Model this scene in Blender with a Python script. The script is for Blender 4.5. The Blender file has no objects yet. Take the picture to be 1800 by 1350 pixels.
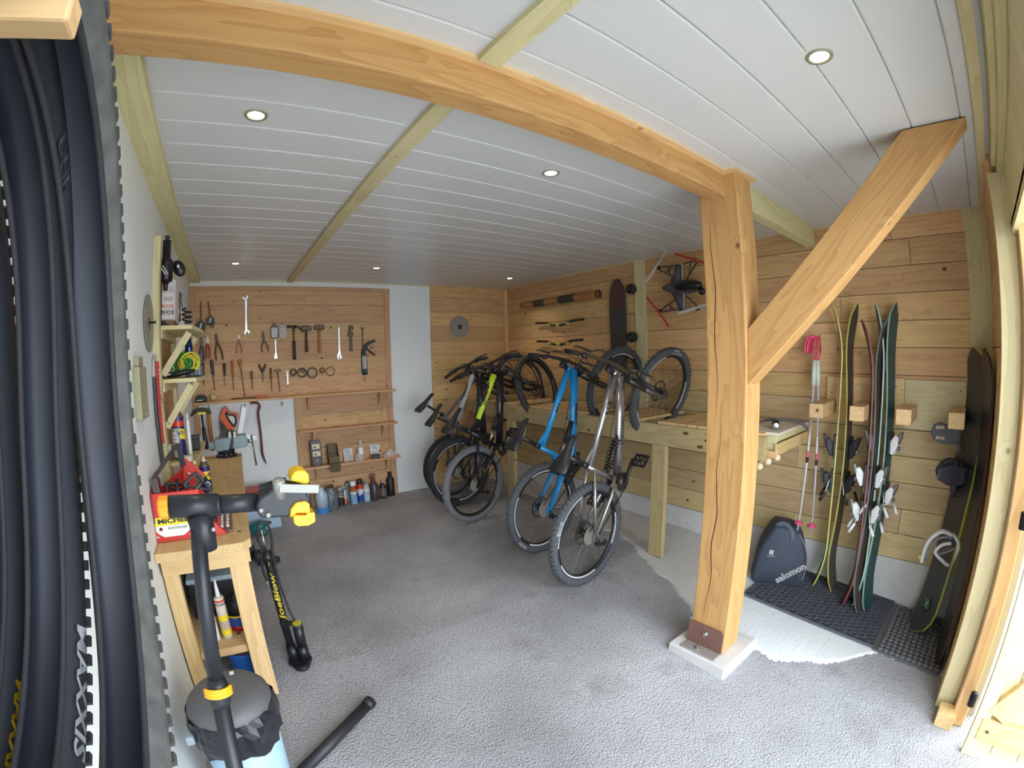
import bpy, math, random
from mathutils import Vector, Matrix, Euler
random.seed(7)
SC = bpy.context.scene
COL = SC.collection
PI = math.pi

# ---------------------------------------------------------------- camera
cam_data = bpy.data.cameras.new('camera')
cam = bpy.data.objects.new('camera', cam_data)
COL.objects.link(cam)
cam_data.type = 'PANO'
cam_data.sensor_width = 36.0
cam_data.clip_start = 0.01
cam_data.panorama_type = 'FISHEYE_LENS_POLYNOMIAL'
cam_data.fisheye_fov = math.radians(170)
cam_data.fisheye_polynomial_k0 = 0.0
cam_data.fisheye_polynomial_k1 = -1.13878 / 18.0
cam_data.fisheye_polynomial_k2 = 0.0
cam_data.fisheye_polynomial_k3 = -(-0.08309) / 18.0**3
cam_data.fisheye_polynomial_k4 = 0.0
cam.matrix_world = Matrix(((0.818673,0.058403,-0.571283,0.0000),(-0.573655,0.037487,-0.818239,0.0000),(-0.026371,0.997589,0.064193,1.5450),(0,0,0,1)))
SC.camera = cam

# ---------------------------------------------------------------- light
SC.view_settings.view_transform = 'Standard'
SC.view_settings.look = 'None'
SC.view_settings.gamma = 1.0
SC.view_settings.use_curve_mapping = False
SC.view_settings.exposure = 0.0
SC.cycles.max_bounces = 10
SC.cycles.diffuse_bounces = 6
SC.cycles.use_denoising = True
SC.cycles.sample_clamp_indirect = 6.0
SC.cycles.caustics_reflective = False
SC.cycles.caustics_refractive = False
world = bpy.data.worlds.new('overcast_sky')
SC.world = world
world.use_nodes = True
bg = world.node_tree.nodes['Background']
bg.inputs[0].default_value = (0.80, 0.90, 1.0, 1)
bg.inputs[1].default_value = 9.6
pl = bpy.data.lights.new('doorway_portal', 'AREA')
pl.shape = 'RECTANGLE'; pl.size = 2.9; pl.size_y = 2.35
pl.cycles.is_portal = True
po = bpy.data.objects.new('doorway_portal', pl)
COL.objects.link(po)
po.location = (0.95, -0.36, 0.95)
po.rotation_euler = (PI/2, 0, 0)          # shines towards +Y, into the garage

# ---------------------------------------------------------------- helpers
def V(*a): return Vector(a)

class MB:
    """collects shapes (in world coordinates) for one mesh object"""
    def __init__(s): s.v=[]; s.f=[]; s.sm=[]
    def add(s, vs, fs, smooth=False):
        n=len(s.v); s.v += [tuple(p) for p in vs]; s.f += [tuple(i+n for i in f) for f in fs]; s.sm += [smooth]*len(fs); return s
    def box(s, a, b, M=None):
        (x0,y0,z0),(x1,y1,z1) = a,b
        vs=[Vector((x,y,z)) for x in (x0,x1) for y in (y0,y1) for z in (z0,z1)]
        if M is not None: vs=[M@p for p in vs]
        fs=[(0,1,3,2),(4,6,7,5),(0,4,5,1),(2,3,7,6),(0,2,6,4),(1,5,7,3)]
        return s.add(vs,fs)
    def bar(s, p, q, w, h, up=(0,0,1)):
        """a rectangular bar from p to q, w wide sideways, h thick along up"""
        p,q=Vector(p),Vector(q); d=(q-p); L=d.length; d.normalize()
        u=Vector(up); sd=d.cross(u)
        if sd.length<1e-6: sd=d.cross(Vector((1,0,0)))
        sd.normalize(); u=sd.cross(d)
        M=Matrix((( d.x,sd.x,u.x,p.x),(d.y,sd.y,u.y,p.y),(d.z,sd.z,u.z,p.z),(0,0,0,1)))
        return s.box((0,-w/2,-h/2),(L,w/2,h/2),M)
    def tube(s, pts, r, n=10, closed=False, caps=True, smooth=True, flat=None):
        pts=[Vector(p) for p in pts]; m=len(pts)
        rs = list(r) if hasattr(r,'__len__') else [r]*m
        T=[]
        for i in range(m):
            if closed: t=pts[(i+1)%m]-pts[i-1]
            else: t=pts[min(i+1,m-1)]-pts[max(i-1,0)]
            if t.length<1e-9: t=Vector((0,0,1))
            T.append(t.normalized())
        a=Vector((0,0,1)) if abs(T[0].z)<0.9 else Vector((1,0,0))
        N=(a-T[0]*a.dot(T[0])).normalized(); vs=[]
        for i in range(m):
            N=(N-T[i]*N.dot(T[i]))
            if N.length<1e-6: N=T[i].orthogonal()
            N.normalize(); B=T[i].cross(N)
            fx,fy=(1,1) if flat is None else flat
            for k in range(n):
                an=2*PI*k/n; vs.append(pts[i]+(N*math.cos(an)*fx+B*math.sin(an)*fy)*rs[i])
        fs=[]
        for i in range(m if closed else m-1):
            j=(i+1)%m
            for k in range(n): fs.append((i*n+k,i*n+(k+1)%n,j*n+(k+1)%n,j*n+k))
        if caps and not closed:
            fs.append(tuple(reversed(range(n)))); fs.append(tuple((m-1)*n+k for k in range(n)))
        return s.add(vs,fs,smooth)
    def lathe(s, prof, M=None, n=20, smooth=True, caps=True):
        """prof: (radius, height) pairs, revolved about local Z"""
        vs=[];fs=[];m=len(prof)
        for r,z in prof:
            for k in range(n): vs.append(Vector((r*math.cos(2*PI*k/n),r*math.sin(2*PI*k/n),z)))
        for i in range(m-1):
            for k in range(n): fs.append((i*n+k,i*n+(k+1)%n,(i+1)*n+(k+1)%n,(i+1)*n+k))
        if caps:
            if prof[0][0]>1e-6: fs.append(tuple(reversed(range(n))))
            if prof[-1][0]>1e-6: fs.append(tuple((m-1)*n+k for k in range(n)))
        if M is not None: vs=[M@p for p in vs]
        return s.add(vs,fs,smooth)
    def prism(s, out, t0, t1, M=None, smooth=False):
        """outline in local XY (counter-clockwise), from z=t0 to z=t1"""
        n=len(out)
        vs=[Vector((x,y,t0)) for x,y in out]+[Vector((x,y,t1)) for x,y in out]
        if M is not None: vs=[M@p for p in vs]
        fs=[tuple(reversed(range(n))),tuple(range(n,2*n))]
        s.add(vs,fs,False)
        b=len(s.v)-2*n
        for k in range(n):
            j=(k+1)%n; s.f.append((b+k,b+j,b+n+j,b+n+k)); s.sm.append(smooth)
        return s
    def ball(s, c, r, n=12, m=8, M=None, sc=(1,1,1)):
        c=Vector(c); vs=[];fs=[]
        for i in range(m+1):
            th=PI*i/m
            for k in range(n):
                ph=2*PI*k/n
                p=Vector((r*sc[0]*math.sin(th)*math.cos(ph),r*sc[1]*math.sin(th)*math.sin(ph),r*sc[2]*math.cos(th)))
                if M is not None: p=M@p
                vs.append(c+p)
        for i in range(m):
            for k in range(n): fs.append((i*n+k,(i+1)*n+k,(i+1)*n+(k+1)%n,i*n+(k+1)%n))
        return s.add(vs,fs,True)
    def torus(s, c, ax, R, r, n=32, m=8, a0=0, a1=2*PI):
        c=Vector(c); ax=Vector(ax).normalized(); u=ax.orthogonal().normalized(); w=ax.cross(u)
        full=abs(a1-a0-2*PI)<1e-6
        k=n if full else n+1
        return s.tube([c+(u*math.cos(a0+(a1-a0)*i/n)+w*math.sin(a0+(a1-a0)*i/n))*R for i in range(k)], r, m, closed=full)
    def build(s, name, mat, parent=None, M=None, bevel=0, kind=None, local=False):
        me=bpy.data.meshes.new(name)
        off=Vector((0,0,0))
        if parent is not None and not local: off=WORLD.get(parent.name, Vector((0,0,0)))
        me.from_pydata([tuple(Vector(p)-off) for p in s.v],[],s.f)
        me.polygons.foreach_set('use_smooth', s.sm)
        me.update()
        o=bpy.data.objects.new(name,me); COL.objects.link(o)
        if mat is not None: me.materials.append(mat)
        if parent is not None: o.parent=parent
        if M is not None: o.matrix_local=M
        WORLD[o.name]=off.copy() if M is None else off
        if bevel:
            b=o.modifiers.new('bevel','BEVEL'); b.width=bevel; b.segments=2; b.limit_method='ANGLE'; b.angle_limit=math.radians(35)
        if kind: o['kind']=kind
        return o
WORLD={}
def thing(name, label, cat, loc=(0,0,0), group=None):
    o=bpy.data.objects.new(name,None); COL.objects.link(o); o.location=loc; o.empty_display_size=0.05
    WORLD[o.name]=Vector(loc)
    return tag(o,label,cat,group)
def tag(o, label, cat, group=None):
    o['label']=label; o['category']=cat
    if group: o['group']=group
    return o
def rebase(o, loc):
    """give a single-mesh thing its origin at loc"""
    d=Vector(loc); o.data.transform(Matrix.Translation(-d)); o.location=d; WORLD[o.name]=d; return o
def copy_tree(o, parent=None):
    c=o.copy(); COL.objects.link(c); c.parent=parent
    for ch in list(o.children): copy_tree(ch,c)
    return c
def frame(o, x, y, z=None):
    """matrix whose local X, Y (and Z) axes are given, at origin o"""
    x=Vector(x).normalized(); y=Vector(y); z=x.cross(y).normalized(); y=z.cross(x); o=Vector(o)
    return Matrix(((x.x,y.x,z.x,o.x),(x.y,y.y,z.y,o.y),(x.z,y.z,z.z,o.z),(0,0,0,1)))
def axis_frame(p, d):
    """matrix with local Z along d at p"""
    d=Vector(d).normalized(); u=d.orthogonal().normalized(); w=d.cross(u); p=Vector(p)
    return Matrix(((u.x,w.x,d.x,p.x),(u.y,w.y,d.y,p.y),(u.z,w.z,d.z,p.z),(0,0,0,1)))
def bez(p0,p1,p2,p3,n=10):
    p0,p1,p2,p3=map(Vector,(p0,p1,p2,p3)); r=[]
    for i in range(n+1):
        t=i/n; r.append(p0*(1-t)**3+p1*3*t*(1-t)**2+p2*3*t*t*(1-t)+p3*t**3)
    return r
def smooth_path(pts, n=6, closed=False):
    pts=[Vector(p) for p in pts]; m=len(pts); out=[]
    for i in range(m if closed else m-1):
        a=pts[(i-1)%m] if (closed or i>0) else pts[i]; b=pts[i]; c=pts[(i+1)%m]; d=pts[(i+2)%m] if (closed or i+2<m) else c
        for k in range(n):
            t=k/n
            out.append(0.5*((2*b)+(c-a)*t+(2*a-5*b+4*c-d)*t*t+(3*b-a-3*c+d)*t**3))
    if not closed: out.append(pts[-1])
    return out
def lettering(text, size, mat, parent, M, depth=0.0006, squeeze=1.0, shear=0.0, bold=0.0, name='lettering'):
    """flat print: text in local XY of M, centred"""
    cu=bpy.data.curves.new('print','FONT'); cu.body=text; cu.size=size; cu.extrude=depth/2; cu.align_x='CENTER'; cu.align_y='CENTER'
    cu.offset=bold; cu.shear=shear; cu.resolution_u=2
    tmp=bpy.data.objects.new('print',cu); COL.objects.link(tmp)
    dg=bpy.context.evaluated_depsgraph_get(); me=bpy.data.meshes.new_from_object(tmp.evaluated_get(dg))
    bpy.data.objects.remove(tmp); bpy.data.curves.remove(cu)
    me.name=name; me.materials.clear(); me.materials.append(mat)
    off=WORLD.get(parent.name,Vector((0,0,0))) if parent is not None else Vector((0,0,0))
    me.transform(Matrix.Translation(-off)@M@Matrix.Diagonal((squeeze,1,1,1)))
    o=bpy.data.objects.new(name,me); COL.objects.link(o); o.parent=parent; WORLD[o.name]=off
    return o
def bent_lettering(text, size, mat, parent, fn, squeeze=1.0, shear=0.0, bold=0.0, name='lettering'):
    """print laid on a curved surface: fn(x, y) gives the point for flat text coordinates"""
    o=lettering(text,size,mat,parent,Matrix.Identity(4),squeeze=squeeze,shear=shear,bold=bold,name=name)
    off=WORLD[o.name]
    import bmesh
    bm=bmesh.new(); bm.from_mesh(o.data)
    bmesh.ops.subdivide_edges(bm,edges=[e for e in bm.edges if e.calc_length()>size*0.5],cuts=2)
    for v in bm.verts:
        p=v.co+off; v.co=Vector(fn(p.x,p.y))-off
    bm.to_mesh(o.data); bm.free(); return o

# ---------------------------------------------------------------- materials
def srgb(r,g,b):
    f=lambda c:(c/255/12.92) if c/255<=0.04045 else ((c/255+0.055)/1.055)**2.4
    return (f(r),f(g),f(b),1)
_M={}
def plain(name, col, rough=0.5, metal=0.0, spec=0.5, noise=0.0, bump=0.0, scale=30, coat=0.0):
    if name in _M: return _M[name]
    m=bpy.data.materials.new(name); m.use_nodes=True; nt=m.node_tree; b=nt.nodes['Principled BSDF']
    b.inputs['Base Color'].default_value=col if len(col)==4 else (*col,1)
    b.inputs['Roughness'].default_value=rough; b.inputs['Metallic'].default_value=metal
    b.inputs['Specular IOR Level'].default_value=spec
    if coat: b.inputs['Coat Weight'].default_value=coat; b.inputs['Coat Roughness'].default_value=0.1
    if noise or bump:
        tc=nt.nodes.new('ShaderNodeTexCoord'); nz=nt.nodes.new('ShaderNodeTexNoise')
        nz.inputs['Scale'].default_value=scale; nz.inputs['Detail'].default_value=5
        nt.links.new(tc.outputs['Object'],nz.inputs['Vector'])
        if noise:
            mx=nt.nodes.new('ShaderNodeMix'); mx.data_type='RGBA'
            c=b.inputs['Base Color'].default_value
            mx.inputs[6].default_value=[max(0,x*(1-noise)) for x in c[:3]]+[1]; mx.inputs[7].default_value=[min(1,x*(1+noise)) for x in c[:3]]+[1]
            nt.links.new(nz.outputs['Fac'],mx.inputs[0]); nt.links.new(mx.outputs[2],b.inputs['Base Color'])
        if bump:
            bp=nt.nodes.new('ShaderNodeBump'); bp.inputs['Strength'].default_value=bump; bp.inputs['Distance'].default_value=0.004
            nt.links.new(nz.outputs['Fac'],bp.inputs['Height']); nt.links.new(bp.outputs[0],b.inputs['Normal'])
    _M[name]=m; return m
def glow(name,col,s):
    m=bpy.data.materials.new(name); m.use_nodes=True; b=m.node_tree.nodes['Principled BSDF']
    b.inputs['Base Color'].default_value=(*col,1); b.inputs['Emission Color'].default_value=(*col,1); b.inputs['Emission Strength'].default_value=s
    return m
def clear(name,col,rough=0.1,alpha=0.35):
    if name in _M: return _M[name]
    m=bpy.data.materials.new(name); m.use_nodes=True; b=m.node_tree.nodes['Principled BSDF']
    b.inputs['Base Color'].default_value=(*col,1); b.inputs['Roughness'].default_value=rough; b.inputs['Alpha'].default_value=alpha
    b.inputs['Specular IOR Level'].default_value=0.6
    _M[name]=m; return m
def wood(name, light, dark, knot, axis='X', ring=1.0, rough=0.6, knots=1.0, vary=0.14, var_hue=0.0, freq=1.0, bump=0.15, green=None):
    """planed softwood: grain runs along `axis` of the object; every board gets its own piece of the pattern"""
    key=name+axis
    if key in _M: return _M[key]
    m=bpy.data.materials.new(key); m.use_nodes=True; nt=m.node_tree; N=nt.nodes.new; L=nt.links.new
    b=nt.nodes['Principled BSDF']; b.inputs['Roughness'].default_value=rough; b.inputs['Specular IOR Level'].default_value=0.3
    tc=N('ShaderNodeTexCoord'); sp=N('ShaderNodeSeparateXYZ'); L(tc.outputs['Object'],sp.inputs[0])
    cb=N('ShaderNodeCombineXYZ'); order={'X':(0,1,2),'Y':(1,0,2),'Z':(2,0,1)}[axis]
    for i,k in enumerate(order): L(sp.outputs[k],cb.inputs[i])
    oi=N('ShaderNodeObjectInfo'); sc=N('ShaderNodeVectorMath'); sc.operation='SCALE'; sc.inputs[0].default_value=(31,17,23); L(oi.outputs['Random'],sc.inputs['Scale'])
    ad=N('ShaderNodeVectorMath'); ad.operation='ADD'; L(cb.outputs[0],ad.inputs[0]); L(sc.outputs[0],ad.inputs[1])
    def mul(v):
        x=N('ShaderNodeVectorMath'); x.operation='MULTIPLY'; L(ad.outputs[0],x.inputs[0]); x.inputs[1].default_value=v; return x.outputs[0]
    # knots
    vo=N('ShaderNodeTexVoronoi'); vo.inputs['Scale'].default_value=1.0; L(mul((4.5,5.5,5.5)),vo.inputs['Vector'])
    kr=N('ShaderNodeMapRange'); kr.inputs[1].default_value=0.03; kr.inputs[2].default_value=0.10; kr.inputs[3].default_value=1.0*knots; kr.inputs[4].default_value=0.0; kr.interpolation_type='SMOOTHSTEP'
    L(vo.outputs['Distance'],kr.inputs[0])
    # grain lines: bands across the board, bent by slow noise and round the knots
    nz=N('ShaderNodeTexNoise'); nz.inputs['Scale'].default_value=1.0; nz.inputs['Detail'].default_value=3; L(mul((0.6*freq,6*freq,6*freq)),nz.inputs['Vector'])
    def mth(op,a,bv):
        x=N('ShaderNodeMath'); x.operation=op
        for i,q in enumerate((a,bv)):
            if hasattr(q,'node'): L(q,x.inputs[i])
            else: x.inputs[i].default_value=q
        return x.outputs[0]
    kd=N('ShaderNodeMapRange'); kd.inputs[1].default_value=0.0; kd.inputs[2].default_value=0.30; kd.inputs[3].default_value=0.22*knots; kd.inputs[4].default_value=0.0; kd.interpolation_type='SMOOTHSTEP'; L(vo.outputs['Distance'],kd.inputs[0])
    ph=mth('ADD',mth('MULTIPLY',nz.outputs['Fac'],9.0*ring),mth('MULTIPLY',kd.outputs[0],6.0))
    fr=mth('FRACT',ph,0.0)
    nf=N('ShaderNodeTexNoise'); nf.inputs['Scale'].default_value=1.0; nf.inputs['Detail'].default_value=2; L(mul((5,160,160)),nf.inputs['Vector'])
    g=mth('ADD',mth('MULTIPLY',mth('POWER',fr,2.2),0.42),mth('MULTIPLY',nf.outputs['Fac'],0.45))
    big=N('ShaderNodeTexNoise'); big.inputs['Scale'].default_value=1.0; L(mul((0.9,2.5,2.5)),big.inputs['Vector'])
    g=mth('ADD',g,mth('MULTIPLY',big.outputs['Fac'],0.25))
    mx=N('ShaderNodeMix'); mx.data_type='RGBA'; mx.inputs[6].default_value=light; mx.inputs[7].default_value=dark
    gg=N('ShaderNodeClamp'); L(mth('SUBTRACT',g,0.2),gg.inputs[0]); L(gg.outputs[0],mx.inputs[0])
    col=mx.outputs[2]
    hs=N('ShaderNodeHueSaturation'); L(col,hs.inputs['Color'])
    vv=N('ShaderNodeMapRange'); vv.inputs[3].default_value=1-vary; vv.inputs[4].default_value=1+vary; L(oi.outputs['Random'],vv.inputs[0]); L(vv.outputs[0],hs.inputs['Value'])
    if var_hue:
        rr=N('ShaderNodeMath'); rr.operation='MULTIPLY'; rr.inputs[1].default_value=7.31; L(oi.outputs['Random'],rr.inputs[0])
        r2=N('ShaderNodeMath'); r2.operation='FRACT'; L(rr.outputs[0],r2.inputs[0])
        hr=N('ShaderNodeMapRange'); hr.inputs[3].default_value=0.5-var_hue; hr.inputs[4].default_value=0.5+var_hue; L(r2.outputs[0],hr.inputs[0]); L(hr.outputs[0],hs.inputs['Hue'])
    mk=N('ShaderNodeMix'); mk.data_type='RGBA'; L(kr.outputs[0],mk.inputs[0]); L(hs.outputs[0],mk.inputs[6]); mk.inputs[7].default_value=knot
    L(mk.outputs[2],b.inputs['Base Color'])
    bp=N('ShaderNodeBump'); bp.inputs['Strength'].default_value=bump; bp.inputs['Distance'].default_value=0.002; L(gg.outputs[0],bp.inputs['Height']); L(bp.outputs[0],b.inputs['Normal'])
    _M[key]=m; return m

def lowboard(ax): return wood('low_board',srgb(204,180,134),srgb(172,142,98),srgb(96,70,46),ax,var_hue=0.01,vary=0.10)
def larch(ax): return wood('larch_board',srgb(214,176,124),srgb(172,130,82),srgb(84,54,34),ax,var_hue=0.008,vary=0.13)
def pale(ax): return wood('treated_pine',srgb(216,205,160),srgb(184,170,122),srgb(120,96,60),ax,var_hue=0.01,vary=0.08,knots=0.8)
def oak(ax): return wood('timber_frame',srgb(200,156,100),srgb(156,108,62),srgb(96,58,30),ax,ring=1.3,vary=0.05,freq=1.0,bump=0.4,knots=0.8)
def spruce(ax): return wood('spruce_board',srgb(222,190,140),srgb(190,148,98),srgb(110,72,44),ax,vary=0.08,var_hue=0.01)
def toolwood(ax): return wood('tool_board_wood',srgb(205,166,124),srgb(168,120,82),srgb(92,60,40),ax,vary=0.1,var_hue=0.012)
BLACK=plain('black_plastic',srgb(30,30,33),0.45)
RUBBER=plain('black_rubber',srgb(38,38,42),0.75,noise=0.3,scale=40)
STEEL=plain('bright_steel',srgb(200,200,198),0.28,1.0)
DARKSTEEL=plain('dark_steel',srgb(90,86,84),0.45,0.9)
WHITE=plain('white_plastic',srgb(232,232,230),0.4)

# ================================================================ the room
YB=4.83; XR=3.29; XL=-0.397; ZC=2.395; YF=-0.13
def floor_z(y): return 0.0 if y>2.1 else (y-2.1)*0.077
# ---- materials of the shell
def rough_plaster(name, col, bump=0.35, scale=60):
    m=plain(name,col,0.85,0,0.2,noise=0.04,bump=bump,scale=scale); return m
M_PLASTER=rough_plaster('white_plaster',srgb(226,228,228))
M_SHELL=plain('outer_shell',srgb(170,165,155),0.9)
def floor_material():
    m=bpy.data.materials.new('asphalt_floor'); m.use_nodes=True; nt=m.node_tree; N=nt.nodes.new; L=nt.links.new
    b=nt.nodes['Principled BSDF']; b.inputs['Roughness'].default_value=0.82; b.inputs['Specular IOR Level'].default_value=0.25
    tc=N('ShaderNodeTexCoord')
    def noise(s,d=4):
        n=N('ShaderNodeTexNoise'); n.inputs['Scale'].default_value=s; n.inputs['Detail'].default_value=d; L(tc.outputs['Object'],n.inputs['Vector']); return n.outputs['Fac']
    r=N('ShaderNodeValToRGB'); e=r.color_ramp.elements; e[0].position=0.3; e[0].color=srgb(150,149,152); e[1].position=0.7; e[1].color=srgb(196,196,200); L(noise(1.3,5),r.inputs[0])
    v=N('ShaderNodeTexVoronoi'); v.inputs['Scale'].default_value=110; L(tc.outputs['Object'],v.inputs['Vector'])
    sp=N('ShaderNodeMix'); sp.data_type='RGBA'; sp.blend_type='MULTIPLY'; sp.inputs[0].default_value=0.55
    r2=N('ShaderNodeValToRGB'); e=r2.color_ramp.elements; e[0].position=0.0; e[0].color=(1,1,1,1); e[1].position=0.75; e[1].color=(0.45,0.45,0.46,1); L(v.outputs['Distance'],r2.inputs[0])
    L(r.outputs[0],sp.inputs[6]); L(r2.outputs[0],sp.inputs[7])
    # darker worn stains
    st=N('ShaderNodeValToRGB'); e=st.color_ramp.elements; e[0].position=0.60; e[0].color=(1,1,1,1); e[1].position=0.72; e[1].color=(0.72,0.70,0.69,1); L(noise(2.6,6),st.inputs[0])
    m2=N('ShaderNodeMix'); m2.data_type='RGBA'; m2.blend_type='MULTIPLY'; m2.inputs[0].default_value=1; L(sp.outputs[2],m2.inputs[6]); L(st.outputs[0],m2.inputs[7])
    L(m2.outputs[2],b.inputs['Base Color'])
    bp=N('ShaderNodeBump'); bp.inputs['Strength'].default_value=0.9; bp.inputs['Distance'].default_value=0.005; bp.invert=True
    L(v.outputs['Distance'],bp.inputs['Height']); L(bp.outputs[0],b.inputs['Normal']); return m
M_FLOOR=floor_material()
M_CONC=plain('concrete',srgb(200,198,196),0.85,0,0.25,noise=0.14,bump=0.3,scale=14)
M_SCREED=plain('pale_screed',srgb(214,218,220),0.85,0,0.25,noise=0.07,bump=0.8,scale=30)

# ---- floor: level at the back, ramping down to the doorway
mb=MB(); ys=[4.95,3.5,2.1,1.2,0.3,-0.4]; xs=[-0.55,0.5,1.5,2.5,3.45]
for y in ys:
    for x in xs: mb.v.append((x,y,floor_z(y)))
for i in range(len(ys)-1):
    for k in range(len(xs)-1):
        a=i*len(xs)+k; mb.f.append((a,a+len(xs),a+len(xs)+1,a+1)); mb.sm.append(False)
nb=len(mb.v)
for y in ys:
    for x in xs: mb.v.append((x,y,-0.35))
for i in range(len(ys)-1):
    for k in range(len(xs)-1):
        a=nb+i*len(xs)+k; mb.f.append((a,a+1,a+len(xs)+1,a+len(xs))); mb.sm.append(False)
floor=mb.build('floor',M_FLOOR,kind='structure')
# concrete slab along the right wall, its edge uneven against the asphalt
def strip(name,edge,mat,dz,y0,y1,n=160):
    mb=MB(); random.seed(3)
    rows=[]
    for i in range(n+1):
        y=y0+(y1-y0)*i/n; x0=edge(y)+0.02*math.sin(y*9)+0.012*math.sin(y*23+1)+random.uniform(-0.012,0.012); z=floor_z(y)
        rows.append([(x0,y,z-0.02),(x0+0.012,y,z+dz*0.6),(x0+0.05,y,z+dz),(XR+0.05,y,z+dz)])
    for r in rows: mb.v+=r
    for i in range(n):
        for k in range(3):
            a=i*4+k; mb.f.append((a,a+1,a+5,a+4)); mb.sm.append(True)
    return mb.build(name,mat,kind='structure')
def lerp_pts(pts):
    def f(y):
        if y>=pts[0][0]: return pts[0][1]
        for (ya,xa),(yb,xb) in zip(pts,pts[1:]):
            if y>=yb: return xa+(xb-xa)*(y-ya)/(yb-ya)
        return pts[-1][1]
    return f
strip('floor_slab',lerp_pts([(4.83,2.95),(2.44,2.75),(1.84,2.5),(1.34,2.25),(1.1,2.2)]),M_CONC,0.004,4.83,1.15)
strip('floor_screed',lerp_pts([(1.3,2.2),(1.1,2.12),(0.75,2.16),(0.5,2.35),(0.4,2.45),(0.25,2.62),(-0.3,2.7)]),M_SCREED,0.007,1.3,-0.14)
# ---- walls
def slab(name,a,b,mat): return MB().box(a,b).build(name,mat,kind='structure')
wall_back=slab('wall_back',(XL-0.3,YB,-0.3),(XR+0.3,YB+0.12,2.6),M_PLASTER)
wall_left=slab('wall_left',(XL-0.12,-1.2,-0.35),(XL,YB+0.12,2.6),M_PLASTER)
wall_right=slab('wall_right',(XR+0.022,-0.45,-0.35),(XR+0.14,YB+0.12,2.6),M_SHELL)
wall_front=slab('wall_front',(2.42,-0.33,-0.3),(XR+0.14,YF-0.022,2.6),M_SHELL)
# concrete upstand under the boarding
MB().box((XR-0.012,-0.13,-0.3),(XR+0.022,YB,0.185)).build('concrete_upstand',M_CONC,wall_right)
# right wall: horizontal larch boards
zs=[0.185,0.358,0.53,0.703,0.876,1.048,1.22,1.391,1.564,1.735,1.908,2.081,2.252,2.395]
for i in range(len(zs)-1):
    random.seed(20+i)
    cuts=[YF]+sorted([random.uniform(0.3,4.5)] if i%3 else [random.uniform(0.4,1.2),random.uniform(2.2,3.8)])+[YB]
    if i==1: cuts=[YF,0.36,2.9,YB]
    for a,b in zip(cuts,cuts[1:]):
        MB().box((XR,a+0.0012,zs[i]+0.0025),(XR+0.022,b-0.0012,zs[i+1]-0.0012)).build('plank',(larch('Y') if i>=6 else lowboard('Y')),wall_right,bevel=0.002)
# back wall: larch boards to the right of the plaster
zb=[0.01]+zs
for i in range(len(zb)-1):
    MB().box((2.225,YB-0.022,zb[i]+0.0025),(XR,YB,zb[i+1]-0.0012)).build('plank',larch('X'),wall_back,bevel=0.002)
# front wall boards beside the doorway
for i in range(len(zb)-1):
    MB().box((2.40,YF-0.022,zb[i]+0.0025-(0.15 if i==0 else 0)),(XR,YF,zb[i+1]-0.0012)).build('plank',larch('X'),wall_front,bevel=0.002)
# corner strips
MB().box((3.245,YB-0.06,1.02),(XR,YB-0.022,ZC)).build('trim_1',spruce('Z'),kind='structure')
MB().box((XR-0.02,YF,0.185),(XR,0.0,ZC)).build('trim_2',pale('Z'),kind='structure')
# upright on the right wall above the rack
MB().box((XR-0.02,2.55,1.03),(XR,2.67,ZC)).build('trim_3',pale('Z'),kind='structure')
# ceiling: white boards with V joints
ceil=slab('ceiling',(XL-0.1,-0.45,ZC+0.012),(XR+0.14,YB+0.12,ZC+0.1),plain('ceiling_backing',srgb(245,245,245),0.5))  # whiter than the boards: the highlights along the joints are put into this colour
M_PANEL=plain('white_ceiling_board',srgb(206,206,206),0.30,0,0.5)
y=1.44-0.1866*9
k=0
while y<YB:
    a=max(y,-0.44); b=min(y+0.1866,YB)
    if b>a+0.01: MB().box((XL,a+0.0012,ZC),(XR,b-0.0012,ZC+0.012)).build('ceiling_panel',M_PANEL,ceil,bevel=0.006)
    y+=0.1866
# battens under the ceiling boards
MB().box((XL,1.10,ZC-0.03),(-0.295,YB,ZC)).build('trim_4',pale('Y'),kind='structure')
MB().box((0.585,1.10,ZC-0.022),(0.655,YB,ZC)).build('trim_5',pale('Y'),kind='structure')
MB().box((0.585,-0.42,ZC-0.022),(0.655,0.96,ZC)).build('trim_6',pale('Y'),kind='structure')
MB().box((XL,YB-0.02,ZC-0.012),(2.225,YB,ZC)).build('trim_7',pale('X'),kind='structure')
MB().box((2.225,YB-0.04,ZC-0.012),(XR,YB-0.022,ZC)).build('trim_8',spruce('X'),kind='structure')
MB().box((XR-0.015,0.0,ZC-0.012),(XR,YB-0.06,ZC)).build('trim_9',spruce('Y'),kind='structure')
# ---- timber frame: beam, post, brace, purlin
bm_=MB().box((XL,0.99,2.275),(1.945,1.085,ZC+0.012)).build('ceiling_beam',oak('X'),bevel=0.006); tag(bm_,'thick golden timber beam crossing the ceiling to the post','beam')
MB().box((0.0-0.397,0.962,ZC-0.012),(1.945,0.99,ZC)).build('trim_10',spruce('X'),kind='structure')
post=thing('timber_post','square golden timber post with long drying cracks on a steel foot','post',(2.02,1.03,-0.02))
MB().box((1.94,0.93,-0.02),(2.10,1.14,ZC+0.01)).build('shaft',oak('Z'),post,bevel=0.006)
M_CRACK=plain('dark_crack',srgb(60,38,22),0.9)
def crack(pts,w,name='drying_crack'):
    mb=MB()
    n=len(pts)
    for i,(y,z) in enumerate(pts):
        ww=w*math.sin(PI*(i+0.3)/(n-0.4))
        mb.v+=[(1.9395,y-ww/2,z),(1.9395,y+ww/2,z)]
    for i in range(n-1): mb.f.append((2*i,2*i+1,2*i+3,2*i+2)); mb.sm.append(False)
    mb.build(name,M_CRACK,post)
random.seed(11)
crack([(1.065+0.008*math.sin(i*0.9)+random.uniform(-0.002,0.002),0.12+i*0.053) for i in range(22)],0.006)
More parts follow.
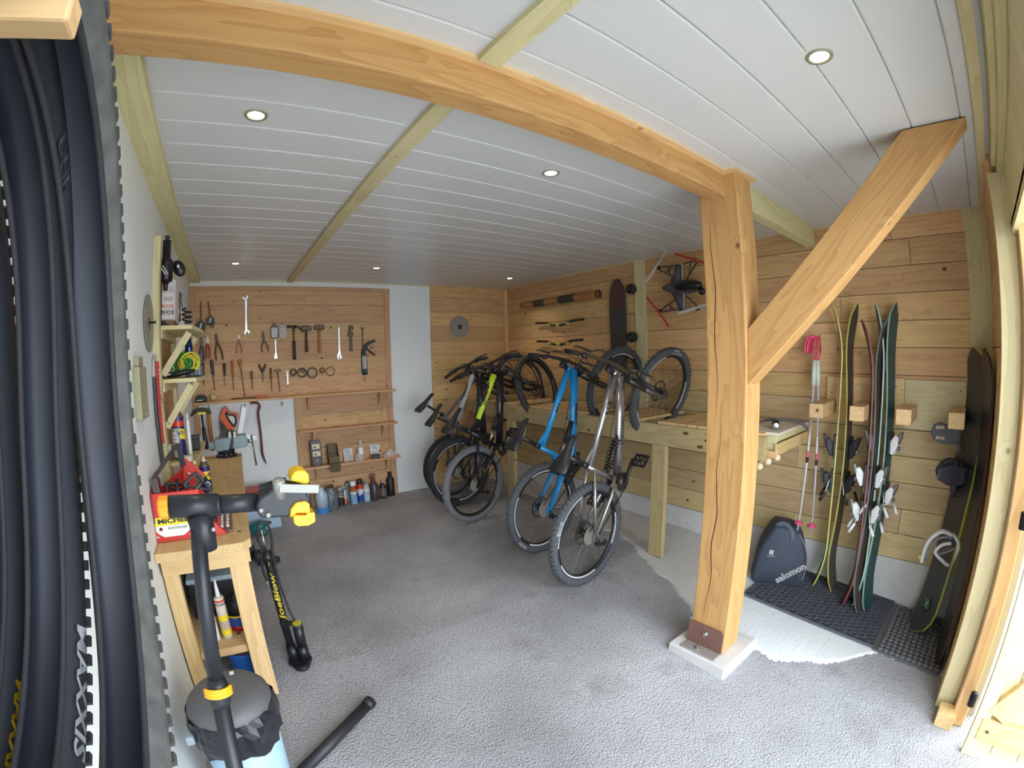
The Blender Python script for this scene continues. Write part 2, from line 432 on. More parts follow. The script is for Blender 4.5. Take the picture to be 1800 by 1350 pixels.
crack([(1.088+0.006*math.sin(i*0.7+2)+random.uniform(-0.002,0.002),1.2+i*0.05) for i in range(22)],0.005)
# steel foot
foot_m=plain('primer_red_steel',srgb(128,92,82),0.55,0.3,noise=0.25,scale=18)
F0=Vector((1.934,0.0,0))
MB().prism([(0.935,-0.02),(1.15,-0.02),(1.15,0.105),(1.135,0.12),(0.95,0.12),(0.935,0.105)],-0.006,0.0,Matrix(((0,0,1,1.936),(1,0,0,0),(0,1,0,0),(0,0,0,1)))).build('foot_plate',foot_m,post)
MB().box((1.86,0.935,-0.022),(1.936,1.15,-0.014)).build('base_flange',plain('galvanised',srgb(176,174,168),0.5,0.6),post,bevel=0.002)
for (x,y,z,d) in ((1.93,1.04,0.07,(-1,0,0)),(1.895,1.06,-0.014,(0,0,1))):
    MB().lathe([(0.016,0),(0.016,0.003),(0.010,0.003),(0.010,0.013),(0.006,0.013),(0.006,0.019)],axis_frame((x,y,z),d),n=6,smooth=False).build('bolt',STEEL,post)
# molding round the head of the post
MB().box((1.915,0.905,ZC-0.014),(2.125,0.93,ZC)).box((2.10,0.93,ZC-0.014),(2.125,1.05,ZC)).box((1.915,0.93,ZC-0.014),(1.94,0.99,ZC)).build('head_molding',spruce('X'),post)
pl_=MB().box((1.845,0.855,-0.12),(2.20,1.215,-0.022)).build('post_plinth',M_CONC,bevel=0.008); tag(pl_,'low square concrete pad under the timber post','plinth')
rebase(pl_,(2.02,1.03,-0.12))
pu=MB().box((2.10,0.98,2.262),(3.24,1.05,ZC)).build('roof_purlin',pale('X'),bevel=0.004); tag(pu,'pale green-tinted purlin between the post and the boarded right wall','beam')
# brace from the post to the front of the ceiling
P0=Vector((2.02,0.925,1.50)); P1=Vector((2.02,0.02,ZC+0.01))
mb=MB(); x0,x1=1.955,2.07
prof=[(0.93,1.645),(0.93,1.39),(-0.075,2.39),(0.175,2.39)]
mb.prism([(y,z) for y,z in prof],x0,x1,Matrix(((0,0,1,0),(1,0,0,0),(0,1,0,0),(0,0,0,1))))
br=mb.build('timber_brace',oak('X'),bevel=0.004)
ang=math.atan2(2.39-1.52,0.05-0.93)
# turn the brace's own axes so that the grain runs along it
Rm=frame((2.02,0.93,1.52),(0,0.05-0.93,2.39-1.52),(1,0,0)); br.data.transform(Rm.inverted()); br.matrix_world=Rm
tag(br,'slanting timber brace from the post up to the front of the ceiling','brace')
# ---- doorway at the front
FX=2.40
jamb=thing('door_frame','pale timber jamb boards lining the right side of the open doorway','frame',(2.38,-0.2,-0.18))
MB().box((2.375,-0.215,-0.165),(2.40,-0.132,2.30)).build('jamb_board',pale('Z'),jamb,bevel=0.002)
MB().box((2.385,-0.245,-0.18),(2.42,-0.215,2.06)).build('reveal_board',pale('Z'),jamb,bevel=0.002)
MB().box((2.30,-0.285,-0.18),(2.42,-0.222,2.06)).build('door_stop',spruce('Z'),jamb,bevel=0.004)
MB().box((2.24,-0.235,-0.185),(2.34,-0.15,-0.10)).build('foot_block',spruce('X'),jamb,bevel=0.003)
lin=thing('wall_front_lintel','x','wall',(0.9,-0.25,2.06))
for k in ('label','category'): del lin[k]
lin['kind']='structure'
for i in range(8):
    MB().box((-0.6+i*0.375,-0.33,2.055),(-0.6+(i+1)*0.375-0.002,-0.20,2.6)).build('plank',pale('Z'),lin,bevel=0.003)
MB().box((-0.6,-0.175,2.335),(2.42,-0.155,ZC)).box((-0.6,-0.20,2.30),(2.42,-0.175,ZC)).build('fascia_board',pale('X'),lin,bevel=0.003)
MB().box((-0.6,-0.135,ZC-0.025),(XR,-0.10,ZC)).build('trim_11',pale('X'),kind='structure')
MB().box((-0.6,-0.225,2.03),(2.42,-0.20,2.075)).build('trim_12',pale('X'),kind='structure')
# ---- ledged door leaf swung open, outside on the right
dl=thing('garage_door_leaf','pale boarded door leaf swung open outside the doorway','door',(2.16,-0.30,-0.185))
hd=Vector((-0.03,-1.0,0)).normalized(); nd=Vector((-hd.y,hd.x,0))*-1   # along the leaf; towards the viewer
DM=frame((2.165,-0.305,-0.185),hd,(0,0,1))     # local x along leaf, y up, z = normal
zf = -1 if (DM.to_3x3()@Vector((0,0,1))).x>0 else 1
for i in range(8):
    mb=MB().box((i*0.12+0.002,0.02,-0.012),((i+1)*0.12-0.002,2.15,0.012)); mb.v=[tuple(Vector(p)) for p in mb.v]
    o=mb.build('board',pale('Y'),None,bevel=0.004); o.parent=dl; o.matrix_local=Matrix.Translation(-Vector(dl.location))@DM
for (z0,z1) in ((0.10,0.22),(1.75,1.87)):
    o=MB().box((0.03,z0,0.012*zf),(0.94,z1,0.045*zf)).build('ledge',spruce('X'),None,bevel=0.005); o.parent=dl; o.matrix_local=Matrix.Translation(-Vector(dl.location))@DM
o=MB().box((0.0,0.0,0.012*zf),(0.06,2.15,0.04*zf)).build('stile',pale('Y'),None,bevel=0.004); o.parent=dl; o.matrix_local=Matrix.Translation(-Vector(dl.location))@DM
mb=MB().bar((0.08,0.24,0.028*zf),(0.9,1.72,0.028*zf),0.10,0.032,up=(0,0,1))
o=mb.build('diagonal_brace',spruce('Y'),None,bevel=0.004); o.parent=dl; o.matrix_local=Matrix.Translation(-Vector(dl.location))@DM
for x,z in ((0.07,0.16),(0.25,0.16),(0.45,0.16),(0.07,1.81),(0.3,1.81)):
    o=MB().lathe([(0.008,0),(0.008,0.003),(0.004,0.006)],Matrix.Translation((x,z,0.045*zf)) @ (Matrix.Rotation(PI,4,'X') if zf<0 else Matrix.Identity(4)),n=8).build('screw',DARKSTEEL,None); o.parent=dl; o.matrix_local=Matrix.Translation(-Vector(dl.location))@DM
for z in (0.0,0.9):
    hg=MB().lathe([(0.018,-0.035),(0.018,0.035)],Matrix.Translation((2.24,-0.278,0.03+z*0.95)),n=10).build('hinge',plain('black_iron',srgb(28,28,34),0.5,0.5),dl)
# ---- outside ground
gm=plain('pale_gravel',srgb(196,196,192),0.9,0,0.2,noise=0.35,bump=0.8,scale=90)
MB().box((-12,-16,-0.3),(16,-0.4,-0.21)).build('ground',gm,kind='structure')
# ---- recessed ceiling spots
M_BEZEL=plain('brushed_nickel',srgb(150,146,126),0.35,0.2)
M_LAMP=glow('lamp_lens',(1.0,0.93,0.72),26.0)
def spot(loc):
    t=thing('recessed_spotlight','x','light',loc)
    MB().lathe([(0.028,0.0),(0.030,-0.004),(0.040,-0.0045),(0.042,0.0)],None,n=28,caps=False).build('bezel',M_BEZEL,t,local=True)
    MB().lathe([(0.0,-0.0015),(0.024,-0.0015),(0.029,0.0)],None,n=24,caps=False).build('lens',M_LAMP,t,local=True)
    ld=bpy.data.lights.new('spot_lamp','SPOT'); ld.energy=13; ld.color=(1.0,0.88,0.68); ld.spot_size=math.radians(125); ld.spot_blend=1.0; ld.shadow_soft_size=0.02
    lo=bpy.data.objects.new('lamp',ld); COL.objects.link(lo); lo.parent=t; lo.location=(0,0,-0.012)
    return t
sp_pos=[(0.049,1.538),(1.326,1.5385),(1.304,0.293),(0.046,4.03),(1.3115,4.02),(2.832,4.046)]
sp_lab=['round recessed spotlight beside the left batten, behind the beam','round recessed spotlight behind the middle of the beam, left of the post','round recessed spotlight in front of the beam, the largest and nearest','small recessed spotlight above the tool board, near the left wall','small recessed spotlight near the back wall between board and white wall','small recessed spotlight in the far right corner above the bikes']
for (x,y),l in zip(sp_pos,sp_lab):
    t=spot((x,y,ZC)); t['label']=l; t['group']='recessed ceiling spotlights'

# ================================================================ tool board on the back wall
K=0.00605
TB=thing('tool_board','tall boarded tool panel with frame and tools, on the white back wall','board',(0.65,YB,0.0))
tz=[1.20,1.407,1.571,1.769,1.956,2.138,2.325]
for i in range(len(tz)-1):
    MB().box((-0.39,YB-0.02,tz[i]+0.002),(1.70,YB-0.002,tz[i+1]-0.001)).build('plank',toolwood('X'),TB,bevel=0.0015)
lz=[0.0,0.13,0.30,0.455,0.64,0.83,1.0,1.20]
for i in range(len(lz)-1):
    MB().box((0.63,YB-0.02,lz[i]+0.002),(1.70,YB-0.002,lz[i+1]-0.001)).build('plank',toolwood('X'),TB,bevel=0.0015)
def fr(a,b,ax): MB().box(a,b).build('frame_strip',toolwood(ax),TB,bevel=0.002)
fr((-0.395,YB-0.032,2.285),(1.716,YB-0.018,2.328),'X'); fr((-0.395,YB-0.032,1.2),(-0.345,YB-0.018,2.285),'Z')
fr((1.652,YB-0.032,0.0),(1.716,YB-0.018,2.285),'Z'); fr((0.62,YB-0.032,0.0),(0.70,YB-0.018,1.19),'Z')
fr((-0.395,YB-0.03,0.9),(-0.345,YB-0.002,1.19),'Z')
def wall_shelf(x0,x1,z,lab,brk):
    t=thing('wall_shelf',lab,'shelf',((x0+x1)/2,YB-0.02,z),'shelves on the tool board')
    MB().box((x0,YB-0.145,z-0.011),(x1,YB-0.0325,z+0.011)).build('board',toolwood('X'),t,bevel=0.003)
    for x in brk:
        MB().prism([(-0.12,-0.0115),(-0.0325,-0.0115),(-0.0325,-0.15),(-0.05,-0.15)],x-0.016,x+0.016,Matrix(((0,0,1,0),(1,0,0,YB),(0,1,0,z),(0,0,0,1)))).build('bracket',toolwood('Z'),t)
wall_shelf(-0.395,1.725,1.20,'long shelf under the hanging tools across the tool board',(0.77,1.56))
wall_shelf(0.635,1.725,0.840,'empty middle short shelf on the lower tool board',(0.80,1.58))
wall_shelf(0.640,1.735,0.455,'lowest short shelf holding packs of screws',(0.80,1.60))
def TF(p,ang=0): return frame(p,(math.cos(ang),0,math.sin(ang)),(-math.sin(ang),0,math.cos(ang)))
NAIL=plain('nail_steel',srgb(190,188,180),0.4,0.8)
def pr(out,M,t=0.008,z0=0.0): return MB().prism(out,z0,z0+t,M)
def arc(cx,cy,r,a0,a1,n=8): return [(cx+r*math.cos(math.radians(a0+(a1-a0)*i/n)),cy+r*math.sin(math.radians(a0+(a1-a0)*i/n))) for i in range(n+1)]
CHROME=plain('tool_chrome',srgb(205,205,205),0.3,0.9)
OLD=plain('aged_steel',srgb(92,78,66),0.5,0.7,noise=0.3)
G='hanging hand tools on the tool board'
# open-ended and adjustable spanners (jaw opening along +y of local frame)
def jaw(M,s,mat,name,parent,flip=1,tilt=0):
    o=[(-0.18*s,0.0)]+arc(0,0.45*s,0.5*s,205,90+38,8)+[(-0.2*s,0.5*s),(-0.06*s,0.3*s),(0.12*s,0.35*s),(0.2*s,0.62*s)]+arc(0,0.45*s,0.5*s,52,-25,8)+[(0.18*s,0.0)]
    o=[(x,y*flip) for x,y in o]
    if flip>0: o=o[::-1]
    return pr(o,M@Matrix.Rotation(tilt,4,'Z'),0.010).build(name,mat,parent,bevel=0.001)
def spanner(p,L,s,lab,mat=CHROME,both=True):
    t=thing('open_spanner',lab,'spanner',p,G); M=TF(p)
    pr([(-0.012,-L/2),(0.012,-L/2),(0.009,0),(0.012,L/2),(-0.012,L/2),(-0.009,0)],M,0.007).build('shank',mat,t,bevel=0.002)
    jaw(M@Matrix.Translation((0,L/2-0.005,-0.001)),s,mat,'jaw',t,1,0.25)
    if both: jaw(M@Matrix.Translation((0,-L/2+0.005,-0.001)),s,mat,'jaw',t,-1,0.25)
    else: MB().lathe([(0.010,0),(0.010,0.008)],M@Matrix.Translation((0,-L/2,0)),n=14).build('ring_end',mat,t)
    MB().lathe([(0.003,-0.03),(0.003,0.012),(0.005,0.013)],M@Matrix.Translation((0,L/2-0.002,0)),n=8).build('nail',NAIL,t)
spanner((0.164,4.800,2.041),0.31,0.055,'large chrome double open spanner hanging alone near the top')
spanner((0.567,4.800,1.384),0.13,0.034,'small pale open spanner hanging left of the metal rings',plain('pale_zinc',srgb(205,200,195),0.45,0.6),False)
def adjustable(p,L,s,lab,mat=CHROME):
    t=thing('adjustable_spanner',lab,'spanner',p,G); M=TF(p)
    pr([(-0.28*s,-L*0.28),(0.26*s,-L*0.28),(0.20*s,L*0.1),(0.27*s,L/2),(-0.27*s,L/2),(-0.2*s,L*0.1)],M,0.010).build('handle',mat,t,bevel=0.002)
    M2=M@Matrix.Translation((0,-L*0.28,-0.002))
    pr([(-0.3*s,0.02),(-0.62*s,-0.5*s),(-0.62*s,-1.1*s),(-0.3*s,-1.55*s),(-0.18*s,-1.5*s),(-0.22*s,-0.8*s),(0.30*s,-0.55*s),(0.3*s,0.02)],M2,0.016).build('fixed_jaw',mat,t,bevel=0.001)
    pr([(0.0,-0.78*s),(0.05*s,-1.5*s),(0.2*s,-1.45*s),(0.6*s,-0.95*s),(0.45*s,-0.45*s),(0.28*s,-0.5*s)],M2,0.012).build('moving_jaw',mat,t,bevel=0.001)
    MB().lathe([(0.14*s,-0.22*s),(0.14*s,0.22*s)],M2@Matrix.Translation((0.1*s,-0.4*s,0.010))@Matrix.Rotation(PI/2,4,'Y'),n=10).build('worm_screw',DARKSTEEL,t)
    MB().lathe([(0.003,-0.03),(0.003,0.014),(0.005,0.015)],M@Matrix.Translation((0,L/2-0.012,0)),n=8).build('nail',NAIL,t)
adjustable((0.457,4.800,1.689),0.20,0.028,'small chrome adjustable spanner under the blister packs')
adjustable((1.129,4.800,1.728),0.36,0.046,'large chrome adjustable spanner hanging jaw downwards beside the hammers')
# pliers
def pliers(p,L,lab,hm,jm,spread=0.5,nose=0.33,ang=0.0,slim=1.0):
    t=thing('pliers',lab,'pliers',p,G); M=TF(p,ang); w=0.014*slim; a=L*nose; hl=L-a
    for s in (-1,1):
        z=0.002 if s>0 else -0.004
        jo=[(0.002*s,a),(0.010*s*slim,a*0.9),(w*1.25*s,a*0.25),(w*s,-0.01),(-w*0.6*s,-0.012),(-0.001*s,a*0.3)]
        if s>0: jo=jo
        pr(jo[::1] if s<0 else jo,M,0.009,z).build('jaw',jm,t,bevel=0.001)
        q=[M@Vector((-s*w*0.3,-0.005,z+0.006)),M@Vector((s*w*0.9,-hl*0.25,z+0.006)),M@Vector((s*spread*hl*0.32,-hl*0.6,z+0.006)),M@Vector((s*spread*hl*0.34,-hl,z+0.006))]
        MB().tube(smooth_path(q,4),[0.006*slim+0.004]*4+[0.009*slim]*9,8).build('handle',hm,t)
    MB().lathe([(0.006,0),(0.006,0.010)],M@Matrix.Translation((0,0,0.004)),n=10).build('pivot',STEEL,t)
    MB().lathe([(0.002,-0.03),(0.002,0.016)],M@Matrix.Translation((0,-0.03,0)),n=6).build('nail',NAIL,t)
RED=plain('red_grip',srgb(150,64,50),0.5); DBLUE=plain('dark_blue_grip',srgb(52,52,66),0.5)
pliers((-0.285,4.795,1.760),0.24,'dark blue gripped cutting pliers, first in the row, by the wall shelf',DBLUE,DARKSTEEL,0.35)
pliers((-0.223,4.795,1.774),0.22,'pliers with dull red grips, second in the row',RED,plain('plier_zinc',srgb(168,156,140),0.4,0.8),0.35)
pliers((-0.132,4.795,1.799),0.26,'long dark water pump pliers with rusty handles, jaw turned left',plain('rusty_grip',srgb(96,62,44),0.6),OLD,0.5,0.25,0.12)
pliers((0.088,4.795,1.803),0.19,'slim bare steel pliers with tan handles hanging alone under the large spanner',plain('tan_grip',srgb(164,116,86),0.6),plain('plier_zinc',srgb(168,156,140),0.4,0.8),0.55,0.25,0.0,0.7)
pliers((0.337,4.795,1.795),0.21,'olive needle nose pliers hanging wide open left of the blister packs',plain('olive_grip',srgb(92,78,50),0.55),OLD,0.75,0.4,0.1,0.8)
# blister packs
def blister(p,lab,edge,face):
    t=thing('blister_pack',lab,'packet',p,'blister packs on the tool board'); M=TF(p); w,h=0.038,0.066
    pr([(-w,-h),(w,-h),(w,h*0.8),(w*0.5,h),(-w*0.5,h),(-w,h*0.8)],M,0.012,-0.006).build('card',edge,t,bevel=0.002)
    pr([(-w*0.78,-h*0.85),(w*0.78,-h*0.85),(w*0.78,h*0.62),(-w*0.78,h*0.62)],M,0.010,0.006).build('label',face,t,bevel=0.004)
    MB().torus(M@Vector((0,h+0.008,0)),(0,1,0),0.012,0.003,14,6).build('hanger',edge,t)
    mb=MB()
    for i in range(5): mb.box((-w*0.6,-h*0.6+i*0.018,0.0161),(w*0.6*(1-0.15*(i%3)),-h*0.6+i*0.018+0.005,0.0165),M)
    mb.build('print',plain('grey_print',srgb(110,110,116),0.6),t)
blister((0.447,4.798,1.867),'white labelled blister pack in a dark case, left of the pair',plain('case_navy',srgb(56,54,66),0.4),plain('label_white',srgb(214,214,212),0.5))
blister((0.535,4.798,1.868),'pale grey blister pack beside the claw hammer, right of the pair',plain('case_grey',srgb(168,164,166),0.4),plain('label_pale',srgb(196,190,192),0.5))
# hammers
def hammer(p,L,lab,kind,hm,ang=0.0):
    t=thing('hammer',lab,'hammer',p,G); M=TF(p,ang)
    if kind=='claw':
        MB().tube([M@Vector((0,0.0,0.01)),M@Vector((0,-L*0.45,0.01))],0.009,10).build('shaft',plain('dull_shaft',srgb(120,108,96),0.4,0.8),t)
        MB().tube([M@Vector((0,-L*0.42,0.01)),M@Vector((0,-L*0.5,0.01)),M@Vector((0,-L*0.8,0.01)),M@Vector((0,-L,0.01))],[0.014,0.017,0.016,0.019],12).build('grip',hm,t)
        mb=MB(); mb.tube([M@Vector((-0.066,0.016,0.01)),M@Vector((-0.050,0.016,0.01)),M@Vector((-0.048,0.015,0.01)),M@Vector((-0.02,0.014,0.01)),M@Vector((0.02,0.014,0.01))],[0.019,0.019,0.013,0.014,0.017],12)
        for s in (-1,1): mb.tube([M@Vector((0.01,0.016,0.01+s*0.006)),M@Vector((0.045,0.012,0.01+s*0.009)),M@Vector((0.075,-0.012,0.01+s*0.011)),M@Vector((0.095,-0.045,0.01+s*0.012))],[0.014,0.012,0.008,0.004],8)
        mb.build('head',OLD,t)
    else:
        w=0.052
        MB().tube([M@Vector((0,0.03,0.012)),M@Vector((0,-L*0.4,0.012)),M@Vector((0,-L*0.75,0.012)),M@Vector((0,-L,0.012))],[0.010,0.012,0.016,0.015],12,flat=(1,1.25)).build('shaft',hm,t)
        pr([(-w,-0.022),(w,-0.022),(w,0.016),(w*0.8,0.024),(-w*0.8,0.024),(-w,0.016)],M,0.044,-0.008).build('head',OLD,t,bevel=0.005)
    for s in (-1,1): MB().lathe([(0.003,-0.03),(0.003,0.03)],M@Matrix.Translation((s*0.022,-0.026,0)),n=6).build('nail',NAIL,t)
hammer((0.646,4.785,1.897),0.32,'claw hammer with a steel shaft and dark brown rubber grip','claw',plain('brown_grip',srgb(58,36,34),0.55))
hammer((0.776,4.785,1.892),0.245,'club hammer with a dark red-brown handle, middle of the three hammers','club',wood('dark_handle',srgb(96,56,46),srgb(62,34,28),srgb(40,24,20),'Z'))
hammer((0.915,4.785,1.899),0.265,'club hammer with a bare wooden handle, right of the three hammers','club',wood('ash_handle',srgb(180,124,72),srgb(138,88,48),srgb(80,50,30),'Z'))
# pipe wrench
p=(1.260,4.795,1.810); t=thing('pipe_wrench','rusty pipe wrench hanging right of the large adjustable spanner','wrench',p,G); M=TF(p)
pr([(-0.012,-0.17),(0.012,-0.17),(0.016,-0.15),(0.012,0.02),(-0.014,0.02),(-0.016,-0.15)],M,0.014).build('handle',OLD,t,bevel=0.003)
pr([(-0.022,-0.01),(0.026,-0.01),(0.026,0.012),(-0.02,0.035),(-0.036,0.03),(-0.036,0.0)],M,0.022,-0.003).build('collar',OLD,t,bevel=0.003)
pr([(-0.022,0.03),(0.0,0.02),(0.002,0.06),(0.03,0.062),(0.034,0.084),(0.01,0.112),(-0.012,0.112),(-0.022,0.095)],M,0.016).build('hook_jaw',OLD,t,bevel=0.003)
pr([(0.004,0.012),(0.026,0.012),(0.03,0.036),(0.006,0.036)],M,0.016).build('heel_jaw',OLD,t,bevel=0.002)
# caulking gun with its rod
p=(1.399,4.790,1.518); t=thing('caulking_gun','dark green caulking gun holding a cartridge, hung on a long rod','gun',p,G); M=TF(p)
GREEN=plain('dark_green_paint',srgb(40,66,68),0.5)
MB().tube([M@Vector((-0.012,0.37,0.01)),M@Vector((-0.006,0.12,0.01))],0.005,8).build('push_rod',plain('rust_rod',srgb(120,84,58),0.5,0.5),t)
MB().tube([M@Vector((-0.026,0.365,0.01)),M@Vector((-0.012,0.375,0.01)),M@Vector((0.006,0.36,0.01))],0.005,8).build('rod_hook',OLD,t)
pr([(-0.03,-0.13),(0.036,-0.13),(0.036,0.09),(-0.03,0.12)],M,0.02,-0.012).build('cradle',GREEN,t,bevel=0.006)
MB().lathe([(0.026,-0.12),(0.026,0.07)],M@Matrix.Translation((0.002,0,0.012))@Matrix.Rotation(-PI/2,4,'X'),n=16).build('cartridge',plain('cartridge_grey',srgb(170,172,172),0.4),t)
MB().lathe([(0.028,-0.135),(0.028,-0.07),(0.02,-0.065)],M@Matrix.Translation((0.004,0,0.012))@Matrix.Rotation(-PI/2,4,'X'),n=16).build('end_cap',GREEN,t)
MB().lathe([(0.006,0.13),(0.010,0.135),(0.003,0.21)],M@Matrix.Translation((0.006,0,0.012))@Matrix.Rotation(PI/2,4,'X'),n=10).build('nozzle',plain('nozzle_cream',srgb(220,190,140),0.5),t)
MB().tube([M@Vector((-0.012,0.09,0.01)),M@Vector((0.005,0.16,0.01)),M@Vector((0.05,0.205,0.01)),M@Vector((0.13,0.235,0.01))],[0.022,0.022,0.018,0.010],10).build('grip',GREEN,t)
MB().tube([M@Vector((0.03,0.15,0.01)),M@Vector((0.075,0.11,0.01)),M@Vector((0.125,0.075,0.01))],[0.010,0.010,0.009],8).build('trigger',BLACK,t)
# screwdrivers
def driver(p,hl,bl,hr,lab,hm,bm=None,ang=0.0,ball=False,name='screwdriver'):
    t=thing(name,lab,'screwdriver',p,G); M=TF(p,ang)@Matrix.Rotation(PI/2,4,'X')   # local z points down the board
    bm=bm or OLD
    if ball: MB().lathe([(0.001,-0.004),(hr*1.5,0.004),(hr*1.9,0.02),(hr*1.5,0.038),(hr*0.8,0.05),(hr*0.6,hl*0.7),(hr*0.8,hl)],M@Matrix.Translation((0,0.012,0)),n=14).build('handle',hm,t)
    else: MB().lathe([(hr*0.6,0),(hr,0.006),(hr,hl*0.5),(hr*0.75,hl*0.72),(hr*0.95,hl*0.85),(hr*0.6,hl)],M@Matrix.Translation((0,0.012,0)),n=12).build('handle',hm,t)
    MB().lathe([(0.004,hl-0.002),(0.004,hl+bl*0.85),(0.006,hl+bl*0.93),(0.003,hl+bl)],M@Matrix.Translation((0,0.012,0)),n=8).build('blade',bm,t)
    MB().tube([M@Vector((-0.02,-0.012,hl*0.95)),M@Vector((-0.014,0.018,hl*0.97)),M@Vector((0.014,0.018,hl*0.97)),M@Vector((0.02,-0.012,hl*0.95))],0.002,6).build('wire_hanger',NAIL,t)
HB=plain('handle_black',srgb(40,34,34),0.5); HR=plain('handle_brown',srgb(122,66,40),0.5)
driver((-0.278,4.800,1.590),0.12,0.10,0.014,'black screwdriver at the left end of the lower row, half behind the wall shelf',HB)
driver((-0.190,4.800,1.613),0.15,0.15,0.016,'long screwdriver with a dark grey handle, second in the lower row',plain('handle_charcoal',srgb(58,54,56),0.5),None,0.06)
driver((-0.067,4.800,1.572),0.12,0.10,0.014,'screwdriver with a black and bronze handle, third in the lower row',HB,plain('brass_blade',srgb(190,150,100),0.4,0.7))
driver((0.013,4.800,1.599),0.14,0.15,0.014,'wooden handled screwdriver with a steel cap, fourth in the lower row',wood('beech_handle',srgb(176,116,70),srgb(140,84,46),srgb(90,54,32),'Z'),OLD)
driver((0.087,4.800,1.601),0.11,0.26,0.013,'very long screwdriver with a round ball wooden handle',wood('beech_handle',srgb(176,116,70),srgb(140,84,46),srgb(90,54,32),'Z'),None,0.1,True)
driver((0.202,4.800,1.483),0.08,0.10,0.013,'stubby screwdriver with a small red-brown handle, hanging alone',HR)
driver((0.397,4.800,1.502),0.11,0.12,0.013,'screwdriver with a brown handle right of the secateurs',HR)
# secateurs
p=(0.313,4.800,1.460); t=thing('secateurs','small secateurs with one purple and one green handle','secateurs',p,G); M=TF(p)
for s,c in ((-1,(84,44,62)),(1,(62,66,52))):
    MB().tube([M@Vector((0,0,0.01)),M@Vector((s*0.014,0.035,0.01)),M@Vector((s*0.035,0.085,0.01))],[0.008,0.012,0.010],10).build('handle',plain('sec_%d'%s,srgb(*c),0.5),t)
    pr([(0,0.005),(s*0.012,-0.02),(s*0.004,-0.09),(0,-0.10)][::s],M,0.004,0.008+s*0.002).build('blade',OLD,t)
# spoke key / T-key
p=(0.468,4.800,1.470); t=thing('tee_key','grey steel tee-handled key hanging between screwdriver and spanner','key',p,G); M=TF(p,0.06)
MB().tube([M@Vector((-0.036,-0.004,0.01)),M@Vector((-0.02,0.008,0.01)),M@Vector((0.02,0.008,0.01)),M@Vector((0.036,-0.004,0.01))],0.009,10).build('handle',plain('key_grey',srgb(128,118,112),0.5,0.5),t)
MB().tube([M@Vector((0,0.0,0.01)),M@Vector((0,-0.09,0.01)),M@Vector((0,-0.22,0.01))],[0.008,0.007,0.004],8).build('shank',plain('key_grey',srgb(128,118,112),0.5,0.5),t)
# tape measures hanging from their extended tapes
def tape(p,q,lab,r):
    t=thing('tape_measure',lab,'tape measure',q,'black tape measures hanging by their tapes'); M=TF(q,0.15)
    MB().bar(p,Vector(q)+Vector((0,0,r*0.8)),0.016,0.002,up=(0,1,0)).build('tape',plain('tape_brown',srgb(110,66,34),0.5),t)
    pr([(-r*0.9,-r)]+[(r*0.7,-r),(r,-r*0.5)]+arc(0,0,r,-10,180,10)+[(-r,-r*0.6)],M,0.035,-0.004).build('case',plain('tape_black',srgb(34,32,30),0.35),t,bevel=0.006)
    MB().box((-r*0.15,-r*0.5,0.0312),(r*0.1,r*0.6,0.0316),M@Matrix.Rotation(-0.4,4,'Z')).build('print',WHITE,t)
    MB().torus(M@Vector((r*0.2,-r*1.35,0.01)),(0,1,0),r*0.38,0.004,16,6).build('wrist_loop',BLACK,t)
    MB().lathe([(0.003,-0.03),(0.003,0.01),(0.006,0.011)],axis_frame(p,(0,-1,0)),n=8).build('nail',NAIL,t)
tape((-0.285,4.798,2.179),(-0.283,4.785,1.941),'black tape measure hanging lower, next to the frame',0.045)
tape((-0.212,4.798,2.178),(-0.190,4.785,1.988),'black tape measure hanging higher, right of its twin',0.040)
# rings and sockets on nails
def ring(p,R,r,lab,mat):
    o=MB().torus(p,(0.0,1,0.05),R,r,32,8).build('metal_ring',mat); tag(o,lab,'ring','rings on the tool board'); rebase(o,p)
ring((0.629,4.795,1.447),0.029,0.010,'smallest thick dark ring, left end of the ring row',OLD)
ring((0.721,4.795,1.440),0.044,0.007,'dark ring with a smaller bush inside it, second in the ring row',OLD)
ring((0.728,4.800,1.457),0.017,0.007,'small dark bush hanging inside the second ring',DARKSTEEL)
ring((0.829,4.795,1.432),0.050,0.0075,'largest dark ring, third in the ring row',OLD)
ring((0.936,4.795,1.453),0.024,0.008,'small brown ring between two large rings',plain('ring_brown',srgb(110,72,48),0.5,0.5))
ring((1.024,4.795,1.437),0.045,0.004,'thin brown wire ring, fifth in the ring row',plain('ring_brown',srgb(110,72,48),0.5,0.5))
ring((1.190,4.795,1.435),0.046,0.0055,'pale wooden ring at the right end of the ring row',plain('ring_wood',srgb(212,176,130),0.6))
# row of loose nails
for i,(p) in enumerate(((-0.105,4.810,2.184),(0.008,4.810,2.166),(0.054,4.810,2.171),(0.202,4.810,1.783),(0.243,4.810,1.782),(0.522,4.810,1.785),(1.540,4.810,1.306))):
    MB().lathe([(0.002,0),(0.002,0.03),(0.005,0.031),(0.005,0.033)],axis_frame(p,(0,-1,0)),n=8).build('nail',NAIL,TB)
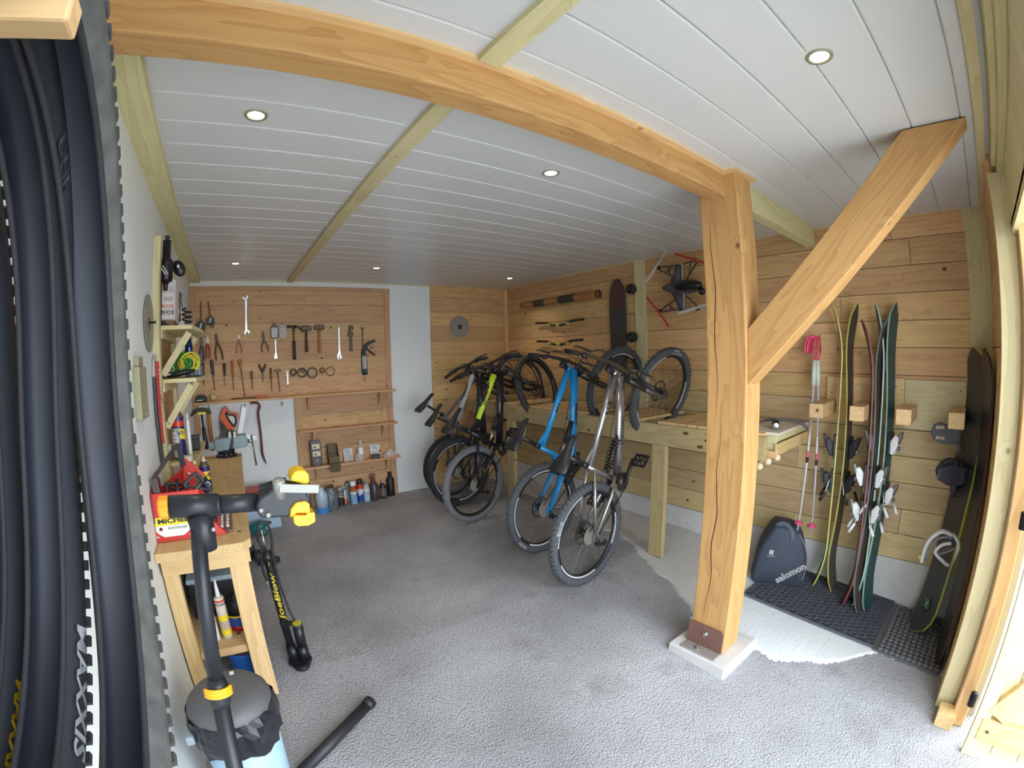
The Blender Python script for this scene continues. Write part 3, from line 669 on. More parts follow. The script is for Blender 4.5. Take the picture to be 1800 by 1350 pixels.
# ---- hanging under the long shelf, over the white wall
HK=plain('black_hook',srgb(36,36,38),0.5,0.5)
def hook(p,par,L=0.05):
    p=Vector(p); MB().tube([p+V(0,0,0.012),p,p+V(0.012,0,-L*0.4),p+V(0,0,-L*0.75),p+V(-0.012,0,-L*0.4),p+V(-0.004,0,-L*0.1)],0.003,6).build('hook',HK,par)
p=(-0.246,4.760,1.122); t=thing('wooden_tool_stick','plain wooden tool stick hanging from a hook under the long shelf','stick',p); hook((-0.243,4.760,1.163),t,0.07)
MB().tube([(-0.247,4.760,1.111),(-0.248,4.760,0.967),(-0.244,4.760,0.732)],[0.018,0.020,0.022],12).build('shaft',wood('ash_handle',srgb(180,124,72),srgb(138,88,48),srgb(80,50,30),'Z'),t)
p=(-0.050,4.770,1.034); t=thing('hand_saw','hand saw with an orange and black handle hanging blade down','saw',p); M=TF(p,-0.05); hook((-0.075,4.770,1.148),t)
pr([(-0.095,0.0),(-0.075,0.075),(-0.045,0.115),(-0.015,0.10),(0.01,0.065),(0.06,0.05),(0.085,0.055),(0.09,0.02),(0.07,-0.06),(0.055,-0.10),(-0.02,-0.115)][::-1],M,0.03,-0.012).build('handle_body',plain('saw_orange',srgb(222,96,36),0.45),t,bevel=0.006)
mb=MB(); loop=[(-0.035,0.06),(0.0,0.035),(0.05,0.025),(0.065,-0.03),(0.045,-0.075),(0.02,-0.05),(-0.01,-0.005)]
mb.tube(smooth_path([M@Vector((x,y,0.012)) for x,y in loop],4,True),0.013,8,closed=True); mb.build('grip',BLACK,t)
pr([(-0.028,0.05),(0.0,0.03),(0.046,0.02),(0.058,-0.03),(0.043,-0.065),(0.022,-0.04),(-0.005,0.0)][::-1],M,0.0315,-0.0125).build('hand_hole',M_PLASTER,t)
pr([(-0.10,-0.02),(0.03,-0.11),(0.02,-0.42),(-0.06,-0.42)][::-1],M,0.002,0.0).build('blade',plain('saw_blade',srgb(66,62,62),0.4,0.6),t)
p=(0.066,4.780,0.996); t=thing('try_square','large white metal square hanging from a hook under the shelf','square',p); hook((0.113,4.780,1.150),t,0.04)
ALU=plain('white_alloy',srgb(226,230,232),0.35,0.1)
MB().bar((0.112,4.785,1.144),(0.036,4.785,0.849),0.05,0.006,up=(0,1,0)).build('long_arm',ALU,t,bevel=0.001)
MB().bar((0.015,4.787,0.863),(0.206,4.787,0.811),0.045,0.008,up=(0,1,0)).build('short_arm',ALU,t,bevel=0.001)
t=thing('crowbar','dark red crowbar with a curved hook end hanging from the shelf','crowbar',(0.263,4.780,0.864))
CR=plain('crowbar_red',srgb(110,38,50),0.5,0.2)
MB().tube(smooth_path([(0.171,4.775,1.164),(0.234,4.775,1.165),(0.263,4.775,1.129),(0.243,4.775,1.056),(0.251,4.780,0.865),(0.249,4.780,0.650)],5),0.012,10).build('shank',CR,t)
MB().tube([(0.249,4.780,0.650),(0.261,4.780,0.596),(0.281,4.780,0.535)],[0.012,0.011,0.003],10,flat=(1.0,0.6)).build('chisel_end',DARKSTEEL,t)
t=thing('screw_hook','small empty screw hook under the long shelf','hook',(0.495,4.770,1.158)); hook((0.494,4.770,1.153),t,0.05)
# ---- on the long shelf
t=thing('battery_pack','black tool battery lying at the left end of the long shelf','battery',(-0.309,4.750,1.210))
MB().box((-0.055,-0.04,0),(0.055,0.04,0.045),Matrix.Translation(Vector((-0.308,4.745,1.216))-V(0,0,0.0))).build('case',BLACK,t,bevel=0.008)
MB().box((-0.04,-0.03,0.045),(0.035,0.03,0.062),Matrix.Translation((-0.308,4.745,1.216))).build('terminal_block',BLACK,t,bevel=0.004)
MB().box((-0.045,-0.0405,0.01),(0.01,-0.04,0.016),Matrix.Translation((-0.308,4.745,1.216))).build('print',WHITE,t)
o=MB().ball((0,0,0.038),0.036,16,10).build('twine_ball',plain('twine',srgb(190,172,128),0.8,bump=0.6,scale=60)); o.location=Vector(((-0.192,4.745,1.241)[0],YB-0.085,1.211)); tag(o,'pale ball of twine on the long shelf beside the battery','ball')
t=thing('screwdriver','screwdriver with an orange handle lying on the long shelf','screwdriver',(0.174,4.730,1.234))
a=Vector((-0.018,4.730,1.230)); b=Vector((0.350,4.730,1.228)); a.z=b.z=1.223; m_=a+(b-a)*0.68
MB().tube([a,m_],0.005,8).build('blade',OLD,t); MB().tube([m_,m_+(b-m_)*0.1,m_+(b-m_)*0.6,b],[0.006,0.011,0.0095,0.011],12).build('handle',plain('orange_handle',srgb(206,112,76),0.45),t)
o=MB().bar((1.02,YB-0.09,0.853),(1.09,YB-0.085,0.853),0.012,0.004).build('carpenter_pencil',HB); tag(o,'short dark pencil lying on the empty middle shelf','pencil')
# ---- on the lowest shelf
z3=0.466
def pos3(x,off=0.075): return Vector((x,YB-off,z3))
t=thing('screw_box','tall black display box with pale labels on the lowest shelf','box',pos3(0.80))
MB().prism([(0.0,0),(0.10,0),(0.10,0.26),(0.03,0.27),(0.0,0.10)],-0.055,0.055,Matrix(((0,0,1,0.80),(1,0,0,YB-0.14),(0,1,0,z3),(0,0,0,1)))).build('case',plain('box_black',srgb(44,38,36),0.4),t,bevel=0.003)
for z,h in ((0.11,0.05),(0.185,0.05)):
    yy=YB-0.14+ (z-0.10)/0.17*0.03
    MB().box((0.76,yy-0.003,z3+z),(0.84,yy+0.002,z3+z+h)).build('label',plain('label_cream',srgb(222,208,176),0.5),t)
    MB().box((0.775,yy-0.0045,z3+z+0.01),(0.80,yy-0.003,z3+z+0.03)).build('print',plain('label_print',srgb(90,80,60),0.5),t)
MB().lathe([(0.045,0),(0.045,0.002)],frame((0.80,YB-0.1405,z3+0.05),(1,0,0),(0,0,1)),n=24).build('round_window',plain('window_grey',srgb(120,118,116),0.2),t)
t=thing('screw_hopper','olive cardboard hopper spilling screws, hanging over the shelf edge','box',pos3(0.98))
olive=plain('olive_card',srgb(104,88,56),0.6)
HM=Matrix(((0,0,1,0.98),(1,0,0,YB-0.17),(0,1,0,z3),(0,0,0,1)))
mb=MB(); mb.box((0.925,YB-0.055,z3),(1.035,YB-0.05,z3+0.21))
for x in (0.925,1.03): mb.prism([(0.0,0.0),(0.12,0.0),(0.12,0.21),(0.06,0.2),(0.03,0.12),(0.0,0.09)],x,x+0.005,Matrix(((0,0,1,0),(1,0,0,YB-0.17),(0,1,0,z3),(0,0,0,1))))
mb.box((0.925,YB-0.172,z3),(1.035,YB-0.168,z3+0.09)); mb.box((0.925,YB-0.17,z3+0.0),(1.035,YB-0.05,z3+0.003)); mb.build('carton',olive,t)
MB().prism([(-0.02,-0.07),(0.0,-0.07),(0.0,0.0),(-0.05,0.03)],0.93,1.03,Matrix(((0,0,1,0),(1,0,0,YB-0.172),(0,1,0,z3),(0,0,0,1)))).build('flap',olive,t)
mb=MB(); random.seed(5)
for i in range(60):
    c=V(0.98+random.uniform(-0.042,0.042),YB-0.115+random.uniform(-0.04,0.045),z3+0.06+random.uniform(0,0.05)); d=V(random.uniform(-1,1),random.uniform(-1,1),random.uniform(-0.5,1)).normalized()*0.018
    mb.tube([c-d,c+d],0.0022,5)
o=mb.build('loose_screws',STEEL,t,kind='stuff')
def packet(x,w,h,d,lab,cl,face,tilt=0.2):
    p=pos3(x,0.08); t=thing('screw_packet',lab,'packet',p,'packets on the lowest shelf'); M=Matrix.Translation(p)@Matrix.Rotation(-tilt,4,'X')
    MB().box((-w/2,-0.002,0.002),(w/2,0.002,h),M).build('card',face,t,bevel=0.001)
    MB().box((-w*0.42,-d,0.003),(w*0.42,-0.002,h*0.55),M).build('bubble',cl,t,bevel=0.008)
    mb=MB(); random.seed(int(x*100))
    for i in range(16):
        c=M@V(random.uniform(-w*0.35,w*0.35),-d*0.5,random.uniform(0.01,h*0.4)); dd=V(random.uniform(-1,1),0.2,random.uniform(-1,1)).normalized()*0.011
        mb.tube([c-dd,c+dd],0.0022,5)
    mb.build('contents',DARKSTEEL,t,kind='stuff')
    mb=MB()
    for i in range(3): mb.box((-w*0.35,-0.0032,h*(0.66+0.1*i)),(w*(0.3-0.1*i),-0.002,h*(0.66+0.1*i)+0.006),M)
    mb.build('print',plain('blue_print',srgb(96,112,150),0.5),t)
CL=clear('clear_bubble',(0.85,0.85,0.85),0.08,0.35)
packet(1.155,0.10,0.14,0.035,'white card packet of screws beside the olive hopper',CL,plain('card_white',srgb(206,204,204),0.5))
packet(1.47,0.115,0.15,0.03,'tall white card packet with red corner near the shelf end',CL,plain('card_white2',srgb(224,222,222),0.5),0.35)
MB().box((1.505,YB-0.095,z3+0.06),(1.525,YB-0.085,z3+0.09)).build('red_corner',plain('red_print',srgb(200,50,50),0.5),bpy.data.objects['screw_packet.001'])
t=thing('glue_bottle','clear bottle with a white label standing behind the packets','bottle',pos3(1.30,0.06))
MB().lathe([(0.03,0),(0.032,0.01),(0.032,0.14),(0.012,0.17),(0.012,0.185)],Matrix.Translation(pos3(1.30,0.06)),n=18).build('bottle',CL,t)
MB().lathe([(0.0328,0.06),(0.0328,0.135)],Matrix.Translation(pos3(1.30,0.06)),n=18,caps=False).build('label',WHITE,t)
MB().lathe([(0.013,0.18),(0.013,0.205),(0.006,0.215)],Matrix.Translation(pos3(1.30,0.06)),n=12).build('cap',WHITE,t)
def bag(x,w,h,lab,c1,seed,off=0.09):
    random.seed(seed); t=thing('plastic_bag',lab,'bag',pos3(x,off),'bags of fixings on the lowest shelf')
    mb=MB(); n=14;m=6; vs=[]
    for i in range(m+1):
        th=PI/2*i/m
        for k in range(n):
            ph=2*PI*k/n; rr=1+random.uniform(-0.13,0.13)
            vs.append(pos3(x,off)+V(w/2*math.sin(th)*math.cos(ph)*rr,0.045*math.sin(th)*math.sin(ph)*rr,h*math.cos(th)*rr*(0.75 if i else 1)))
    mb.add(vs,[(i*n+k,(i+1)*n+k,(i+1)*n+(k+1)%n,i*n+(k+1)%n) for i in range(m) for k in range(n)]); mb.build('film',clear('bag_film',(0.9,0.86,0.86),0.15,0.4),t)
    mb=MB()
    for i in range(26):
        c=pos3(x,off)+V(random.uniform(-w*0.36,w*0.36),random.uniform(-0.02,0.02),random.uniform(0.008,h*0.45)); dd=V(random.uniform(-1,1),random.uniform(-1,1),random.uniform(-0.4,0.4)).normalized()*0.012
        mb.tube([c-dd,c+dd],0.004,5)
    mb.build('contents',c1,t,kind='stuff')
bag(1.265,0.10,0.10,'crumpled clear bag of pinkish fixings in front of the bottle',plain('fix_pink',srgb(186,150,140),0.5),3,0.11)
bag(1.63,0.17,0.085,'flat clear bag of red and white plugs at the shelf end',plain('fix_red',srgb(190,120,110),0.5),4)
t=thing('small_tin','flat dark tin standing in front of the tall packet','tin',pos3(1.45,0.12))
MB().box((1.40,YB-0.135,z3),(1.50,YB-0.118,z3+0.045)).build('body',plain('tin_brown',srgb(86,72,62),0.45,0.4),t,bevel=0.004)
MB().box((1.398,YB-0.136,z3+0.045),(1.502,YB-0.117,z3+0.052)).build('lid',DARKSTEEL,t,bevel=0.002)

# ================================================================ left wall shelf unit
LU=thing('wall_shelf_unit','pale wooden shelf unit with slanted braces on the left wall','shelf',(-0.397,2.9,1.0))
for (y0,y1) in ((2.50,2.56),(3.16,3.22)):
    MB().box((-0.397,y0,0.98),(-0.362,y1,2.215)).build('upright',pale('Z'),LU,bevel=0.002)
for z0,z1 in ((1.06,1.27),(1.28,1.48),(1.50,1.73),(1.80,2.05)):
    MB().box((-0.397,2.56,z0),(-0.385,3.28,z1)).build('back_board',toolwood('Y'),LU,bevel=0.002)
def shelf_board(z,x1a,x1b,y0,y1,t=0.021,cut=0.0):
    MB().prism([(-0.385,y0),(x1a,y0),(x1b,y0+0.34),(x1b,y1),(-0.385,y1)],z-t,z).build('shelf_board',pale('X'),LU,bevel=0.002)
shelf_board(1.768,-0.201,-0.168,2.6,3.3); shelf_board(1.492,-0.190,-0.166,2.6,3.3); shelf_board(1.045,-0.235,-0.215,2.66,3.35)
for z in (1.747,1.471):
    for y in (2.66,3.12):
        MB().bar((-0.372,y,z-0.235),(-0.222,y,z-0.015),0.035,0.03,up=(0,1,0)).build('brace',pale('X'),LU,bevel=0.002)
    MB().box((-0.385,2.6,z-0.045),(-0.36,3.25,z)).build('rail',pale('Y'),LU,bevel=0.002)
# things on and round the unit
t=thing('shock_box','white cardboard box covered in printed black frames, behind the black canister','box',(-0.35,2.66,1.79))
BM=frame((-0.372,2.66,1.80),(1,0,0.0),(0,0.08,1))
cw=plain('box_white',srgb(214,208,206),0.5)
MB().box((0.0,0,-0.18),(0.075,0.22,0.0),BM).build('carton',cw,t,bevel=0.002)
ink=plain('ink_black',srgb(34,30,32),0.5); inkr=plain('ink_red',srgb(206,60,62),0.5)
lettering('ROCK',0.024,inkr,t,BM@Matrix.Translation((0.034,0.075,0.0006)),bold=0.0006); lettering('SHOX',0.026,ink,t,BM@Matrix.Translation((0.034,0.042,0.0006)),bold=0.0008)
lettering('SHOX',0.016,ink,t,BM@Matrix.Translation((0.034,0.115,0.0006))); lettering('ROCK',0.018,ink,t,BM@Matrix.Translation((0.034,0.165,0.0006)))
mb=MB()
def outline(x0,y0,x1,y1,w=0.0015):
    for a in ((x0,y0,x1,y0+w),(x0,y1-w,x1,y1),(x0,y0,x0+w,y1),(x1-w,y0,x1,y1)): mb.box((a[0],a[1],0.0),(a[2],a[3],0.0008),BM)
outline(0.006,0.028,0.062,0.056); outline(0.012,0.105,0.056,0.126); outline(0.006,0.152,0.062,0.18)
for k in range(6): outline(0.063,0.01+0.034*k,0.074,0.034+0.034*k,0.001)
mb.build('printed_frames',ink,t)
t=thing('shelf_clutter_box','small brown cardboard box under the printed white box','box',(-0.34,2.68,1.768))
MB().box((-0.384,2.63,1.768),(-0.30,2.8,1.80)).build('carton',plain('card_brown',srgb(120,92,66),0.7),t,bevel=0.003)
# black canister hanging
t=thing('shock_canister','black bottle-shaped canister with white swoosh print, top of the shelf unit','canister',(-0.345,2.62,2.0))
CN=plain('canister_black',srgb(26,24,28),0.35)
MB().lathe([(0.010,0.245),(0.016,0.24),(0.010,0.232),(0.010,0.222),(0.022,0.218),(0.023,0.12),(0.034,0.115),(0.038,0.10),(0.038,0.02),(0.034,0.0),(0.02,-0.004),(0.012,-0.02),(0.011,-0.045),(0.006,-0.05)][::-1],Matrix.Translation((-0.345,2.62,2.0)),n=20).build('body',CN,t)
mb=MB()
for s in (0,1): mb.bar((-0.374+s*0.016,2.5813,2.078),(-0.342+s*0.014,2.5813,2.03),0.004,0.001,up=(0,1,0))
mb.build('print',WHITE,t)
o=MB().lathe([(0.0,0),(0.03,0),(0.034,0.006),(0.034,0.03),(0.026,0.04),(0.0,0.042)],frame((-0.285,2.72,2.085),(1,0,0.5),(-0.5,0,1))@Matrix.Diagonal((1,1.35,1,1)),n=20).build('saddle_pouch',CN); tag(o,'round black pouch hanging right of the black canister','pouch'); rebase(o,(-0.285,2.72,2.085))
o=MB().box((-0.292,2.675,2.085),(-0.28,2.678,2.10)).build('print',WHITE,o)
# coil spring
t=thing('coil_spring','black coil spring standing at the back corner of the top shelf','spring',(-0.28,3.18,1.768))
MB().tube([V(-0.28+0.030*math.cos(a*0.35),3.18+0.030*math.sin(a*0.35),1.776+a*0.0017) for a in range(86)],0.006,8).build('coil',CN,t)
t=thing('white_clamp','small white plastic part on a grey tray, right end of the top shelf','part',(-0.29,2.95,1.768))
MB().box((-0.33,2.86,1.768),(-0.22,3.02,1.784)).build('tray',plain('tray_grey',srgb(120,118,112),0.6),t,bevel=0.003)
MB().prism([(0,0),(0.05,0),(0.04,0.02),(0.015,0.035),(0.0,0.02)],0,0.03,frame((-0.31,2.95,1.784),(1,0,0),(0,0,1))).build('clamp',WHITE,t,bevel=0.003)
t=thing('key_ring_pile','few small metal washers at the left end of the top shelf','washers',(-0.36,2.62,1.768))
random.seed(8)
for i in range(7): MB().torus((-0.372+random.uniform(0,0.05),2.615+random.uniform(0,0.02),1.772+0.003*i),(random.uniform(-.4,.4),random.uniform(-.4,.4),1),0.008,0.0025,14,6).build('washer',DARKSTEEL,t)
t=thing('long_nose_tongs','grey scissor-like tongs with a purple grip hanging behind the box','tongs',(-0.30,2.95,1.95))
MB().tube([(-0.318,2.95,2.02),(-0.300,2.95,1.96),(-0.287,2.95,1.90)],[0.004,0.01,0.003],8).build('jaw',plain('tong_grey',srgb(120,112,106),0.4,0.7),t)
MB().tube([(-0.318,2.95,1.98),(-0.31,2.95,1.90),(-0.30,2.95,1.80)],[0.006,0.014,0.006],8).build('handle',plain('tong_grey',srgb(120,112,106),0.4,0.7),t)
MB().lathe([(0.012,-0.012),(0.013,0.012)],Matrix.Translation((-0.303,2.948,1.975)),n=10).build('grip',plain('purple_grip',srgb(84,66,120),0.5),t)
# second shelf: green line spool, black pouch, grey cases
t=thing('line_spool','tangle of green and yellow line on the middle shelf','spool',(-0.27,2.76,1.50))
for nm,c,cx,rr in (('green_coil',(52,140,60),-0.285,0.055),('yellow_coil',(206,196,50),-0.235,0.05)):
    mb=MB(); random.seed(len(nm))
    for i in range(9):
        d=V(random.uniform(-0.4,0.4),1,random.uniform(-0.5,0.5)); mb.torus((cx+random.uniform(-0.012,0.012),2.77+random.uniform(-0.02,0.02),1.57+random.uniform(-0.008,0.008)),d,rr+random.uniform(-0.016,0.004),0.005,24,6)
    mb.build(nm,plain(nm,srgb(*c),0.4),t)
t=thing('black_pouch','flat black pouch with a white tag lying on the middle shelf','pouch',(-0.29,2.68,1.492))
mb=MB(); mb.tube([(-0.352,2.68,1.507),(-0.30,2.67,1.515),(-0.24,2.68,1.525),(-0.205,2.70,1.53)],[0.014,0.022,0.022,0.012],12,flat=(0.7,1.4)); mb.build('body',BLACK,t)
MB().torus((-0.325,2.66,1.545),(0.4,1,0.2),0.014,0.005,18,6).build('buckle',plain('buckle_grey',srgb(150,150,152),0.4,0.4),t)
MB().bar((-0.352,2.648,1.512),(-0.330,2.646,1.516),0.004,0.001,up=(0,1,0)).build('white_tag',WHITE,t)
t=thing('grey_case','slate grey plastic case at the right back of the middle shelf','case',(-0.21,2.95,1.492))
GC=plain('slate_case',srgb(86,86,98),0.45)
MB().box((-0.275,2.90,1.493),(-0.172,2.98,1.56)).build('lower_case',GC,t,bevel=0.006); MB().box((-0.285,2.905,1.562),(-0.176,2.985,1.625)).build('upper_case',GC,t,bevel=0.006)
for x in (-0.235,-0.21,-0.19): MB().box((x-0.006,2.893,1.50),(x+0.004,2.90,1.55)).build('rib',plain('case_silver',srgb(140,140,148),0.4,0.4),t)
t=thing('blue_torch','shiny blue and silver torch upright behind the rear brace','torch',(-0.265,3.1,1.63))
MB().lathe([(0.022,0),(0.024,0.02),(0.024,0.06),(0.018,0.08),(0.018,0.10)],Matrix.Translation((-0.262,3.08,1.627)),n=16).build('head',plain('torch_blue',srgb(60,80,130),0.15,0.8),t)
MB().tube([(-0.275,3.08,1.72),(-0.28,3.08,1.745),(-0.262,3.08,1.752),(-0.25,3.08,1.735)],0.004,8).build('bail',STEEL,t)
# saw blade, junction box, sleeve and red strap on the plaster
DISC=plain('saw_disc_grey',srgb(160,158,152),0.4,0.5,noise=0.1,scale=8)
def saw_disc(c,R,nrm,up,lab,teeth,name='circular_saw_blade'):
    t=thing(name,lab,'saw blade',c); z=Vector(nrm).normalized(); x=Vector(up).cross(z); M=frame(c,x,up)
    out=[]
    for i in range(teeth):
        a=2*PI*i/teeth; b=2*PI*(i+0.55)/teeth
        out+= [(R*math.cos(a),R*math.sin(a)),((R-0.006)*math.cos(b),(R-0.006)*math.sin(b))]
    MB().prism(out,0,0.003,M).build('disc',DISC,t)
    MB().lathe([(R*0.22,0.003),(R*0.22,0.0042),(R*0.1,0.0044)],M,n=24).build('hub_plate',plain('disc_hub',srgb(96,92,88),0.35,0.7),t)
    MB().lathe([(0.005,0.0),(0.005,0.03),(0.009,0.031),(0.009,0.034)],M@Matrix.Translation((0,R*0.03,0)),n=10).build('nail',DARKSTEEL,t)
    return t,M
saw_disc((-0.391,2.36,1.76),0.135,(1,0,0),(0,0,1),'grey circular saw blade flat on the left white wall beside the shelf unit',36)
t=thing('meter_box','olive grey box mounted on the left wall behind the tyres','box',(-0.397,2.05,1.47))
OL=plain('olive_box',srgb(150,148,120),0.5)
MB().box((-0.397,1.96,1.35),(-0.368,2.12,1.56)).build('case',OL,t,bevel=0.006); MB().box((-0.397,1.99,1.56),(-0.375,2.09,1.60)).build('bracket',OL,t,bevel=0.003)
for z in (1.37,1.545): MB().lathe([(0.006,0),(0.006,0.004)],axis_frame((-0.368,2.04,z),(1,0,0)),n=8).build('screw',STEEL,t)
t=thing('inner_tube_sleeve','dark grey hanging strip with a pale top, nailed to the left wall','strip',(-0.392,2.44,1.3))
mb=MB().prism([(-0.055,0.0),(0.05,-0.02),(0.06,0.25),(0.055,0.42),(-0.06,0.42),(-0.07,0.25)],0.0,0.012,frame((-0.394,2.49,1.09),(0,1,0),(0,0,1))); mb.build('strip',plain('strip_grey',srgb(62,64,72),0.5,noise=0.2,scale=12),t,bevel=0.004)
MB().prism([(-0.06,0.42),(0.055,0.42),(0.04,0.5),(0.0,0.53),(-0.045,0.5)],0.0,0.010,frame((-0.394,2.49,1.09),(0,1,0),(0,0,1))).build('pale_top',plain('strip_pale',srgb(188,184,176),0.6),t,bevel=0.003)
MB().tube([(-0.397,2.47,1.605),(-0.36,2.47,1.607)],0.002,6).build('nail',NAIL,t)
t=thing('red_strap','narrow red toothed strap hanging against the front of the shelf unit','strap',(-0.37,2.53,1.4))
mb=MB(); RS=plain('strap_red',srgb(178,40,38),0.5)
mb.bar((-0.374,2.478,1.18),(-0.376,2.478,1.57),0.014,0.005,up=(0,1,0))
for i in range(14): mb.box((-0.385,2.474,1.30+i*0.019),(-0.365,2.484,1.308+i*0.019))
mb.box((-0.388,2.473,1.555),(-0.366,2.484,1.585)); mb.build('strap',RS,t)
t=thing('wire_loop','thin brown wire hanging below the middle shelf','wire',(-0.35,2.49,1.3)); MB().tube(smooth_path([(-0.366,2.485,1.42),(-0.352,2.485,1.36),(-0.345,2.485,1.30),(-0.335,2.485,1.27)],5),0.0018,6).build('wire',plain('wire_brown',srgb(112,66,44),0.5),t)
t=thing('wall_socket','white wall box low on the left wall above the bench','socket',(-0.397,2.62,1.13)); MB().box((-0.397,2.56,1.09),(-0.36,2.66,1.15)).build('case',WHITE,t,bevel=0.006); MB().tube([(-0.375,2.57,1.09),(-0.37,2.57,1.075),(-0.35,2.57,1.08)],0.004,6).build('cable',BLACK,t)
# spray cans
def can(p,r,h,lab,bands,cap,group=None,name='spray_can',shoulder=None,lean=None,n=24):
    t=thing(name,lab,'can',p,group); M=Matrix.Translation(p) if lean is None else Matrix.Translation(p)@lean
    sh=shoulder or plain('can_shoulder',srgb(120,110,96),0.4,0.6)
    zs_=0.0
    MB().lathe([(r*0.95,0),(r,0.003),(r,0.006)],M,n=n).build('rim',STEEL,t)
    for i,(f0,f1,m) in enumerate(bands): MB().lathe([(r,0.006+h*f0),(r,0.006+h*f1)],M,n=n,caps=False).build('label' if i else 'body',m,t)
    MB().lathe([(r,h+0.006),(r*0.95,h+0.012),(r*0.62,h+0.03),(r*0.45,h+0.034)],M,n=n).build('shoulder',sh,t)
    cr,ch,cm,kind=cap
    if kind=='nozzle':
        MB().lathe([(cr,h+0.033),(cr,h+0.045),(cr*0.6,h+0.05),(cr*0.6,h+0.06),(cr*0.4,h+0.063)],M,n=14).build('nozzle',cm,t)
    else: MB().lathe([(cr*0.96,h+0.012),(cr,h+0.016),(cr,h+ch),(cr*0.85,h+ch+0.006),(0.0,h+ch+0.007)],M,n=n).build('cap',cm,t)
    return t,M
NAVY=plain('can_navy',srgb(36,34,104),0.3); YEL=plain('can_yellow',srgb(240,212,40),0.35); CRED=plain('can_red',srgb(206,60,40),0.35); PALEL=plain('can_pale_label',srgb(206,212,216),0.4)
def cyl_fn(M,r,a0,z0): return lambda x,y: M@V(r*math.cos(a0+x/r),r*math.sin(a0+x/r),z0+y)
AW=math.radians(-85)
t,M=can((-0.325,2.75,1.048),0.037,0.225,'large navy and yellow lubricant spray can on the lowest wall shelf',[(0,0.78,NAVY),(0.78,0.92,CRED),(0.92,1.0,NAVY)],(0.014,0.02,WHITE,'nozzle'))
MB().lathe([(0.0373,0.01),(0.0373,0.17)],M,n=48,caps=False).v
def patch(M,r,a0,a1,z0,z1,mat,par,name='label',n=10,sh=0.0):
    mb=MB()
    for i in range(n+1):
        a=math.radians(a0+(a1-a0)*i/n); dz=sh*i/n
        mb.v+=[tuple(M@V(r*math.cos(a),r*math.sin(a),z0+dz)),tuple(M@V(r*math.cos(a),r*math.sin(a),z1+dz))]
    for i in range(n): mb.f.append((2*i,2*i+2,2*i+3,2*i+1)); mb.sm.append(True)
    return mb.build(name,mat,par)
patch(M,0.0374,-170,-85,0.012,0.172,PALEL,t)
patch(M,0.0375,-75,-10,0.115,0.172,YEL,t,sh=-0.01)
bent_lettering('WD-40',0.03,NAVY,t,cyl_fn(M,0.0379,math.radians(-42),0.145),squeeze=0.8,bold=0.001)
mb_lines=plain('can_print',srgb(120,130,126),0.5)
for k in range(6): patch(M,0.0377,-160,-105+4*(k%3),0.03+k*0.02,0.034+k*0.02,mb_lines,t,'print',6)
bent_lettering('3 IN 1',0.018,ink,t,cyl_fn(M,0.0379,math.radians(-125),0.16),bold=0.0006)
t,M=can((-0.203,2.79,0.832),0.031,0.145,'smaller navy can with a yellow band standing on the workbench top',[(0,1.0,NAVY)],(0.012,0.02,plain('nozzle_pale',srgb(226,214,218),0.4),'nozzle'))
patch(M,0.0314,-160,-25,0.075,0.125,YEL,t)
bent_lettering('WD-40',0.034,NAVY,t,cyl_fn(M,0.0319,math.radians(-96),0.102),squeeze=0.85,bold=0.0012)
MB().torus(M@V(0.031*math.cos(math.radians(-75)),0.031*math.sin(math.radians(-75)),0.05),(math.cos(math.radians(-75)),math.sin(math.radians(-75)),0),0.014,0.0035,20,6).build('white_drop',WHITE,t)
t,M=can((-0.288,2.66,0.832),0.036,0.20,'red and black tub with a cream lid on the bench behind the red box',[(0,0.9,CRED),(0.9,1.0,CRED)],(0.037,0.038,plain('lid_cream',srgb(214,206,190),0.5),'cap'),name='grease_tub')
patch(M,0.0364,-150,-50,0.02,0.15,ink,t); 
for k in range(5): patch(M,0.0367,-120,-65-5*(k%2),0.04+k*0.022,0.047+k*0.022,PALEL,t,'print',6)
t=thing('black_cap_jar','square black jar at the end of the lowest wall shelf','jar',(-0.265,3.02,1.046))
MB().box((-0.30,2.98,1.046),(-0.23,3.05,1.12)).build('jar',BLACK,t,bevel=0.006); MB().box((-0.303,2.977,1.12),(-0.227,3.053,1.135)).build('lid',plain('jar_lid',srgb(60,60,62),0.5),t,bevel=0.004)
t=thing('white_tube','thin white tube standing behind the large spray can','tube',(-0.28,2.84,1.046)); MB().lathe([(0.011,0),(0.012,0.02),(0.012,0.20),(0.007,0.21)],Matrix.Translation((-0.277,2.84,1.046)),n=12).build('tube',WHITE,t); MB().lathe([(0.008,0.21),(0.008,0.235),(0.004,0.24)],Matrix.Translation((-0.277,2.84,1.046)),n=10).build('cap',WHITE,t)
t=thing('estwing_hammer','black handled hammer with a yellow and black curved head, at the shelf end','hammer',(-0.2,3.3,1.2)); t.name='hanging_hammer'; WORLD['hanging_hammer']=Vector((-0.2,3.3,1.2))
hx=-0.228
MB().tube(smooth_path([(hx-0.075,3.4,1.215),(hx-0.045,3.4,1.245),(hx,3.4,1.255),(hx+0.045,3.4,1.245),(hx+0.062,3.4,1.222)],4),[0.010]*3+[0.015]*11+[0.012]*3,10).build('head',plain('hammer_black',srgb(48,46,42),0.5),t)
MB().box((hx-0.028,3.385,1.222),(hx+0.03,3.415,1.240)).build('yellow_collar',plain('hammer_yellow',srgb(206,200,70),0.5),t,bevel=0.003)
MB().tube([(hx,3.4,1.22),(hx+0.005,3.4,1.12)],0.008,10).build('shaft',BLACK,t); MB().tube([(hx+0.004,3.4,1.13),(hx+0.008,3.4,1.05),(hx+0.014,3.4,0.98)],[0.013,0.017,0.015],12).build('grip',BLACK,t)
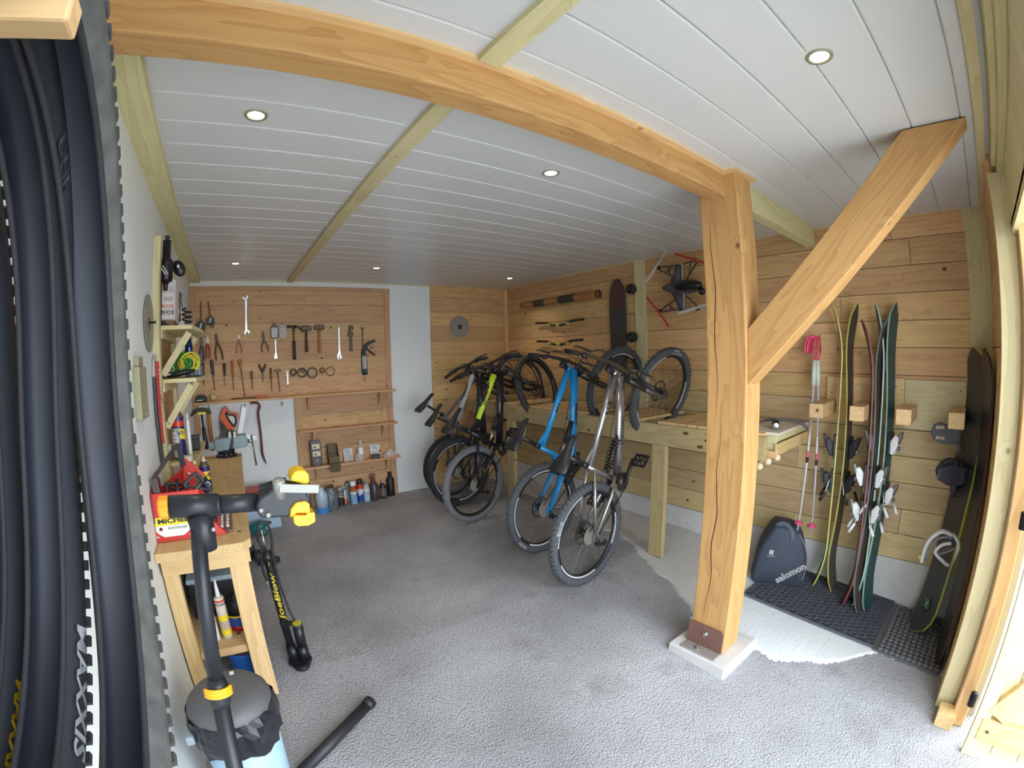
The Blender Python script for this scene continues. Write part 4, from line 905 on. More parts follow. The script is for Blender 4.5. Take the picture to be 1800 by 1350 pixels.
# ================================================================ workbench
WB=thing('workbench','pale pine workbench along the left wall with a lower shelf','workbench',(-0.19,2.95,0.0))
MB().prism([(-0.395,1.90),(-0.03,1.90),(0.005,1.94),(0.032,3.93),(0.032,3.95),(-0.395,3.95)],0.79,0.83).build('worktop',spruce('Y'),WB,bevel=0.003)
MB().box((-0.385,1.935,0.715),(-0.02,1.96,0.789)).build('front_apron',spruce('X'),WB,bevel=0.002)
MB().box((-0.03,1.961,0.715),(-0.008,3.92,0.789)).build('side_apron',spruce('Y'),WB,bevel=0.002)
for (x0,x1,y0,y1,tilt) in ((-0.105,-0.02,1.965,2.01,0),(-0.39,-0.325,1.965,2.01,0),(-0.09,-0.02,3.86,3.91,0),(-0.39,-0.33,3.86,3.91,0)):
    MB().box((x0,y0,0.0),(x1,y1,0.789)).build('leg',spruce('Z'),WB,bevel=0.003)
MB().box((-0.39,2.012,0.272),(-0.03,3.85,0.30)).build('lower_shelf',spruce('X'),WB,bevel=0.003)
MB().box((-0.323,1.985,0.262),(-0.107,2.011,0.302)).build('shelf_edge',toolwood('X'),WB,bevel=0.002)
def caulk(p,lab,body,bands,txt=None,tip=(200,60,50)):
    t=thing('caulk_cartridge',lab,'cartridge',p,'sealant cartridges under the workbench'); M=Matrix.Translation(p)@Matrix.Rotation(0.06,4,'X')
    MB().lathe([(0.022,0),(0.024,0.004),(0.024,0.215),(0.020,0.222)],M,n=20).build('cartridge',body,t)
    for a,b,m in bands: MB().lathe([(0.0243,a),(0.0243,b)],M,n=20,caps=False).build('label',m,t)
    MB().lathe([(0.010,0.22),(0.011,0.235),(0.004,0.31)],M,n=12).build('nozzle',plain('nozzle_white',srgb(222,220,216),0.45),t)
    if tip: MB().lathe([(0.008,0.275),(0.006,0.325),(0.002,0.345)],M,n=10).build('tip',plain('tip_red',srgb(*tip),0.4),t)
    if txt: bent_lettering(txt,0.017,NAVY,t,cyl_fn(M,0.0248,math.radians(-80),0.188),bold=0.0006)
    return t,M
t,M=caulk((-0.250,2.08,0.301),'white sealant cartridge with small grey print on the lower bench shelf',WHITE,[(0.2,0.212,plain('lb_g',srgb(190,196,196),0.5))],None)
for k in range(9): patch(M,0.0245,-120,-60-8*(k%3),0.03+k*0.019,0.034+k*0.019,mb_lines,t,'print',6)
patch(M,0.0246,-50,-25,0.10,0.16,plain('pink_print',srgb(206,70,90),0.5),t,'print')
beige=plain('cartridge_beige',srgb(206,196,176),0.4)
t,M=caulk((-0.190,2.09,0.301),'beige and yellow sealant cartridge with a clear nozzle on the lower bench shelf',beige,[(0.02,0.05,YEL),(0.05,0.10,plain('lb_brown',srgb(190,170,150),0.5)),(0.10,0.128,YEL),(0.20,0.21,CRED)],'SOUDAL',None)
t=thing('paint_pot','blue and red tub with a black top on the lower bench shelf','tub',(-0.125,2.16,0.301))
PM=Matrix.Translation((-0.125,2.16,0.301)); MB().lathe([(0.05,0),(0.052,0.03)],PM,n=24).build('red_base',plain('pot_red',srgb(176,40,44),0.4),t); MB().lathe([(0.0525,0.03),(0.0525,0.075)],PM,n=24,caps=False).build('blue_label',plain('pot_blue',srgb(40,90,170),0.4),t)
MB().lathe([(0.053,0.075),(0.053,0.085)],PM,n=24,caps=False).build('yellow_band',YEL,t); MB().lathe([(0.05,0.085),(0.045,0.13),(0.03,0.16),(0.018,0.17),(0.018,0.19),(0.0,0.19)],PM,n=24).build('black_top',BLACK,t)
t=thing('storage_tray','long dark tray with a pale blue rim on the lower bench shelf','tray',(-0.2,2.6,0.301))
MB().box((-0.35,2.30,0.301),(-0.06,3.0,0.50)).build('body',plain('tray_dark',srgb(40,40,46),0.5),t,bevel=0.01); MB().box((-0.355,2.29,0.50),(-0.055,3.01,0.525)).build('rim',plain('rim_blue',srgb(168,186,200),0.5),t,bevel=0.006)
t=thing('blue_rag','bright blue tub under the lower bench shelf behind the bin','tub',(-0.12,2.2,0.0)); t.name='blue_tub'; WORLD['blue_tub']=Vector((-0.12,2.2,0))
MB().lathe([(0.085,0),(0.095,0.15),(0.10,0.155),(0.10,0.17)],Matrix.Translation((-0.135,2.2,0.0)),n=24).build('body',plain('tub_blue',srgb(36,108,200),0.4),t); MB().lathe([(0.102,0.17),(0.102,0.182),(0.0,0.186)],Matrix.Translation((-0.135,2.2,0.0)),n=24).build('lid',plain('tub_lid',srgb(50,50,54),0.4),t)
# bench vise
VS=thing('bench_vise','grey bench vise on a dark round base at the far end of the workbench','vise',(-0.09,3.86,0.83))
VG=plain('vise_grey',srgb(122,138,142),0.45,0.3,noise=0.15,scale=25); vx,vy,vz=-0.09,3.86,0.83
MB().lathe([(0.085,0),(0.085,0.018),(0.07,0.022),(0.07,0.05),(0.06,0.056)],Matrix.Translation((vx,vy,vz)),n=28).build('swivel_base',plain('vise_base',srgb(52,48,56),0.45,0.5),VS)
mb=MB(); mb.prism([(-0.075,0.05),(0.02,0.05),(0.035,0.085),(0.055,0.15),(0.02,0.155),(-0.075,0.15),(-0.09,0.12)],-0.055,0.055,frame((vx,vy,vz),(1,0,0),(0,0,1))); mb.build('fixed_body',VG,VS,bevel=0.006)
MB().box((vx-0.165,vy-0.032,vz+0.07),(vx-0.05,vy+0.032,vz+0.128)).build('slide_bar',VG,VS,bevel=0.005)
mb=MB(); mb.prism([(0.06,0.06),(0.17,0.07),(0.185,0.10),(0.17,0.165),(0.10,0.165),(0.062,0.15)],-0.05,0.05,frame((vx,vy,vz),(1,0,0),(0,0,1))); mb.build('moving_jaw',VG,VS,bevel=0.006)
for x in (0.028,0.066): MB().prism([(0,0.15),(0.028,0.15),(0.024,0.20),(0.004,0.20)],-0.06,0.06,frame((vx+x,vy,vz),(1,0,0),(0,0,1))).build('jaw_plate',plain('jaw_steel',srgb(150,146,136),0.4,0.8),VS,bevel=0.002)
MB().prism(arc(0,0,0.075,0,180,14),-0.02,0.02,frame((vx+0.02,vy+0.06,vz+0.13),(1,0,0),(0,0,1))).build('anvil',plain('anvil_dark',srgb(70,66,62),0.5,0.5),VS)
MB().tube([(vx+0.18,vy,vz+0.105),(vx+0.225,vy,vz+0.105)],0.015,12).build('screw',STEEL,VS)
MB().tube([(vx+0.215,vy-0.01,vz+0.14),(vx+0.232,vy-0.01,vz-0.085)],0.007,8).ball((vx+0.215,vy-0.01,vz+0.145),0.011).ball((vx+0.232,vy-0.01,vz-0.09),0.011).build('tommy_bar',plain('bar_steel',srgb(130,134,138),0.4,0.8),VS)
for a in range(5):
    an=math.radians(-150+a*30); MB().lathe([(0.006,0),(0.006,0.008)],Matrix.Translation((vx+0.078*math.cos(an),vy+0.078*math.sin(an),vz+0.018)),n=6).build('bolt',STEEL,VS)
# red open tool box with a black carrying frame
RB=thing('red_tool_box','open red metal tool box with yellow sign on the front of the bench','tool box',(-0.24,2.15,0.83))
RD=plain('box_red',srgb(206,46,36),0.4); RD2=plain('box_red_dull',srgb(150,62,60),0.55)
FM=frame((-0.393,2.03,0.832),(1,0,0),(0,0.12,1))
MB().prism([(0.0,0.0),(0.30,0.0),(0.215,0.10),(0.205,0.205),(0.0,0.205)],0,0.004,FM).build('front_panel',RD,RB)
MB().prism([(0.0,0.02),(0.205,0.02),(0.205,0.068),(0.0,0.068)],0.004,0.0046,FM).build('white_sign',WHITE,RB)
MB().prism([(0.0,0.069),(0.207,0.069),(0.207,0.104),(0.0,0.104)],0.004,0.005,FM).build('yellow_sign',plain('sign_yellow',srgb(244,226,40),0.4),RB)
lettering('MICHELIN',0.027,ink,RB,FM@Matrix.Translation((0.100,0.0865,0.0055)),bold=0.0012,squeeze=1.45)
lettering('BONTRAGER',0.014,plain('print_slate',srgb(80,90,110),0.5),RB,FM@Matrix.Translation((0.095,0.055,0.005)),bold=0.0003)
MB().lathe([(0.0075,0),(0.0075,0.001)],FM@Matrix.Translation((0.022,0.055,0.0046)),n=18).build('emblem',plain('emblem_red',srgb(120,30,46),0.4),RB)
mb=MB()
for i in range(14):
    a0=math.radians(200+i*10); a1=math.radians(210+i*10); c=V(0.075,0.080,0)
    mb.add([FM@V(c.x+r*math.cos(a),c.y+r*0.8*math.sin(a),0.0052) for r,a in ((0.085,a0),(0.098,a0),(0.098,a1),(0.085,a1))],[(0,1,2,3)])
mb.build('red_swoosh',RD,RB)
MB().prism([(0,0),(0.31,0),(0.31,0.29),(0,0.29)],0,0.004,frame((-0.393,2.035,0.834),(1,0,0),(0,1,0))).build('bottom',RD2,RB)
MB().prism([(0.0,0.0),(0.30,0.0),(0.215,0.10),(0.13,0.255),(0.0,0.16)],0,0.004,frame((-0.393,2.33,0.834),(1,0,0),(0,0,1))).build('back_panel',RD,RB)
MB().prism([(0.0,0.0),(0.29,0.0),(0.29,0.205),(0.18,0.26),(0.0,0.205)],0,0.004,frame((-0.393,2.035,0.834),(0,1,0),(0,0,1))).build('left_panel',RD2,RB)
MB().prism([(0.0,0.0),(0.29,0.0),(0.29,0.10),(0.0,0.10)],0,0.004,frame((-0.10,2.035,0.834),(0,1,0),(-0.75,0,0.9))).build('right_flap',RD,RB)
MB().prism([(0,0),(0.11,0.01),(0.02,0.10)],0,0.004,frame((-0.275,2.30,1.03),(1,0,0),(0,0.2,1))).build('corner_flap',RD,RB)
MB().lathe([(0.008,0),(0.008,0.002),(0.004,0.004)],frame((-0.245,2.296,1.055),(1,0,0),(0,0.2,1)),n=12).build('rivet',STEEL,RB)
MB().bar((-0.372,2.06,1.10),(-0.352,2.06,0.90),0.03,0.004,up=(0,1,0)).build('strap',DARKSTEEL,RB)
MB().bar((-0.372,2.06,1.10),(-0.275,2.26,1.205),0.022,0.006).build('handle',plain('handle_dark',srgb(74,66,62),0.5),RB)
MB().bar((-0.275,2.26,1.205),(-0.262,2.27,1.10),0.026,0.006,up=(0,1,0)).build('strap',BLACK,RB)
t=thing('bike_pedal','black flat pedals heaped in the red tool box','pedal',(-0.27,2.13,0.93))
random.seed(4)
def pedal_cage(t,c,M3,w=0.1):
    M=Matrix.Translation(c)@M3.to_4x4()
    mb=MB(); 
    for s in (-1,1):
        mb.box((-w/2,s*0.038-0.006,-0.008),(w/2,s*0.038+0.006,0.008),M); mb.box((s*w*0.48-0.006,-0.04,-0.008),(s*w*0.48+0.006,0.04,0.008),M)
    mb.bar(M@V(-w*0.45,-0.035,0),M@V(w*0.45,0.035,0),0.008,0.01); mb.bar(M@V(-w*0.45,0.035,0),M@V(w*0.45,-0.035,0),0.008,0.01)
    mb.build('cage',BLACK,t,bevel=0.002)
    MB().tube([M@V(0,-0.045,0),M@V(0,0.06,0)],0.009,10).build('axle',DARKSTEEL,t)
pedal_cage(t,V(-0.285,2.11,1.02),Euler((0.9,0.2,0.3)).to_matrix())
t=thing('bike_pedal','black ribbed pedal standing on edge at the right side of the red box','pedal',(-0.2,2.10,1.02)); pedal_cage(t,V(-0.195,2.11,1.03),Euler((1.3,1.0,0.2)).to_matrix(),0.11)
t=thing('bike_chain','greasy chain and small parts filling the red tool box','chain',(-0.24,2.18,0.85))
mb=MB()
for i in range(90):
    a=i*0.55; r=0.02+0.0009*i; c=V(-0.24+r*math.cos(a),2.18+r*math.sin(a),0.90+0.05*random.random()); d=V(-math.sin(a),math.cos(a),random.uniform(-.3,.3))
    mb.bar(c-d*0.007,c+d*0.007,0.008,0.004)
mb.build('links',plain('greasy_steel',srgb(70,58,50),0.4,0.7),t,kind='stuff')
MB().box((-0.36,2.06,0.84),(-0.13,2.30,0.90)).build('parts_tray',plain('tray_black',srgb(34,30,28),0.6),t,bevel=0.01)
t=thing('socket_set','small chrome sockets in a tray beside the red box','sockets',(-0.1,2.1,0.83))
MB().box((-0.13,2.05,0.831),(-0.065,2.33,0.84)).build('tray',plain('tray_wood',srgb(120,104,88),0.6),t,bevel=0.002)
for i in range(12):
    x=-0.112+(i%2)*0.026; y=2.075+(i//2)*0.042
    MB().lathe([(0.011,0),(0.011,0.022),(0.007,0.022),(0.007,0.01)],Matrix.Translation((x,y,0.84)),n=12).build('socket',CHROME,t)
# ================================================================ repair stand
RS_=thing('repair_stand','black bicycle repair stand with yellow clamp jaws in front of the bench','repair stand',(-0.22,1.0,-0.08))
RBK=plain('stand_black',srgb(34,36,42),0.42); RYE=plain('stand_yellow',srgb(240,176,36),0.4); ROR=plain('stand_orange',srgb(250,160,40),0.45); SILV=plain('stand_silver',srgb(150,148,142),0.45,0.35)
k=0.00137; SM=frame((-0.128,1.200,1.206),(1,0,-0.02),(0,0,1))
def sp_(px,py,z=0.0): return SM@V((px-340)*k,(890-py)*k,z)
top=sp_(345,905); foot=Vector((-0.245,0.97,-0.08)); mid=top+(foot-top)*0.40
MB().tube([top,mid+ (top-mid)*0.1],0.0205,16).build('upper_pole',RBK,RS_)
MB().tube([mid+(top-mid)*0.08,foot],0.0235,16).build('lower_pole',RBK,RS_)
pd=(foot-top).normalized(); q=mid+(top-mid)*0.12
MB().tube([q-pd*0.02,q+pd*0.005,q+pd*0.045,q+pd*0.06],[0.024,0.031,0.031,0.026],18).build('collar',RBK,RS_)
CMx=axis_frame(q+pd*0.008,-pd)
mb=MB(); n=12
for j in range(3):
    pts=[]
    for i in range(n+1):
        a=math.radians(-40+ i*140/n); pts.append(CMx@V(0.036*math.cos(a),0.036*math.sin(a),-0.012+j*0.009))
    mb.tube(pts,0.0052,8)
lv=mb.build('quick_release_lever',RYE,RS_)
# aim the lever at the viewer's side of the pole
best=min(range(36),key=lambda i:(CMx@V(math.cos(math.radians(i*10)),math.sin(math.radians(i*10)),0)).y)
lv.data.transform(Matrix.Translation(-WORLD[lv.name])@Matrix.Identity(4)) if False else None
lvoff=WORLD[lv.name]; R_=Matrix.Translation(-lvoff)@CMx@Matrix.Rotation(math.radians(best*10-30),4,'Z')@CMx.inverted()@Matrix.Translation(lvoff); lv.data.transform(R_)
MB().tube([sp_(296,887),sp_(385,892)],0.029,20).build('tee_head',RBK,RS_)
MB().tube([sp_(348,905),sp_(352,945),sp_(354,975)],[0.034,0.030,0.026],18).build('tee_socket',RBK,RS_)
MB().tube([sp_(380,892),sp_(458,895)],0.024,18).build('cross_tube',RBK,RS_)
MB().tube([sp_(378,892),sp_(390,892)],[0.0285,0.027],18).build('tube_collar',RBK,RS_)
kn=[]; 
for i in range(48): kn.append((0.040+0.002*math.sin(i*PI/2),0))
mb=MB(); nK=32
KM=axis_frame(sp_(296,887),(SM.to_3x3()@V(-1,0,0)))
ring_=[]; 
for zz,rr in ((0,0.026),(0.004,0.029),(0.022,0.029),(0.027,0.025)):
    for i in range(nK):
        a=2*PI*i/nK; r=rr*(1.0 if (i%4)<2 else 0.93); mb.v.append(tuple(KM@V(r*math.cos(a),r*math.sin(a),zz)))
for j in range(3):
    for i in range(nK): mb.f.append((j*nK+i,j*nK+(i+1)%nK,(j+1)*nK+(i+1)%nK,(j+1)*nK+i)); mb.sm.append(False)
mb.f.append(tuple(3*nK+i for i in range(nK))); mb.sm.append(False); mb.build('orange_knob',ROR,RS_)
for (px,py,z,r) in ((372,930,0.032,0.006),(463,902,0.045,0.0065),(475,912,0.047,0.007)):
    MB().lathe([(r,0),(r,0.003),(r*0.6,0.005)],Matrix.Translation(sp_(px,py,z))@SM.to_3x3().to_4x4(),n=14).build('bolt',SILV,RS_)
# clamp body
prof=[(455,893),(462,880),(485,868),(520,863),(548,872),(556,890),(556,902),(535,905),(512,922),(462,918),(455,905)]
MB().prism([((x-340)*k,(890-y)*k) for x,y in prof][::-1],-0.03,0.045,SM).build('clamp_body',RBK,RS_,bevel=0.006)
mb=MB()
for i in range(4): mb.bar(sp_(466,884-i*4.2,0.02-i*0.016),sp_(520,871-i*2.6,0.02-i*0.016),0.007,0.014,up=(0,0,1))
mb.build('cooling_ribs',RBK,RS_,bevel=0.001)
MB().tube([sp_(556,860,0.0),sp_(558,918,0.0)],0.009,12).build('clamp_screw',DARKSTEEL,RS_)
# lower fixed jaws (yellow) and upper cam jaw
MB().prism([((x-340)*k,(890-y)*k) for x,y in [(514,922),(517,905),(528,894),(546,893),(554,900),(553,918),(540,916),(528,914)]][::-1],-0.02,0.055,SM).build('jaw_pad',RYE,RS_,bevel=0.004)
MB().prism([((x-340)*k,(890-y)*k) for x,y in [(521,918),(545,922),(546,919),(552,917),(554,918),(562,918),(562,937),(548,943),(528,941),(521,935)]][::-1],-0.02,0.05,SM).build('jaw_pad',RYE,RS_,bevel=0.004)
MB().prism([((x-340)*k,(890-y)*k) for x,y in [(524,850),(529,840),(540,836),(552,839),(559,846),(559,862),(552,866),(530,857),(522,855)]][::-1],-0.03,0.04,SM).build('jaw_knob',plain('stand_lemon',srgb(244,196,30),0.4),RS_,bevel=0.006)
MB().bar(sp_(500,866,0.05),sp_(573,875,0.05),0.02,0.006,up=SM.to_3x3()@V(0,1,0.25)).build('cam_lever',SILV,RS_,bevel=0.002)
MB().bar(sp_(500,862,0.058),sp_(573,872,0.058),0.004,0.022,up=SM.to_3x3()@V(0,1,0.0)).build('cam_lever_side',SILV,RS_,bevel=0.001)
MB().lathe([(0.016,-0.03),(0.016,0.016),(0.013,0.02)],Matrix.Translation(sp_(501,862,0.04))@SM.to_3x3().to_4x4()@Matrix.Rotation(-PI/2+0.25,4,'X'),n=20).build('cam_pivot',SILV,RS_)
for a in (0.35,2.3,4.4):
    MB().tube([foot+V(0,0,0.14),foot+V(0.32*math.cos(a),0.30*math.sin(a)*0.7,0.025-0.0)],0.012,10).build('leg',RBK,RS_)
# ================================================================ bin
bx,by=-0.185,1.40; bz=-0.054
BN=thing('pedal_bin','pale blue bin with a black bag and a round grey lid beside the stand','bin',(bx,by,bz))
mb=MB().lathe([(0.115,0),(0.12,0.005),(0.143,0.5)],Matrix.Translation((bx,by,bz)),n=36); mb.build('body',plain('bin_blue',srgb(158,188,210),0.4),BN)
random.seed(12); mb=MB(); nb=40; rows=[(0.150,0.52),(0.156,0.49),(0.158,0.46),(0.156,0.42),(0.153,0.385)]
for j,(r,z) in enumerate(rows):
    for i in range(nb):
        a=2*PI*i/nb; rr=r+random.uniform(-0.004,0.004)+0.004*math.sin(i*1.7+j); zz=z+(random.uniform(-0.012,0.012)+0.01*math.sin(i*0.5) if j==4 else random.uniform(-0.003,0.003))
        mb.v.append((bx+rr*math.cos(a),by+rr*math.sin(a),bz+zz))
for j in range(4):
    for i in range(nb): mb.f.append((j*nb+i,(j+1)*nb+i,(j+1)*nb+(i+1)%nb,j*nb+(i+1)%nb)); mb.sm.append(False)
mb.build('bin_bag',plain('bag_black',srgb(34,34,40),0.22),BN)
MB().lathe([(0.0,0.572),(0.06,0.572),(0.10,0.566),(0.125,0.556),(0.140,0.54),(0.146,0.52),(0.146,0.50)][::-1],Matrix.Translation((bx,by,bz)),n=40).build('lid',plain('lid_grey',srgb(92,92,94),0.55,noise=0.2,scale=14,bump=0.1),BN)
MB().box((bx-0.165,by-0.09,bz+0.44),(bx-0.135,by-0.04,bz+0.475)).build('hinge_clip',plain('clip_grey',srgb(150,160,168),0.5),BN,bevel=0.006)
MB().box((bx+0.02,by+0.07,bz+0.571),(bx+0.035,by+0.085,bz+0.574)).build('white_scrap',WHITE,BN)
MB().box((bx+0.12,by-0.05,bz),(bx+0.17,by+0.05,bz+0.012)).build('pedal',plain('clip_grey',srgb(150,160,168),0.5),BN,bevel=0.003)
# ================================================================ floor pump
PB=Vector((0.105,2.2,0.0)); PT=Vector((0.075,2.27,0.575))
FP=thing('floor_pump','black floor pump with yellow letters standing beside the bench leg','pump',PB)
PK=plain('pump_black',srgb(26,26,30),0.4); up=(PT-PB).normalized()
MB().tube([PB+up*0.09,PT],0.021,18).build('barrel',PK,FP)
MB().tube([PT,PT+up*0.02,PT+up*0.05],[0.028,0.03,0.022],16).build('barrel_cap',PK,FP)
MB().tube([PT+up*0.05,PT+up*0.16],0.006,8).build('piston_rod',STEEL,FP)
h0=PT+up*0.085
MB().tube(smooth_path([h0+V(-0.012,0,-0.02),h0+V(-0.028,0,0.03),h0+V(-0.020,0,0.10),h0+V(0.010,0,0.115),h0+V(0.034,0,0.09),h0+V(0.040,0,0.02),h0+V(0.033,-0.005,-0.05),h0+V(0.04,-0.02,-0.2),h0+V(0.062,-0.045,-0.36),PB+V(0.055,-0.02,0.20)],5),0.006,8).build('hose',PK,FP)
MB().tube(smooth_path([h0+V(-0.02,-0.01,-0.02),h0+V(-0.03,-0.015,-0.12),h0+V(-0.02,-0.02,-0.19)],5),0.007,8).build('hose_tail',PK,FP)
MB().lathe([(0.010,0),(0.010,0.02),(0.004,0.022)],axis_frame(h0+V(-0.02,-0.02,-0.19),(0,-0.4,-1)),n=10).build('valve_head',plain('valve_grey',srgb(110,110,112),0.4),FP)
g=PB+V(0.05,-0.02,0.10); MB().tube([g,g+V(0,0,0.13)],[0.026,0.028],18).build('gauge_body',PK,FP)
MB().lathe([(0.029,0),(0.029,0.008),(0.026,0.010)],Matrix.Translation(g+V(0,0,0.13)),n=24).build('gauge_rim',plain('gauge_rim',srgb(80,76,60),0.5),FP)
MB().lathe([(0.0,0.0105),(0.024,0.0105)],Matrix.Translation(g+V(0,0,0.13)),n=24,caps=False).build('gauge_face',plain('gauge_yellow',srgb(214,200,40),0.4),FP)
MB().bar(g+V(-0.008,0.004,0.1412),g+V(0.012,-0.004,0.1412),0.003,0.001).build('gauge_needle',BLACK,FP)
MB().bar(PB+up*0.24+V(-0.02,0,0),g+V(0.025,0,0.125),0.03,0.016).build('bridge',PK,FP,bevel=0.004)
mb=MB().prism([(-0.055,0.05),(-0.065,-0.01),(-0.03,-0.085),(0.0,-0.10),(0.03,-0.085),(0.065,-0.01),(0.055,0.05),(0.0,0.065)],0,0.03,Matrix.Translation(PB+V(0.025,-0.02,0))); mb.build('foot',PK,FP,bevel=0.012)
MB().tube([PB+V(0,0,0.02),PB+up*0.10],[0.032,0.026],16).tube([g+V(0,0,-0.08),g],[0.034,0.027],16).build('foot_socket',PK,FP)
yl=plain('pump_yellow',srgb(240,214,40),0.4)
PMx=axis_frame(PB+up*0.385,up); 
fa=min(range(72),key=lambda i:(Vector((0,0,1.545))-(PMx@V(math.cos(math.radians(i*5)),math.sin(math.radians(i*5)),0))).length)
fa=math.radians(fa*5)
bent_lettering('JoeBlow',0.075,yl,FP,lambda x,y: PMx@V(0.0216*math.cos(fa-y*0.55/0.0216),0.0216*math.sin(fa-y*0.55/0.0216),x),bold=0.0015,shear=0.25)
bent_lettering('MAX',0.02,yl,FP,lambda x,y: PMx@V(0.0216*math.cos(fa-y*0.55/0.0216),0.0216*math.sin(fa-y*0.55/0.0216),x+0.19),shear=0.25)
# ================================================================ on the floor
t=thing('black_pole','black steel pole with a collar lying on the asphalt in front','pole',(0.16,1.6,-0.04))
pa=Vector((0.345,1.71,0.0)); pb=Vector((-0.03,1.46,-0.022))
pm=plain('pole_black',srgb(44,42,46),0.5,0.2,noise=0.3,scale=20)
MB().tube([pa,pb],0.0265,18).build('pole',pm,t); d=(pa-pb).normalized()
MB().tube([pa-d*0.01,pa+d*0.03],0.0285,18).build('end_collar',pm,t)
for i in range(10):
    a=2*PI*i/10; u=d.orthogonal().normalized(); w=d.cross(u); c=pa+d*0.01+(u*math.cos(a)+w*math.sin(a))*0.0285
    MB().bar(c,c+d*0.02,0.007,0.005,up=(u*math.cos(a)+w*math.sin(a))).build('collar_rib',pm,t)
t=thing('tool_crate','pale blue crate behind the far end of the workbench','crate',(0.15,4.5,0.0))
MB().box((-0.06,4.35,0.0),(0.33,4.7,0.27)).build('crate_body',plain('crate_blue',srgb(168,190,206),0.45),t,bevel=0.01)
for i in range(4): MB().box((-0.055,4.344,0.05+i*0.055),(0.325,4.352,0.075+i*0.055)).build('crate_rib',plain('crate_blue',srgb(168,190,206),0.45),t,bevel=0.003)
t=thing('red_drill_case','red plastic drill case lying on the pale blue crate','case',(0.14,4.5,0.27))
MB().box((-0.05,4.36,0.271),(0.31,4.62,0.375)).build('case_body',plain('case_red',srgb(176,40,48),0.4),t,bevel=0.02)
MB().box((0.0,4.35,0.31),(0.20,4.362,0.33)).build('handle',plain('case_red_dark',srgb(130,26,36),0.4),t,bevel=0.004); MB().box((0.24,4.353,0.34),(0.28,4.362,0.365)).build('latch',plain('latch_grey',srgb(170,176,180),0.4),t,bevel=0.003)
t=thing('teal_tool_bag','teal and black power tool on the floor beside the bench','power tool',(0.09,4.2,0.0))
TE=plain('teal',srgb(36,110,112),0.45)
mb=MB(); mb.tube([(0.03,4.2,0.06),(0.12,4.2,0.10),(0.17,4.2,0.11)],[0.05,0.045,0.03],14); mb.build('motor_body',TE,t); MB().tube([(0.11,4.2,0.09),(0.15,4.2,0.03),(0.16,4.2,0.012)],[0.03,0.028,0.03],12).build('grip',TE,t); MB().lathe([(0.022,0),(0.018,0.04),(0.006,0.06)],axis_frame((0.165,4.2,0.11),(1,0,0.1)),n=12).build('chuck',DARKSTEEL,t)
for dx,dy,lb in ((0.0,0.0,'dark scuffed shoe on the floor by the bench, the farther of two'),(0.05,-0.16,'dark scuffed shoe on the floor by the bench, the nearer of two')):
    c=V(0.03+dx,3.7+dy,0); t=thing('work_shoe',lb,'shoe',c,'shoes beside the workbench')
    MB().tube([c+V(-0.05,0,0.03),c+V(0.0,0,0.035),c+V(0.08,0.0,0.032),c+V(0.13,0,0.025)],[0.035,0.042,0.040,0.025],14,flat=(0.75,1)).build('sole',plain('boot_dark',srgb(48,46,48),0.6),t); MB().tube([c+V(-0.03,0,0.05),c+V(-0.035,0,0.11)],[0.038,0.034],14).build('ankle',plain('boot_dark',srgb(48,46,48),0.6),t)
# bottles along the foot of the tool board
BG='bottles and cans along the foot of the tool board'
def bottle(p,prof,lab,mat,lbl=None,cap=None,capprof=None,sc=(1,1)):
    t=thing('bottle',lab,'bottle',p,BG); M=Matrix.Translation(p)@Matrix.Diagonal((sc[0],sc[1],1,1))
    MB().lathe(prof,M,n=22).build('body',mat,t)
    if lbl:
        for r,a,b,m in lbl: MB().lathe([(r,a),(r,b)],M,n=22,caps=False).build('label',m,t)
    if cap: MB().lathe(capprof,M,n=16).build('cap',cap,t)
    return t,M
p_=lambda q:(q[0],q[1]+0.045,0.0)
bottle(p_((0.789,4.540,0.000)),[(0.06,0),(0.065,0.01),(0.065,0.05),(0.062,0.06)],'translucent pale blue jerrycan with a bright blue base, left end of the row',plain('jug_blue',srgb(60,130,200),0.4),[(0.0651,0.0,0.06,plain('jug_blue',srgb(60,130,200),0.4))],plain('jug_pale',srgb(176,190,208),0.35),[(0.062,0.06),(0.062,0.19),(0.03,0.25),(0.025,0.27)],(1.0,0.8))
t,M=bottle(p_((0.901,4.580,0.000)),[(0.065,0),(0.07,0.012),(0.07,0.17),(0.06,0.21),(0.03,0.235),(0.028,0.245)],'silver grey oil jug with a brown cap, second from the left',plain('jug_silver',srgb(120,126,134),0.35,0.4),None,plain('cap_brown',srgb(66,48,44),0.5),[(0.032,0.243),(0.032,0.268),(0.0,0.27)],(1,0.7))
MB().tube([V(*M.translation)+V(-0.02,-0.05,0.2),V(*M.translation)+V(0.02,-0.062,0.14),V(*M.translation)+V(0.0,-0.058,0.06)],0.009,8).build('moulded_handle',plain('jug_silver',srgb(120,126,134),0.35,0.4),t)
t,M=can(p_((1.015,4.664,0.000)),0.042,0.15,'grey and black can with a thin yellow curve on its label',[(0,0.65,ink),(0.65,1.0,plain('can_lead',srgb(130,132,134),0.4,0.4))],(0.03,0.05,plain('cap_steel',srgb(150,150,148),0.4),'cap'),BG)
MB().torus((M.translation.x,M.translation.y,0.105),(0.25,0.1,1),0.0428,0.0035,30,6).build('yellow_curve',YEL,t)
t,M=can(p_((1.071,4.720,0.000)),0.027,0.15,'slim white can with an orange flame, squeezed between two grey ones',[(0,0.35,plain('flame_orange',srgb(226,110,40),0.4)),(0.35,1.0,PALEL)],(0.018,0.03,PALEL,'cap'),BG)
t=thing('oil_tin','flat slate grey rectangular tin standing behind the spray cans','tin',p_((1.129,4.755,0.000)),BG); q=p_((1.123,4.758,0.000))
